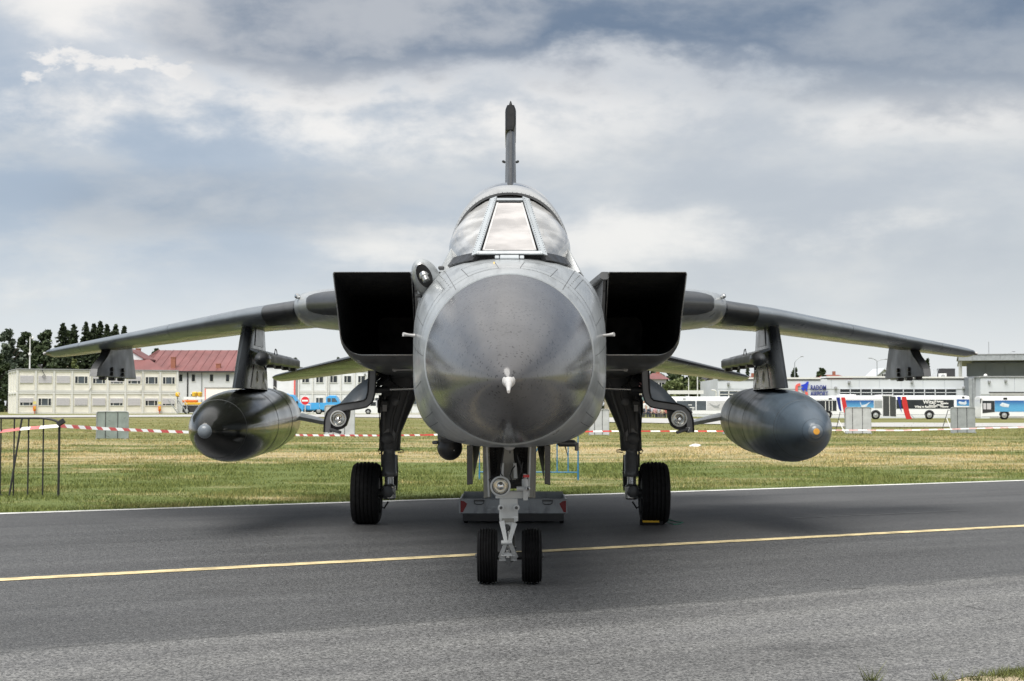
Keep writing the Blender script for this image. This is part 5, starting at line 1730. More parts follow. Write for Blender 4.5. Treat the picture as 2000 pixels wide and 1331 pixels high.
# refuelling probe pod -------------------------------------------------------------
pc = P(832, 543, 12.22); pc.x -= JX
ax = Vector((.42, -.05, -.90)).normalized()       # long axis of the pod's cross-section
sx_ = Vector((.88, -.12, .42)).normalized()
def podring(Y, k, n=28, sh=0.0):
    r_ = []
    for i in range(n):
        a = 2 * math.pi * i / n
        p = pc + ax * (math.cos(a) * .172 * k + sh) + sx_ * (math.sin(a) * .118 * k)
        p.y = Y + ((math.cos(a)) * .10 * k)
        r_.append(p)
    return r_
PB = MB()
pr_ = [(12.02, .02), (12.025, .25), (12.05, .48), (12.10, .70), (12.18, .88), (12.33, .98), (12.6, 1.0), (13.4, 1.0), (14.2, .8), (14.9, .4)]
PB.rings([podring(Y, k) for Y, k in pr_])
pod = PB.build('refuelling_pod', J['grey'], JET, OFF, smooth=50)
MB().rings([[pc + Vector((0, 0, -.004)) + ax * (math.cos(a) * .098 * k) + sx_ * (math.sin(a) * .060 * k) + Vector((0, -.222 - .01 * (1 - k) + math.cos(a) * .05 * k, 0)) for a in np.linspace(0, 2 * math.pi, 24, endpoint=False)] for k in (1.0, .7, .05)], False, True).build('probe_recess', J['black'], pod, OFF)
d_ = (Vector((0, -1, 0)) + ax * .0).normalized()
tp0 = pc + Vector((-.012, -.20, .02))
MB().lathe(tp0, ax + Vector((0, -.35, 0)), [(-.075, .044), (-.03, .050), (-.025, .043), (.0, .043), (.005, .047), (.035, .045), (.04, .034), (.075, .030)], 18).build('probe_tip', J['steel'], pod, OFF, smooth=30)
for (px, py) in ((862, 524), (818, 578)):
    p = P(px, py, 12.3); p.x -= JX
    MB().box(p, (.05, .07, .03), bevel=.008).build('pod_bracket', J['gear_dark'], pod, OFF)

# intakes --------------------------------------------------------------------------
def rrect(x0, x1, z0, z1, r, yfun, s):
    """rounded rectangle in x-z; r = corner radii (inner top, outer top, outer bottom, inner bottom)"""
    out = []
    cs4 = [((x0, z1), (1, -1), r[0], (math.pi, math.pi / 2)), ((x1, z1), (-1, -1), r[1], (math.pi / 2, 0)), ((x1, z0), (-1, 1), r[2], (0, -math.pi / 2)), ((x0, z0), (1, 1), r[3], (-math.pi / 2, -math.pi))]
    for (cx, cz), (sx, sz), rr, (a0, a1) in cs4:
        for a in np.linspace(a0, a1, 8):
            x = cx + sx * rr + math.cos(a) * rr; z = cz + sz * rr + math.sin(a) * rr
            out.append(Vector((s * x, yfun(z), z)))
    return out
rake = lambda z: 14.2 + (2.735 - z) * 1.12
for s in (-1, 1):
    outer = [rrect(.945, 1.700, 1.955, 2.730, (.02, .02, .20, .05), rake, s),
             rrect(.935, 1.715, 1.905, 2.738, (.03, .03, .22, .05), lambda z: rake(z) + .09, s),
             rrect(.93, 1.722, 1.865, 2.742, (.04, .04, .25, .06), lambda z: rake(z) + .28, s),
             rrect(.92, 1.728, 1.835, 2.746, (.05, .05, .28, .06), lambda z: rake(z) + .62, s),
             rrect(.85, 1.730, 1.830, 2.75, (.06, .06, .30, .06), lambda z: 16.3, s),
             rrect(.60, 1.70, 1.78, 2.75, (.08, .08, .34, .08), lambda z: 18.5, s),
             rrect(.30, 1.55, 1.75, 2.70, (.10, .2, .38, .1), lambda z: 21.5, s)]
    cowl = MB().rings(outer, False, True).build('intake_cowl', J['cowl'], JET, OFF, smooth=35)
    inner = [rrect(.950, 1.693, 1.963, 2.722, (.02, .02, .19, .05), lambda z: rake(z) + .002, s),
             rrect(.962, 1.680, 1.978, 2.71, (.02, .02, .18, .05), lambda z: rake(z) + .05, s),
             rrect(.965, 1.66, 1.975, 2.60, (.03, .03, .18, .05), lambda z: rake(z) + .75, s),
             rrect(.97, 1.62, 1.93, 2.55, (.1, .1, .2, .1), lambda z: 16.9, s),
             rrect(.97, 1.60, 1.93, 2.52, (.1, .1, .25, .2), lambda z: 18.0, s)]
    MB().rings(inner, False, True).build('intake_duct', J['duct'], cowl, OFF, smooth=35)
    lip = MB().rings([rrect(.945, 1.700, 1.955, 2.730, (.02, .02, .20, .05), lambda z: rake(z) - .001, s), rrect(.948, 1.696, 1.959, 2.726, (.02, .02, .197, .05), lambda z: rake(z) - .006, s), rrect(.951, 1.692, 1.9635, 2.722, (.02, .02, .19, .05), lambda z: rake(z) - .001, s)], False, False)
    lip.build('intake_lip', J['steel'], cowl, OFF, smooth=60)
    # splitter between cowl and fuselage
    MB().prism([(s * .90, 14.30, 2.70), (s * .90, 14.62, 2.25), (s * .90, 15.2, 2.05), (s * .90, 16, 2.05), (s * .90, 16, 2.72)], (s * .028, 0, 0)).build('splitter_plate', J['cowl'], JET, OFF)
    MB().rings([rrect(.87, .955, 2.66, 2.733, (.02, .02, .03, .03), lambda z: 14.25, s), rrect(.84, .955, 2.66, 2.74, (.02, .02, .03, .03), lambda z: 15, s), rrect(.7, .955, 2.6, 2.745, (.02, .02, .03, .03), lambda z: 18, s)]).build('intake_shoulder', J['cowl'], JET, OFF, smooth=40)
# rear fuselage and belly
mb = MB(); mb.rings([sec(16.2, .93, 2.60, 1.80, 2.2, 4, 4), sec(18.1, .93, 2.60, 1.66, 2.2, 4, 4), sec(18.7, 1.42, 2.72, 1.60, 2.15, 4, 3.5), sec(21.0, 1.35, 2.75, 1.50, 2.1, 4, 3.2), sec(23.5, 1.05, 2.62, 1.62, 2.1, 3, 3)])
mb.build('rear_fuselage', J['cowl'], JET, OFF, smooth=50)

# flying surfaces -------------------------------------------------------------------
TT = [1, .8, .6, .42, .28, .17, .09, .045, .02, .006, 0]
def foil(c, ylE, z, chord, thick, dz=0.0, t0=1.0, scale=1.0, s=1, x=0):
    pts = []
    def yt(t):
        return 5 * thick * (.2969 * math.sqrt(t) - .126 * t - .3516 * t * t + .2843 * t ** 3 - .1036 * t ** 4)
    tts = TT if t0 >= 1 else [t0 * (1 - i / 10.0) ** 2 for i in range(11)]
    seq = [(t, 1) for t in tts] + [(t, -1) for t in reversed(tts[:-1])]
    for t, sd in seq:
        pts.append(Vector((s * x, ylE + chord * t, z + sd * yt(t) * scale + dz * t)))
    return pts
def interp(tab, x):
    for a, b_ in zip(tab[:-1], tab[1:]):
        if a[0] <= x <= b_[0]:
            k = (x - a[0]) / (b_[0] - a[0])
            return tuple(a[i] + (b_[i] - a[i]) * k for i in range(len(a)))
    return tab[-1] if x > tab[-1][0] else tab[0]
wing = [(2.2, 16.85, 2.59, 3.7, .315, 0.0), (3.2, 17.48, 2.510, 3.08, .255, 0.0), (4.6, 18.42, 2.335, 2.22, .180, 0.0), (5.7, 19.15, 2.200, 1.56, .125, 0), (6.0, 19.36, 2.162, 1.36, .108, 0), (6.10, 19.48, 2.15, 1.2, .10, 0), (6.16, 19.66, 2.143, .95, .06, 0), (6.185, 19.9, 2.14, .6, .025, 0)]
glove = [(1.3, 15.10, 2.52, 5.2, .50, 0), (1.75, 15.60, 2.545, 4.8, .475, 0), (2.0, 15.98, 2.565, 4.5, .455, 0), (2.25, 16.36, 2.582, 4.1, .42, 0), (2.38, 16.62, 2.590, 3.9, .385, 0), (2.46, 16.86, 2.592, 3.6, .345, 0)]
def wing_sec(tab, x, s, **kw):
    X, yl, z, c, th, dz = interp(tab, x)
    return foil(0, yl, z, c, th, dz, s=s, x=x, **kw)
for s in (-1, 1):
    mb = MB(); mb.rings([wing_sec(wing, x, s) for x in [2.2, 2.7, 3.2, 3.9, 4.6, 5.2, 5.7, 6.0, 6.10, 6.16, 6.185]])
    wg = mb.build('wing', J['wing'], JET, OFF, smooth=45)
    # leading edge slats: shells standing just proud of the wing nose
    def shell(tab, x0, x1, t0, push, n=6):
        rs = []
        for x in np.linspace(x0, x1, n):
            X, yl, z, c, th, dz = interp(tab, x)
            r_ = foil(0, yl, z, c, th, dz, t0=t0, scale=1.0, s=s, x=x)
            ctr = Vector((s * x, yl + c * t0, z))
            o_ = []
            for p in r_:
                d = (p - ctr); d.x = 0
                o_.append(p + d.normalized() * push)
            rs.append(o_ + [ctr + Vector((0, .0, 0))])
        return rs
    for a, b_ in ((2.50, 2.90), (2.905, 4.20), (4.205, 5.55), (5.555, 6.02)):
        MB().rings(shell(wing, a, b_, .17, .006)).build('slat', J['slat'] if a > 2.6 else J['dark'], wg, OFF, smooth=45)
    MB().lathe((s * 6.17, 19.75, 2.142), (0, -1, 0), [(0, .02), (.1, .022), (.14, .01)], 10).build('tip_light', J['seal'], wg, OFF, smooth=40)
    mb = MB(); mb.rings([wing_sec(glove, x, s) for x in [1.705, 1.85, 2.0, 2.25, 2.38, 2.46]])
    gl = mb.build('wing_glove', J['grey'], JET, OFF, smooth=45)
    nib = []
    for x, t0 in ((1.712, .044), (1.8, .045), (2.05, .040), (2.16, .030), (2.23, .018), (2.255, .006)):
        nib += shell(glove, x, x + .0001, t0, .006, 2)[:1]
    MB().rings(nib).build('glove_nib', J['dark'], gl, OFF, smooth=45)
    p = P(993.5 + s * 345, 582, 16.1); p.x -= JX
    MB().lathe(p, (s * .3, -1, 0), [(-.02, .045), (.02, .042), (.04, .015)], 12).build('glove_light', J['seal'], gl, OFF, smooth=40)
    MB().lathe((s * 2.40, 16.63, 2.68), (s * .35, -.9, .1), [(-.04, .03), (.0, .028), (.02, .01)], 10).build('glove_cap', J['chrome'], gl, OFF, smooth=40)
    # tailplane
    tl = [(1.0, 20.1, 2.36, 3.3, .20, -.18), (2.2, 21.15, 2.155, 2.35, .15, -.15), (3.3, 22.15, 1.955, 1.45, .09, -.08), (3.56, 22.42, 1.905, 1.2, .075, -.06), (3.63, 22.6, 1.89, .95, .05, -.05), (3.66, 22.85, 1.88, .6, .02, -.03)]
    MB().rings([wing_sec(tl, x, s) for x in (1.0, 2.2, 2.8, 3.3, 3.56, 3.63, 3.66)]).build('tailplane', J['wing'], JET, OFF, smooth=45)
# fin
def finsec(z, yl, c, th):
    return [Vector((p.z, p.y, z)) for p in foil(0, yl, 0, c, th)]
mb = MB(); mb.rings([finsec(2.7, 17.6, 5.6, .20), finsec(3.4, 18.9, 4.6, .185), finsec(4.4, 20.1, 3.5, .165), finsec(5.35, 21.2, 2.5, .145), finsec(5.80, 21.8, 1.9, .135)])
fin = mb.build('tail_fin', J['gear_dark'], JET, OFF, smooth=45)
MB().rings([[Vector((x, Y, z)) for x, z in ((-w, 5.44), (-w, 5.74 + .0), (-w * .7, 5.80), (w * .7, 5.80), (w, 5.74), (w, 5.52), (w * .62, 5.44), (-w * .62, 5.44))] for Y, w in ((21.30, .05), (21.33, .074), (21.5, .08), (22.8, .08), (23.4, .04))]).build('radar_warning_pod', J['black'], fin, OFF, smooth=30)
MB().lathe((0, 21.55, 5.82), (0, -.5, 1), [(-.03, .024), (.02, .026), (.05, .02), (.09, .006)], 12).build('fin_cap', J['dark'], fin, OFF, smooth=40)
for s in (-1, 1):
    MB().lathe((s * .085, 20.6, 4.85), (s * .3, -1, 0), [(0, .018), (.06, .02), (.1, .005)], 8).build('fin_fitting', J['dark'], fin, OFF)

# pylons, tanks, launch rails -----------------------------------------------------
def lens_pylon(x, rows, th, s, mat, name):
    """rows: (z, y leading, y trailing)"""
    rs = []
    for z, yl, yt_ in rows:
        c = yt_ - yl
        prof = [(0, 0), (.03, .55), (.10, .9), (.25, 1), (.7, 1), (.9, .75), (1, .1)]
        r_ = [Vector((s * x + th * w, yl + c * t, z)) for t, w in prof] + [Vector((s * x - th * w, yl + c * t, z)) for t, w in reversed(prof[1:])]
        rs.append(r_)
    return MB().rings(rs).build(name, mat, JET, OFF, smooth=40)
J['pylon_in'] = paint('pylon_scuffed', (.155, .155, .150), .34, .25, .8)
for s in (-1, 1):
    py = lens_pylon(3.18, [(1.655, 17.15, 19.35), (1.9, 17.35, 19.22), (2.2, 17.62, 19.05), (2.46, 17.88, 18.92)], .078, s, J['wing'], 'inner_pylon')
    xi = s * (3.18 - .080)
    for (Y, z) in ((18.15, 1.80), (18.6, 1.80)):
        d = MB().lathe((xi, Y, z), (-s, 0, 0), [(-.01, .075), (.008, .075), (.010, .058)], 20, True, False).build('access_ring', J['steel'], py, OFF, smooth=30)
        MB().lathe((xi - s * .002, Y, z), (-s, 0, 0), [(0, .058), (.004, .058), (.006, .02)], 16).build('access_hole', J['black'], py, OFF)
    MB().prism([(xi, 17.75, 1.67), (xi, 18.7, 1.67), (xi, 18.68, 1.92), (xi, 17.95, 1.95)], (-s * .006, 0, 0)).build('scuffed_panel', J['pylon_in'], py, OFF)
    MB().prism([(xi, 18.0, 2.18), (xi, 18.6, 2.18), (xi, 18.55, 2.40), (xi, 18.08, 2.40)], (-s * .006, 0, 0)).build('scuffed_panel', J['pylon_in'], py, OFF)
    for Y in (18.0, 18.7):
        MB().prism([(s * 3.1, Y - .22, 1.66), (s * 3.1, Y + .22, 1.66), (s * 3.1, Y + .06, 1.76), (s * 3.1, Y - .06, 1.76)], (s * .2, 0, 0)).build('sway_brace', J['black'], py, OFF)
    # tank
    tm = J['tank_black'] if s < 0 else J['tank_grey']
    o_ = Vector((s * 3.28, 15.96, 1.172)); dv = Vector((0, 1, .024)).normalized()
    prof = [(.0, .055), (.02, .085), (.08, .128), (.2, .182), (.4, .250), (.65, .314), (.95, .368), (1.3, .406), (1.65, .424), (2.0, .428), (3.8, .428), (4.5, .395), (5.1, .30), (5.7, .16), (6.1, .04)]
    tk = MB().lathe(o_, dv, prof, 48).build('drop_tank', tm, JET, OFF, smooth=40)
    tk['label'] = 'glossy olive black drop tank' if s < 0 else 'satin blue grey drop tank with orange nose dot'
    MB().lathe(o_, -dv, [(-.03, .086), (-.012, .076), (.012, .064), (.030, .045), (.036, .015)], 28, False, True).build('nose_cap', J['slat'] if s < 0 else J['slat'], tk, OFF, smooth=40)
    if s > 0:
        MB().lathe(o_, -dv, [(.026, .034), (.0385, .034), (.040, .02)], 20).build('nose_dot', pm('dot_orange', (.62, .30, .04), .5), tk, OFF)
    for t, r_ in ((.72, .3275), (2.35, .4285), (3.5, .429)):
        MB().lathe(o_, dv, [(t - .004, r_ - .002), (t, r_ + .0020), (t + .004, r_ + .001)], 48, False, False).build('tank_seam', J['dark'], tk, OFF, smooth=60)
    MB().prism([(s * 2.98, 20.1, 1.28), (s * 2.98, 21.3, 1.30), (s * 2.50, 21.5, 1.16), (s * 2.50, 21.05, 1.155)], (0, 0, .05)).build('tank_fin', J['slat'], tk, OFF)
    MB().prism([(s * 3.68, 20.1, 1.28), (s * 3.68, 21.3, 1.30), (s * 4.0, 21.5, 1.20), (s * 4.0, 21.05, 1.2)], (0, 0, .035)).build('tank_fin', J['slat'], tk, OFF)
    # launch rail on the inboard side
    rl = MB().lathe((s * 2.935, 17.36, 2.0), (0, 1, .008), [(0, .012), (.03, .045), (.10, .075), (.22, .088), (.38, .078), (.46, .05)], 20).build('launch_rail', J['dark'], JET, OFF, smooth=40)
    mb = MB()
    mb.rings([[Vector((s * (2.935 + a), Y, 2.02 + b_ + .004 * (Y - 17.6))) for a, b_ in ((-.055, -.05), (-.035, -.075), (.035, -.075), (.055, -.05), (.055, .03), (.03, .055), (-.03, .055), (-.055, .03))] for Y in (17.75, 18.1, 20.1, 20.3)])
    mb.build('rail_beam', J['cowl'], rl, OFF)
    for Y in (18.2, 18.8, 19.4, 20.0):
        MB().box((s * 2.935, Y, 1.935), (.09, .16, .04)).build('rail_shoe', J['black'], rl, OFF)
    MB().tube([(s * 2.935, 17.7, 1.925), (s * 2.92, 17.72, 1.88), (s * 2.93, 17.8, 1.9)], .012, 6).build('umbilical', J['hose'], rl, OFF)
    mb = MB()
    mb.rings([[Vector((s * 3.13, 17.72, 2.150)), Vector((s * 3.13, 18.8, 2.150)), Vector((s * 3.13, 18.8, 2.085)), Vector((s * 3.13, 17.72, 2.125))], [Vector((s * 2.95, 17.78, 2.075)), Vector((s * 2.95, 20.0, 2.10)), Vector((s * 2.95, 20.0, 2.05)), Vector((s * 2.95, 17.78, 2.05))]])
    mb.build('rail_strut', J['slat'], JET, OFF)
    MB().tube([(s * 2.96, 18.6, 2.08), (s * 2.95, 18.62, 2.16), (s * 2.98, 18.9, 2.16), (s * 2.97, 18.92, 2.08)], .006, 6).build('safety_wire', J['hose'], rl, OFF)
    # outer pylon
    poly = [(18.86, 1.825), (20.85, 1.825), (20.62, 2.22), (20.55, 2.30), (19.50, 2.31), (19.46, 2.20), (19.30, 2.10), (19.02, 1.985), (18.90, 1.92)]
    rs = []
    for k, ins in ((-.06, .06), (-.045, .0), (.045, .0), (.06, .06)):
        ctr = (19.8, 2.05)
        rs.append([Vector((s * 5.30 + k, yy + (ctr[0] - yy) * ins, zz + (ctr[1] - zz) * ins * .3)) for yy, zz in poly])
    op = MB().rings(rs).build('outer_pylon', J['gear_dark'], JET, OFF, smooth=30)
    for Y in (19.5, 20.05):
        for z in (1.93, 1.87):
            MB().lathe((s * 5.235, Y, z), (-s, 0, 0), [(-.01, .03), (.02, .028), (.022, .015)], 10).build('pylon_bolt', J['black'], op, OFF)
    for Y in (19.3, 19.75, 20.2):
        MB().box((s * 5.30, Y, 1.81), (.08, .12, .05), bevel=.012).build('pylon_lug', J['black'], op, OFF)

# undercarriage -------------------------------------------------------------------
def tyre_prof(w, r, grooves, rim):
    h = w / 2
    pts = [(-h * .82, rim), (-h * .98, rim + (r - rim) * .35), (-h, rim + (r - rim) * .55), (-h * .93, r - (r - rim) * .22), (-h * .80, r - .022), (-h * .68, r - .008)]
    xs_ = np.linspace(-.55, .55, grooves)
    for gx in xs_:
        gx *= h
        rr = r - .012 * (gx / h / .6) ** 2 * .6
        pts += [(gx - .011, rr), (gx - .006, rr - .013), (gx + .006, rr - .013), (gx + .011, rr)]
    pts += [(h * .68, r - .008), (h * .80, r - .022), (h * .93, r - (r - rim) * .22), (h, rim + (r - rim) * .55), (h * .98, rim + (r - rim) * .35), (h * .82, rim)]
    return pts
def aircraft_wheel(c, r, w, grooves, s):
    c = Vector(c)
    t = MB().lathe(c, (1, 0, 0), tyre_prof(w, r, grooves, r * .55), 56, False, False)
    wt = t.build('wheel', M['rubber'], JET, OFF, smooth=28)
    for sd in (-1, 1):
        MB().lathe(c + Vector((sd * w * .40, 0, 0)), (sd, 0, 0), [(-.04, r * .57), (.0, r * .56), (.012, r * .50), (-.03, r * .42), (-.02, r * .12), (.0, r * .10), (.005, r * .05)], 32).build('rim', J['gear_grey'], wt, OFF, smooth=35)
    return wt
for s in (-1, 1):
    aircraft_wheel((s * 1.765, 18.3, .378), .384, .345, 5, s)
    wm = MB()
    # oleo and lower leg
    lg = MB().lathe((s * 1.49, 18.3, .30), (0, 0, 1), [(0, .065), (.02, .085), (.16, .085), (.18, .062), (.20, .055), (.36, .055)], 20).build('main_gear_leg', J['steel'], JET, OFF, smooth=35)
    MB().lathe((s * 1.49, 18.3, .58), (0, 0, 1), [(0, .085), (.02, .095), (.06, .095), (.07, .088), (.26, .088), (.28, .074), (.34, .074), (.36, .088), (.42, .088)], 24).build('oleo_cylinder', J['cowl'], lg, OFF, smooth=35)
    MB().cyl((s * 1.42, 18.3, .375), (s * 1.70, 18.3, .375), .055, n=16).build('axle', J['gear_dark'], lg, OFF, smooth=40)
    MB().lathe((s * 1.50, 18.22, .40), (0, -1, 0), [(0, .075), (.05, .07), (.06, .04)], 18).build('hub_boss', J['gear_dark'], lg, OFF, smooth=40)
    # main strut: tapered box beam leaning inboard
    def ring(c, a, b_, n=16):
        return [Vector((c[0] + math.copysign(abs(math.cos(t)) ** .6, math.cos(t)) * a, c[1] + math.copysign(abs(math.sin(t)) ** .6, math.sin(t)) * b_, c[2])) for t in np.linspace(0, 2 * math.pi, n, endpoint=False)]
    st = MB().rings([ring((s * 1.485, 18.3, .90), .115, .12), ring((s * 1.485, 18.3, .93), .132, .13), ring((s * 1.475, 18.3, 1.12), .135, .13), ring((s * 1.415, 18.28, 1.30), .150, .14), ring((s * 1.345, 18.25, 1.52), .180, .15), ring((s * 1.28, 18.22, 1.70), .215, .15), ring((s * 1.26, 18.2, 1.95), .22, .16)])
    sb_ = st.build('main_strut', J['gear_dark'], JET, OFF, smooth=40)
    MB().lathe((s * 1.50, 18.16, 1.05), (0, -1, 0), [(-.04, .075), (.03, .075), (.04, .06)], 20).build('strut_boss', J['gear_dark'], sb_, OFF, smooth=40)
    MB().cyl((s * 1.56, 18.2, 1.0), (s * 1.535, 18.2, 1.62), .045, n=12).build('side_actuator', J['gear_dark'], sb_, OFF, smooth=40)
    MB().box((s * 1.535, 18.15, 1.47), (.12, .1, .10), bevel=.02).build('valve_block', J['gear_dark'], sb_, OFF)
    MB().box((s * 1.50, 18.14, 1.68), (.14, .12, .22), bevel=.025).build('valve_block', J['gear_dark'], sb_, OFF)
    MB().box((s * 1.53, 18.10, 1.42), (.05, .02, .08)).build('placard', J['seal'], sb_, OFF)
    MB().prism([(s * 1.40, 18.15, 1.02), (s * 1.56, 18.15, 1.02), (s * 1.55, 18.15, 1.12), (s * 1.50, 18.15, 1.17), (s * 1.44, 18.15, 1.17), (s * 1.39, 18.15, 1.10)], (0, .05, 0)).build('strut_lug', J['cowl'], sb_, OFF)
    MB().lathe((s * 1.485, 18.3, .895), (0, 0, 1), [(0, .128), (.02, .134), (.03, .128)], 24).build('strut_collar', J['cowl'], sb_, OFF, smooth=40)
    MB().tube([(s * 1.555, 18.12, 1.60), (s * 1.60, 18.1, 1.45), (s * 1.59, 18.12, 1.2), (s * 1.57, 18.15, .98), (s * 1.57, 18.18, .70)], .011, 6).build('brake_line', J['hose'], sb_, OFF, smooth=50)
    MB().tube([(s * 1.20, 18.08, 1.75), (s * 1.27, 18.08, 1.50), (s * 1.36, 18.12, 1.22), (s * 1.40, 18.14, 1.02)], .016, 8).build('brace_rib', J['cowl'], sb_, OFF, smooth=50)
    MB().lathe((s * 1.40, 18.10, 1.50), (0, -1, 0), [(-.04, .05), (.01, .05), (.015, .035)], 16).build('pivot_cap', J['cowl'], sb_, OFF, smooth=40)
    MB().lathe((s * 1.58, 18.15, 1.36), (0, 0, 1), [(0, .035), (.01, .042), (.16, .042), (.17, .03), (.22, .03)], 14).build('lock_actuator', J['cowl'], sb_, OFF, smooth=40)
    MB().tube([(s * 1.46, 18.16, 1.10), (s * 1.44, 18.15, 1.3), (s * 1.36, 18.1, 1.55), (s * 1.33, 18.1, 1.8)], .022, 8).build('brace_rib', J['gear_dark'], sb_, OFF, smooth=40)
    MB().tube([(s * 1.58, 18.2, .95), (s * 1.62, 18.2, .90), (s * 1.60, 18.2, .86), (s * 1.56, 18.22, .9)], .008, 6).build('brake_hose', J['hose'], lg, OFF)
    MB().tube([(s * 1.36, 18.2, .92), (s * 1.30, 18.2, .905), (s * 1.30, 18.2, .885), (s * 1.38, 18.2, .88)], .007, 6).build('brake_hose', J['hose'], lg, OFF)
    MB().tube([(s * 1.49, 18.2, .28), (s * 1.54, 18.2, .20), (s * 1.59, 18.22, .23), (s * 1.62, 18.25, .30)], .012, 6).build('brake_hose', J['hose'], lg, OFF)
    MB().tube([(s * 1.60, 18.22, .32), (s * 1.585, 18.2, .17), (s * 1.60, 18.2, .12)], .02, 6).build('brake_line', J['hose'], lg, OFF)
    mb = MB()
    mb.prism([(s * 1.40, 18.5, .40), (s * 1.40, 18.62, .62), (s * 1.40, 18.5, .84), (s * 1.40, 18.44, .84), (s * 1.40, 18.55, .62), (s * 1.40, 18.44, .40)], (s * .16, 0, 0))
    mb.build('torque_link', J['gear_dark'], lg, OFF)
    # retraction struts and links near the bay
    MB().cyl((s * 1.66, 17.4, 1.63), (s * .98, 17.4, 1.655), .020, n=10).build('door_rod', J['steel'], JET, OFF, smooth=40)
    MB().lathe((s * 1.66, 17.4, 1.63), (-s, 0, .03), [(-.02, .025), (.05, .04), (.22, .04), (.25, .022)], 12).build('rod_end', J['gear_dark'], JET, OFF, smooth=40)
    MB().cyl((s * 1.22, 15.9, 1.855 - .02), (s * .88, 15.9, 1.86 - .02), .013, n=8).build('tie_rod', J['seal'], JET, OFF, smooth=40)
    MB().lathe((s * 1.235, 15.88, 1.838), (0, -1, 0), [(-.015, .028), (.015, .028)], 10).build('rod_eye', J['seal'], JET, OFF)
    MB().tube([(s * 1.50, 17.5, 1.84), (s * 1.42, 17.45, 1.80), (s * 1.38, 17.4, 1.72), (s * 1.42, 17.4, 1.64), (s * 1.36, 17.4, 1.62)], .014, 6).build('bay_hose', J['hose'], JET, OFF)
    MB().tube([(s * 1.60, 17.5, 1.86), (s * 1.50, 17.5, 1.80), (s * 1.36, 17.6, 1.70), (s * 1.30, 17.8, 1.65)], .010, 6).build('bay_hose', J['hose'], JET, OFF)
    for i in range(7):
        a = (s * (1.30 + .05 * i), 17.55 + .06 * i, 1.88); b_ = (s * (1.56 + .03 * random.random()), 17.5, 1.66 + .03 * i)
        MB().cyl(a, b_, .022, .016, n=6).build('bay_pipe', J['gear_dark'], JET, OFF)
    MB().box((s * 1.20, 17.9, 1.86), (.55, .8, .10), bevel=.02).build('bay_structure', J['gear_dark'], JET, OFF)
    # gear door carrying the landing light
    def jp(px, py, Y):
        p = P(993.5 + s * (993.5 - px), py, Y); p.x -= JX; return p
    path = [(727, 724), (726.5, 745), (725, 768), (721, 782), (713, 789), (700, 791.5), (683, 794), (665, 796.5), (653, 800.5), (644.5, 809), (640.5, 822), (639.5, 845)]
    Yd = 17.0
    fine = []
    for i in range(len(path) - 1):
        for t in np.linspace(0, 1, 3, endpoint=False):
            fine.append((path[i][0] + (path[i + 1][0] - path[i][0]) * t, path[i][1] + (path[i + 1][1] - path[i][1]) * t))
    fine.append(path[-1])
    w = .040
    A_ = [jp(a, b_, Yd) for a, b_ in fine]
    rs = []
    for i, p in enumerate(A_):
        d = (A_[min(i + 1, len(A_) - 1)] - A_[max(i - 1, 0)]).normalized()
        nrm = Vector((-d.z, 0, d.x))
        rs.append([p + nrm * w, p - nrm * w, p - nrm * w + Vector((0, .06, 0)), p + nrm * w + Vector((0, .06, 0))])
    dr = MB().rings(rs).build('main_gear_door', J['gear_grey'] if False else J['cowl'], JET, OFF, smooth=40)
    for k_, r0_, nm in ((1, .010, 'door_seal'), (-1, .009, 'door_seal')):
        MB().tube([r_[0] + (r_[0] - r_[1]).normalized() * .002 + Vector((0, -.004, 0)) if k_ > 0 else r_[1] + Vector((0, -.004, 0)) for r_ in rs], r0_, 6).build(nm, J['black'], dr, OFF, smooth=60)
    # outer skin of the door, swept back from the ribbed edge
    sil = [(727, 724), (722, 737), (712, 743), (700, 751), (688, 762), (676, 775), (664, 788), (655, 797), (647, 806), (642, 818), (640, 835), (639.5, 845)]
    rs = []
    k = len(path)
    for (a, b_), (c, d) in zip(path, sil):
        p0 = jp(a, b_, Yd + .01); p1 = jp(c, d, Yd + .16)
        r_ = []
        for t in np.linspace(0, 1, 6):
            p = p0.lerp(p1, t); p.y -= .07 * math.sin(math.pi * t) * (p1 - p0).length * 2
            r_.append(p)
        rs.append(r_)
    V = [p for r_ in rs for p in r_]
    mb = MB(); mb.add(V, [(i * 6 + j, i * 6 + j + 1, (i + 1) * 6 + j + 1, (i + 1) * 6 + j) for i in range(k - 1) for j in range(5)])
    back = [p + Vector((0, .9, 0)) for r_ in rs for p in (r_[-1],)]
    mb.add([r_[-1] for r_ in rs] + back, [(i, i + 1, k + i + 1, k + i) for i in range(k - 1)])
    mb.build('door_skin', J['slat'], dr, OFF, smooth=50)
    mb = MB()
    mb.prism([jp(a, b_, Yd + .005) for a, b_ in ((644, 812), (655, 803), (684, 797), (682, 815), (676, 832), (668, 838), (641, 846))], (0, .10, 0))
    mb.build('lamp_housing', J['black'], dr, OFF)
    lc = jp(661, 818, Yd - .04)
    lamp = MB().lathe(lc, (0, -1, 0), [(-.06, .05), (-.02, .088), (.015, .094), (.028, .092), (.030, .082), (.018, .080)], 32, True, False).build('landing_light', J['gear_grey'], dr, OFF, smooth=35)
    MB().box(jp(655, 842, Yd - .03), (.14, .05, .035), Matrix.Rotation(-s * .3, 3, 'Y'), bevel=.008).build('lamp_bracket', J['gear_dark'], dr, OFF)
    J.setdefault('bowl', pm('reflector_bowl', (.80, .79, .75), .10, metal=1.0, var=.1, scale=30))
    MB().lathe(lc, (0, -1, 0), [(-.045, .012), (-.035, .045), (-.015, .070), (.016, .080)], 32, True, False).build('reflector', J['bowl'], dr, OFF, smooth=60)
    MB().lathe(lc + Vector((.0, .0, -.012)), (0, -1, 0), [(-.03, .02), (.004, .034), (.016, .028), (.022, .01)], 20).build('bulb_shield', J['chrome'], dr, OFF, smooth=60)
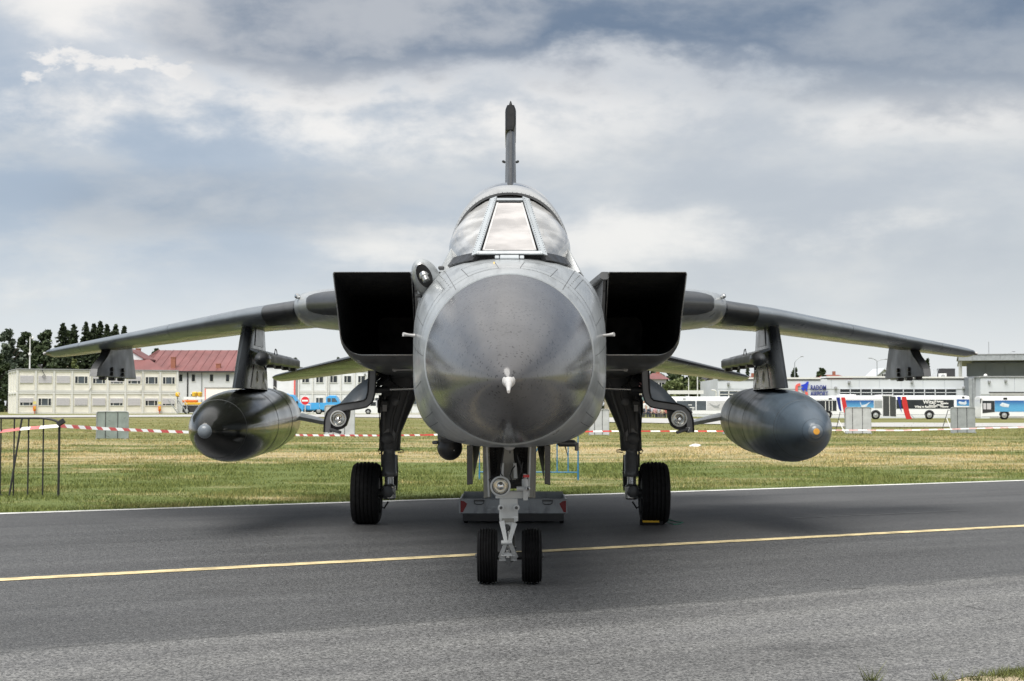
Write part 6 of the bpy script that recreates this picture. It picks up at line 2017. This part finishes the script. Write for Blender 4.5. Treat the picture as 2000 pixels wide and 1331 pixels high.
me = text_mesh('17', .058, .001, .002, 'CENTER'); me.materials.append(J['gear_grey'])
p = P(1343, 842, 16.98)
share('lettering', me, JET, (p.x - JX, p.y - JY, p.z))

# nose gear -----------------------------------------------------------------------
NY = 12.12
for s in (-1, 1):
    aircraft_wheel((s * .180, NY, .226), .229, .163, 5, s)
    MB().lathe((s * .262, NY, .226), (s, 0, 0), [(0, .018), (.012, .017), (.018, .01)], 14).build('hub_cap', J['gear_dark'], JET, OFF)
MB().cyl((-.15, NY, .226), (.15, NY, .226), .032, n=16).build('nose_axle', J['gear_dark'], JET, OFF, smooth=40)
leg = MB().lathe((0, NY + .06, .17), (0, .04, 1), [(0, .03), (.02, .055), (.12, .055), (.13, .042), (.42, .042)], 20).build('nose_leg', J['steel'], JET, OFF, smooth=35)
# cast front links
def plate(pts, Y, t, name, mat, parent=leg, bevel=True):
    mb = MB()
    P3 = []
    for px, py in pts:
        p = P(px, py, Y); p.x -= JX; P3.append(p)
    c = sum(P3, Vector()) / len(P3)
    fr_ = [c + (p - c) * .965 for p in P3]
    rs = [[p + Vector((0, 0, 0)) for p in fr_], [p + Vector((0, .008, 0)) for p in P3], [p + Vector((0, t, 0)) for p in P3]]
    mb.rings(rs)
    return mb.build(name, mat, parent, OFF)
plate([(976, 974), (1011, 974), (1012, 1010), (1012, 1018), (1007, 1020), (1005, 1038), (991, 1038), (976, 1018), (975, 1010)], 12.00, .14, 'leg_casting', J['gear_grey'])
MB().box((P(993.5, 1000, 12).x - JX, 12.12, P(0, 996, 12).z), (.140, .14, .17), bevel=.012).build('leg_block', J['gear_grey'], leg, OFF)
for s in (-1, 1):
    c = P(993.5 + s * 15, 992, 11.97); c.x -= JX
    b_ = MB().lathe(c, (0, -1, 0), [(-.02, .026), (.012, .026), (.016, .018)], 14).build('casting_boss', J['gear_grey'], leg, OFF, smooth=40)
    MB().lathe(c + Vector((0, -.012, 0)), (0, -1, 0), [(0, .013), (.010, .013)], 8).build('boss_bolt', J['gear_dark'], b_, OFF)
plate([(980, 1013), (1004, 1013), (1004, 1021), (980, 1021)], 11.985, .03, 'casting_recess', J['well'])
c = P(990, 1031, 11.985); c.x -= JX
MB().lathe(c, (0, -1, 0), [(0, .026), (.006, .028), (.012, .020)], 20).build('casting_eye', J['gear_dark'], leg, OFF)
# A-shaped torque links
def bar(p, q_, Y0, Y1, w0, w1, name, mat=J['gear_grey']):
    a = P(*p, Y0); b_ = P(*q_, Y1); a.x -= JX; b_.x -= JX
    d = (b_ - a).normalized(); sd_ = d.cross(Vector((0, 1, 0))).normalized(); f_ = Vector((0, 1, 0))
    return MB().rings([[a + sd_ * w0 - f_ * .018, a - sd_ * w0 - f_ * .018, a - sd_ * w0 + f_ * .018, a + sd_ * w0 + f_ * .018], [b_ + sd_ * w1 - f_ * .016, b_ - sd_ * w1 - f_ * .016, b_ - sd_ * w1 + f_ * .016, b_ + sd_ * w1 + f_ * .016]]).build(name, mat, leg, OFF)
bar((980, 1018), (988.5, 1060), 11.975, 11.88, .021, .013, 'torque_link')
bar((1005, 1022), (994.5, 1060), 11.975, 11.88, .021, .013, 'torque_link')
plate([(982, 1020), (1003, 1020), (999, 1038), (987, 1038)], 11.985, .03, 'link_web', J['gear_grey'])
bar((989, 1058), (977, 1090), 11.88, 11.98, .013, .019, 'torque_link')
bar((995, 1058), (1008, 1090), 11.88, 11.98, .013, .019, 'torque_link')
bar((979, 1083), (1006, 1083), 11.96, 11.96, .012, .012, 'link_tie')
c0, c1 = P(979, 1060, 11.87), P(1000, 1060, 11.87)
MB().cyl((c0.x - JX, c0.y, c0.z), (c1.x - JX, c1.y, c1.z), .017, n=14).build('link_pin', J['gear_grey'], leg, OFF, smooth=40)
plate([(974, 1086), (1010, 1086), (1010, 1096), (974, 1096)], 11.98, .10, 'axle_block', J['gear_grey'])
plate([(988, 1090), (998, 1090), (997, 1104), (990, 1104)], 11.96, .05, 'tow_lug', J['gear_dark'])
c = P(992, 1080, 12.0); MB().lathe((c.x - JX, c.y, c.z), (0, 0, 1), [(-.05, .03), (.0, .03), (.02, .022)], 14).build('shock_foot', J['steel'], leg, OFF, smooth=40)
# upper cross-head, landing lamp, actuator
plate([(968, 960), (1030, 960), (1030, 974), (968, 974)], 12.02, .10, 'cross_head', J['gear_grey'])
plate([(1022, 955), (1031, 955), (1031, 978), (1022, 978)], 11.98, .12, 'cross_head_end', J['gear_grey'])
lc = P(977.5, 950, 11.92); lc.x -= JX
lp = MB().lathe(lc, (0, -1, 0), [(-.10, .04), (-.06, .072), (-.02, .080), (.012, .082), (.020, .079), (.022, .068), (.010, .066)], 36, True, False).build('taxi_lamp', J['gear_grey'], leg, OFF, smooth=35)
MB().lathe(lc, (0, -1, 0), [(.004, .0675), (.0125, .0675), (.0125, .062), (.004, .062)], 32, False, False).build('lamp_gasket', J['black'], lp, OFF)
MB().lathe(lc, (0, -1, 0), [(-.055, .010), (-.045, .034), (-.02, .054), (.010, .063)], 36, True, False).build('reflector', J['bowl'], lp, OFF, smooth=60)
MB().lathe(lc, (0, -1, 0), [(-.045, .024), (.0, .028), (.010, .022), (.014, .008)], 24).build('bulb_shield', J['chrome'], lp, OFF, smooth=60)
a = P(1026, 958, 12.02); b_ = P(1024, 926, 12.08)
MB().lathe((a.x - JX, a.y, a.z), b_ - a, [(0, .02), (.015, .026), (.09, .026), (.10, .018), (.135, .018)], 16).build('steering_actuator', J['gear_grey'], leg, OFF, smooth=35)
MB().box((P(1028, 930, 12.05).x - JX, 12.03, P(0, 930, 12.05).z), (.05, .02, .022)).build('red_placard', M['red'], leg, OFF)
a = P(1009, 955, 12.0); b_ = P(1025, 955, 12.0)
MB().cyl((a.x - JX, a.y, a.z), (b_.x - JX, b_.y, b_.z), .019, n=14).build('steering_motor', J['gear_grey'], leg, OFF, smooth=40)
c = P(1031, 955, 11.97)
MB().lathe((c.x - JX, c.y, c.z), (0, -1, 0), [(-.03, .018), (.01, .018), (.014, .010)], 12).build('hydraulic_union', J['steel'], leg, OFF, smooth=40)
MB().lathe((c.x - JX, c.y - .014, c.z), (0, -1, 0), [(0, .010), (.006, .010)], 10).build('union_port', J['black'], leg, OFF)
# hoses
for pts in ([(1000, 945), (1012, 935), (1018, 922), (1020, 905)], [(1003, 950), (1015, 946), (1022, 934), (1018, 915), (1010, 890)], [(960, 945), (955, 938), (962, 930), (966, 935)], [(985, 935), (978, 925), (980, 905), (984, 880)], [(1000, 940), (996, 930), (1000, 918), (1006, 910)]):
    MB().tube([P(px, py, 12.05) - Vector((JX, 0, 0)) for px, py in pts], .006, 6).build('hydraulic_hose', J['hose'], leg, OFF, smooth=50)
# forked drag strut running up into the bay
plate([(983, 938), (1012, 938), (1010, 915), (1004, 900), (1002, 876), (984, 876), (982, 900), (979, 915)], 12.30, .16, 'drag_strut', J['well'])
for s in (-1, 1):
    plate([(993.5 + s * 10, 935), (993.5 + s * 17, 935), (993.5 + s * 15, 905), (993.5 + s * 9, 905)], 12.24, .05, 'strut_lug', J['gear_grey'])
# walls of the bay hanging below the fuselage: two long side doors and the narrow forward doors
for s in (-1, 1):
    plate([(993.5 + s * 51, 872), (993.5 + s * 38, 872), (993.5 + s * 34, 972), (993.5 + s * 47, 974)], 12.32, .04, 'bay_side_frame', J['well'], JET)
    plate([(993.5 + s * 44.5, 872), (993.5 + s * 41, 872), (993.5 + s * 37, 972), (993.5 + s * 40.5, 972)], 12.29, .03, 'bay_edge_trim', J['gear_grey'], JET)
    mb = MB()
    z0, z1 = P(0, 974, 12.3).z, 1.16
    mb.prism([(s * .205, 12.36, z1), (s * .205, 13.5, z1), (s * .200, 13.5, z0 + .12), (s * .195, 12.36, z0)], (s * .02, 0, 0))
    mb.build('bay_door', J['well'], JET, OFF)
    plate([(993.5 + s * 82, 870), (993.5 + s * 70, 870), (993.5 + s * 70, 946), (993.5 + s * 81.5, 948)], 12.65, .03, 'forward_door', J['wing'], JET)
    mb = MB(); a = [P(993.5 + s * 70, 870, 12.66), P(993.5 + s * 55, 870, 13.2), P(993.5 + s * 57, 882, 13.2), P(993.5 + s * 69, 938, 12.66)]
    for p in a: p.x -= JX
    mb.prism(a, (0, .02, -.002)); mb.build('forward_door_web', J['dark'], JET, OFF)
    MB().tube([P(993.5 + s * 26, 876, 12.5), P(993.5 + s * 25, 905, 12.5), P(993.5 + s * 27, 930, 12.5)], .012, 6).build('bay_conduit', J['gear_dark'], JET, (JX, JY, 0))
    for i in range(9):
        c = P(993.5 + s * 26, 882 + i * 5.5, 12.48)
        MB().lathe((c.x - JX, c.y, c.z), (s * .4, 0, 1), [(-.006, .017), (.006, .017)], 8).build('conduit_collar', J['gear_dark'], JET, OFF)
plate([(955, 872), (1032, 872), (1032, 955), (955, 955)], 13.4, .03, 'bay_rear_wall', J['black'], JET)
plate([(953, 874), (1034, 874), (1030, 869), (957, 869)], 12.02, .05, 'bay_front_edge', J['gear_grey'], JET)
c = P(993.5, 874, 11.7); c.x = 0
MB().prism([(c.x, 11.55, c.z + .03), (c.x, 11.9, c.z + .03), (c.x, 11.9, c.z - .05), (c.x, 11.75, c.z - .05)], (.008, 0, 0)).build('blade_aerial', J['black'], JET, OFF)
MB().lathe((0, 11.56, 1.14), (0, -1, -.35), [(-.12, .062), (-.02, .055), (.02, .03), (.03, .01)], 18).build('chin_bulge', J['seal'], JET, OFF, smooth=50)
# sensor ball and aerials under the belly
c = P(878.5, 875, 12.75); c.x -= JX
pts = [(-.10, .100)] + [(math.sin(a) * .108, math.cos(a) * .108) for a in np.linspace(-.3, 1.5, 12)]
sb = MB().lathe(c, (0, 0, -1), pts, 32).build('sensor_ball', J['black'], JET, OFF, smooth=60)
MB().box(c + Vector((0, .1, .10)), (.20, .5, .10), bevel=.03).build('sensor_mount', J['dark'], sb, OFF)
MB().box(c + Vector((-.125, 0, .045)), (.05, .06, .03), bevel=.008).build('sensor_lug', J['dark'], sb, OFF)
MB().lathe(c + Vector((.04, -.098, -.02)), (.2, -1, -.2), [(0, .006), (.006, .005)], 8).build('sensor_screw', J['steel'], sb, OFF)
c = P(1107, 873, 12.75); c.x -= JX
ba = MB().box(c + Vector((0, .05, .03)), (.17, .3, .055), bevel=.02).build('belly_fairing', J['dark'], JET, OFF)
MB().box(c + Vector((.085, .0, -.0)), (.035, .05, .07), bevel=.008).build('fairing_lug', J['cowl'], ba, OFF)
MB().cyl(c + Vector((-.02, -.02, .03)), c + Vector((.005, -.03, -.075)), .006, .003, 6).build('wire_aerial', J['black'], JET, OFF)
# ---------------------------------------------------------------- things on the ground round the jet
# grey drip tray behind the nose gear
c0 = gpt(1002, 1018)
TY = 18.3
tr = thing('drip_tray', 'long grey metal drip tray with red ends behind the nose wheel', 'tray', (P(1002.5, 1000, TY).x, TY, 0))
W, H, Dp = 1.30, .265, .62
def tray_z(py): return P(0, py, TY).z
zl, zu = tray_z(1003), tray_z(976)
M['tray'] = paint('tray_metal', (.32, .335, .345), .45, .05, .7)
MB().box((0, 0, (zl + zu) / 2), (W, .02, zu - zl), bevel=.004).build('front_side', M['tray'], tr)
MB().box((0, Dp + .6, (zl + zu) / 2 + .03), (W * 1.0, .02, zu - zl), bevel=.004).build('rear_side', M['tray'], tr)
for s in (-1, 1):
    MB().box((s * (W / 2 + .005), Dp / 2 + .3, (zl + zu) / 2), (.02, Dp + .62, zu - zl), bevel=.004).build('end_side', M['tray'], tr)
    h_ = MB().tube([(s * .42 - .06, -.02, zu - .005), (s * .42 - .055, -.03, zu - .045), (s * .42 - .03, -.03, zu - .058), (s * .42 + .03, -.03, zu - .058), (s * .42 + .055, -.03, zu - .045), (s * .42 + .06, -.02, zu - .005)], .006, 6).build('handle', J['gear_dark'], tr)
    MB().box((s * .42, -.014, zu - .012), (.13, .014, .022)).build('handle_plate', J['gear_dark'], h_)
    # worn red corner paint: an irregular patch
    pts = [(s * (W / 2 - .003), zl + .012), (s * (W / 2 - .003), zu - .012), (s * (W / 2 - .045), zu - .02), (s * (W / 2 - .085), zu - .05), (s * (W / 2 - .07), zu - .085), (s * (W / 2 - .05), zl + .05), (s * (W / 2 - .035), zl + .015)]
    MB().prism([(a, -.0125, b) for a, b in pts], (0, .003, 0)).build('red_end_patch', paint('worn_red', (.20, .012, .012), .5, .05, .8), tr)
    for yy in (.12, 1.1):
        MB().lathe((s * (W / 2 - .06) - .02, yy, .06), (1, 0, 0), [(0, .05), (.01, .06), (.04, .06), (.05, .05)], 16).build('castor', M['rubber'], tr, smooth=40)
MB().box((0, Dp / 2 + .3, zl - .0), (W - .02, Dp + .6, .02)).build('tray_floor', J['dark'], tr)
MB().box((0, .02, zl - .05), (W - .06, .03, .09)).build('chassis_rail', J['black'], tr)
MB().box((0, Dp + .55, zl - .05), (W - .06, .03, .09)).build('chassis_rail', J['black'], tr)
MB().box((0, .0, zu + .003), (W + .03, .03, .012), bevel=.003).build('rim', M['tray'], tr)

# wheel chock with yellow stripe and its green rope
ck = thing('wheel_chock', 'black wheel chock with yellow stripe at the right main wheel', 'chock', (P(1273, 1020, 18.08).x, 18.08, 0))
MB().prism([(-.14, -.01, 0), (-.14, .07, 0), (-.14, .06, .07), (-.14, .03, .07)], (.28, 0, 0)).build('block', M['rubber'], ck)
MB().box((-.01, .014, .045), (.20, .012, .024), Matrix.Rotation(-.6, 3, 'X')).build('stripe', M['yellow'], ck)
M['rope'] = pm('rope_green', (.02, .16, .10), .8, var=.4, scale=40)
pts = [gpt(px, py) + Vector((0, 0, z)) for px, py, z in ((1296, 1020, .03), (1303, 1018, .02), (1312, 1018, .008), (1322, 1021, .006), (1334, 1022, .006), (1326, 1025, .006), (1316, 1026, .006), (1307, 1023, .006), (1302, 1019.5, .01))]
sm = []
for i in range(len(pts) - 1):
    for t in np.linspace(0, 1, 4, endpoint=False): sm.append(pts[i].lerp(pts[i + 1], t))
tag(MB().tube(sm, .008, 6).build('rope', M['rope']), 'green rope loop on the asphalt beside the right main wheel', 'rope')

# black crowd barrier at the left edge
BY = 24.0
def bp(px, py): return P(px, py, BY)
bb = thing('crowd_barrier', 'black tubular crowd barrier on the grass at left edge', 'barrier', (bp(115, 900).x, BY, 0))
bx0 = bp(115, 900).x
zt_, zb_ = bp(0, 817).z, bp(0, 964).z
xr = 0.0
mb = MB()
crn = [(-2.3, 0, zt_), (-.36, 0, zt_)] + [(-.36 + .36 * math.sin(a), 0, zt_ - .10 * (1 - math.cos(a))) for a in np.linspace(.2, 1.5, 7)] + [(0, 0, zt_ - .14), (0, 0, .0)]
mb.tube(crn, .019, 10); mb.build('frame', M['black_pipe'], bb, smooth=50)
for px in (1, 27, 55, 84):
    x = bp(px, 900).x - bx0
    MB().cyl((x, 0, .0), (x, 0, zt_), .013, n=8).build('bar', M['black_pipe'], bb)
MB().cyl((bp(22, 968).x - bx0, -.1, 0), (bp(43, 818).x - bx0, .0, zt_), .016, n=8).build('brace', M['black_pipe'], bb)
MB().cyl((-2.3, 0, .02), (-.9, 0, .02), .013, n=8).build('foot_rail', M['black_pipe'], bb)
MB().box((.03, -.02, zt_ - .07), (.13, .05, .085), Matrix.Rotation(-.55, 3, 'Y'), bevel=.01).build('coupling', M['black_pipe'], bb)
MB().tube([(.0, -.03, zt_ - .13), (.03, -.03, zt_ - .16), (.0, -.03, zt_ - .18)], .01, 6).build('coupling_hook', M['black_pipe'], bb)

# blue crowd barrier behind the nose gear
GY = 29.2
def gp(px, py): return P(px, py, GY)
b2 = thing('crowd_barrier', 'blue tubular crowd barrier on the grass seen under the nose', 'barrier', (gp(1034, 900).x, GY, 0), math.radians(-4))
x_ = [gp(px, 900).x - b2.location.x for px in (936, 1053, 1092, 1110, 1129)]
ztop = 1.05
MB().tube([(x_[0], 0, .0), (x_[0], 0, ztop), (x_[-1], 0, ztop), (x_[-1], 0, .0)], .019, 8).build('frame', M['blue_pipe'], b2)
for i in range(1, 9):
    xx = x_[0] + (x_[-1] - x_[0]) * i / 9 + .02
    MB().cyl((xx, 0, .16), (xx, 0, ztop), .012, n=8).build('bar', M['blue_pipe'], b2)
MB().cyl((x_[0], 0, .16), (x_[-1], 0, .16), .012, n=8).build('bottom_rail', M['blue_pipe'], b2)
MB().cyl((gp(1043, 880).x - b2.location.x - .05, .05, .35), (gp(1058, 880).x - b2.location.x + .1, .05, ztop), .013, n=8).build('brace', M['blue_pipe'], b2)

# plated barriers standing far out on the grass
def plated(label, px0, px1, py0, py1, Y, mat, group='plate-faced barriers out on the grass'):
    a, b = P(px0, py1, Y), P(px1, py1, Y)
    t = thing('plate_barrier', label, 'barrier', ((a.x + b.x) / 2, Y, zt((a.x + b.x) / 2, Y)), 0, group)
    w = b.x - a.x; h = P(px0, py0, Y).z - t.location.z
    r = min(.12, w * .1)
    pts = [(-w / 2, .03), (w / 2, .03), (w / 2, h - r)] + [(w / 2 - r + r * math.cos(t_), h - r + r * math.sin(t_)) for t_ in np.linspace(.3, 1.3, 4)] + [(w / 2 - r, h), (-w / 2 + r, h)] + [(-w / 2 + r - r * math.sin(t_), h - r + r * math.cos(t_)) for t_ in np.linspace(.3, 1.3, 4)] + [(-w / 2, h - r)]
    MB().prism([(x, 0, z) for x, z in pts], (0, .03, 0)).build('plate', mat, t)
    MB().tube([(x, -.015, z) for x, z in pts[2:]] + [(-w / 2, -.015, 0)], .02, 6).build('frame_tube', M['galv'], t)
    for k in (-.5, -.22, .16, .5):
        x = k * w * (.98 if abs(k) == .5 else 1)
        MB().box((x, -.012, h / 2), (.022, .02, h - .06)).build('rib', M['dark_trim'] if abs(k) < .4 else M['galv'], t)
    for k in (-.45, .45):
        MB().box((k * w, .0, .03), (.06, .6, .05)).build('foot', M['galv'], t)
    return t
plated('greenish grey plated barrier on grass below left outer pylon', 188, 251, 804, 857, 67, pm('green_grey_plate', (.27, .315, .30), .35, metal=.3, var=.15, scale=2))
plated('white plated barrier behind the left landing light', 634, 693, 792, 850, 76, M['pale_plate'])
plated('pale plated barrier right of the grey drop tank', 1651, 1702, 796, 846, 80, M['pale_plate'])
plated('concrete grey plated barrier before the two buses', 1857, 1905, 796, 844, 82, M['galv'])
plated('pale plated barrier mostly hidden behind right wheel leg', 1150, 1190, 800, 849, 76, M['pale_plate'])
plated('pale plated barrier hidden behind right drop tank', 1412, 1470, 797, 847, 79, M['pale_plate'])

# trestle stands
def trestle(label, px, py0, py1, Y, spread, lean=0):
    a = P(px, py1, Y); t = thing('trestle_stand', label, 'stand', (a.x, Y, zt(a.x, Y)), 0, 'thin trestle stands by the far road')
    h = P(px, py0, Y).z - t.location.z
    MB().cyl((-spread, 0, 0), (lean, .1, h), .02, n=6).build('leg', M['black_pipe'], t)
    MB().cyl((spread * .7, -.1, 0), (lean - .1, .1, h * .62), .028, n=6).build('leg', M['white'], t)
    MB().cyl((-.05 + lean, .1, h), (spread * .9, .12, h * .97), .02, n=6).build('top_bar', M['galv'], t)
    MB().cyl((spread * .85, .3, 0), (spread * .85, .12, h * .97), .018, n=6).build('leg', M['galv'], t)
trestle('thin trestle stand left of the pale barrier by the red stripe', 1642, 806, 842, 84, .30)
trestle('thin trestle stand in front of the bus front wheel', 1850, 801, 837, 88, .34, .1)
trestle('thin trestle stand beside the left bus and tank', 1428, 797, 845, 78, .20)

# white litter on the grass
p = gpt(1358, 872)
mb = MB(); rs = []
for z, k in ((.0, 1.0), (.03, .95), (.06, .7), (.085, .35)):
    rs.append([Vector((p.x + math.cos(a) * .20 * k * (1 + .25 * math.sin(3 * a + z * 30)), p.y + math.sin(a) * .30 * k, z)) for a in np.linspace(0, 2 * math.pi, 14, endpoint=False)])
mb.rings(rs)
tag(mb.build('plastic_bag', M['white'], smooth=60), 'crumpled white plastic bag lying on the dry grass', 'bag')

# red and white tape
def tape(label, pts, w=.075, period=1.0, red=None):
    """pts: (pixel, pixel, depth) along the tape"""
    P3 = [P(a, b, Y) for a, b, Y in pts]
    fine = []
    for i in range(len(P3) - 1):
        n = max(2, int((P3[i + 1] - P3[i]).length / .125))
        for t in np.linspace(0, 1, n, endpoint=False): fine.append(P3[i].lerp(P3[i + 1], t))
    fine.append(P3[-1])
    mb = MB(); d = 0
    for i in range(len(fine) - 1):
        a, b = fine[i], fine[i + 1]
        mb.mi = 1 if (d % period) < period / 2 else 0
        d += (b - a).length
        sl = .03 if False else 0
        hd = Vector(((b - a).y, -(b - a).x, 0)).normalized()
        if hd.dot(Vector((0, 0, 0)) - Vector((a.x, a.y, 0))) < 0: hd = -hd
        up = Vector((0, 0, w * .40)) - hd * w * .30; tw = Vector((0, .012 * math.sin(d * .9), 0))
        mb.add([a - up - tw, b - up - tw, b + up + tw, a + up + tw, a - up - tw + Vector((0, .002, 0)), b - up - tw + Vector((0, .002, 0)), b + up + tw + Vector((0, .002, 0)), a + up + tw + Vector((0, .002, 0))], [(0, 1, 2, 3), (5, 4, 7, 6), (3, 2, 6, 7), (1, 0, 4, 5)])
    o = mb.build('barrier_tape', [M['white'], red or pm('tape_red', (.50, .04, .03), .45, var=.1)])
    return tag(o, label, 'tape', 'red and white barrier tape')
tape('red and white tape left of the black barrier post', [(-60, 847, 24.02), (0, 843, 24.0), (40, 838, 23.97), (115, 832, 23.96)], .062, .46, pm('faded_tape_red', (.58, .16, .16), .45, var=.2))
tape('red and white tape from the black barrier back past the left tank', [(115, 832, 23.98), (200, 837.5, 27.5), (300, 842, 31.5), (370, 844.5, 34), (480, 848, 40), (600, 850.5, 47), (740, 851, 54), (830, 850, 58)], .075)
tape('red and white tape behind the gear between nose and right tank', [(830, 850, 58), (1000, 846, 62), (1190, 842.5, 65), (1430, 842.5, 68), (1520, 842, 70)], .075)
tape('pale red and white tape crossing in front of the buses', [(1520, 842, 70), (1640, 840.5, 74), (1760, 841, 75), (1860, 838.5, 76), (1940, 836, 77), (2080, 833.5, 78)], .075, 1.0, pm('pale_tape_red', (.70, .42, .40), .5, var=.2))
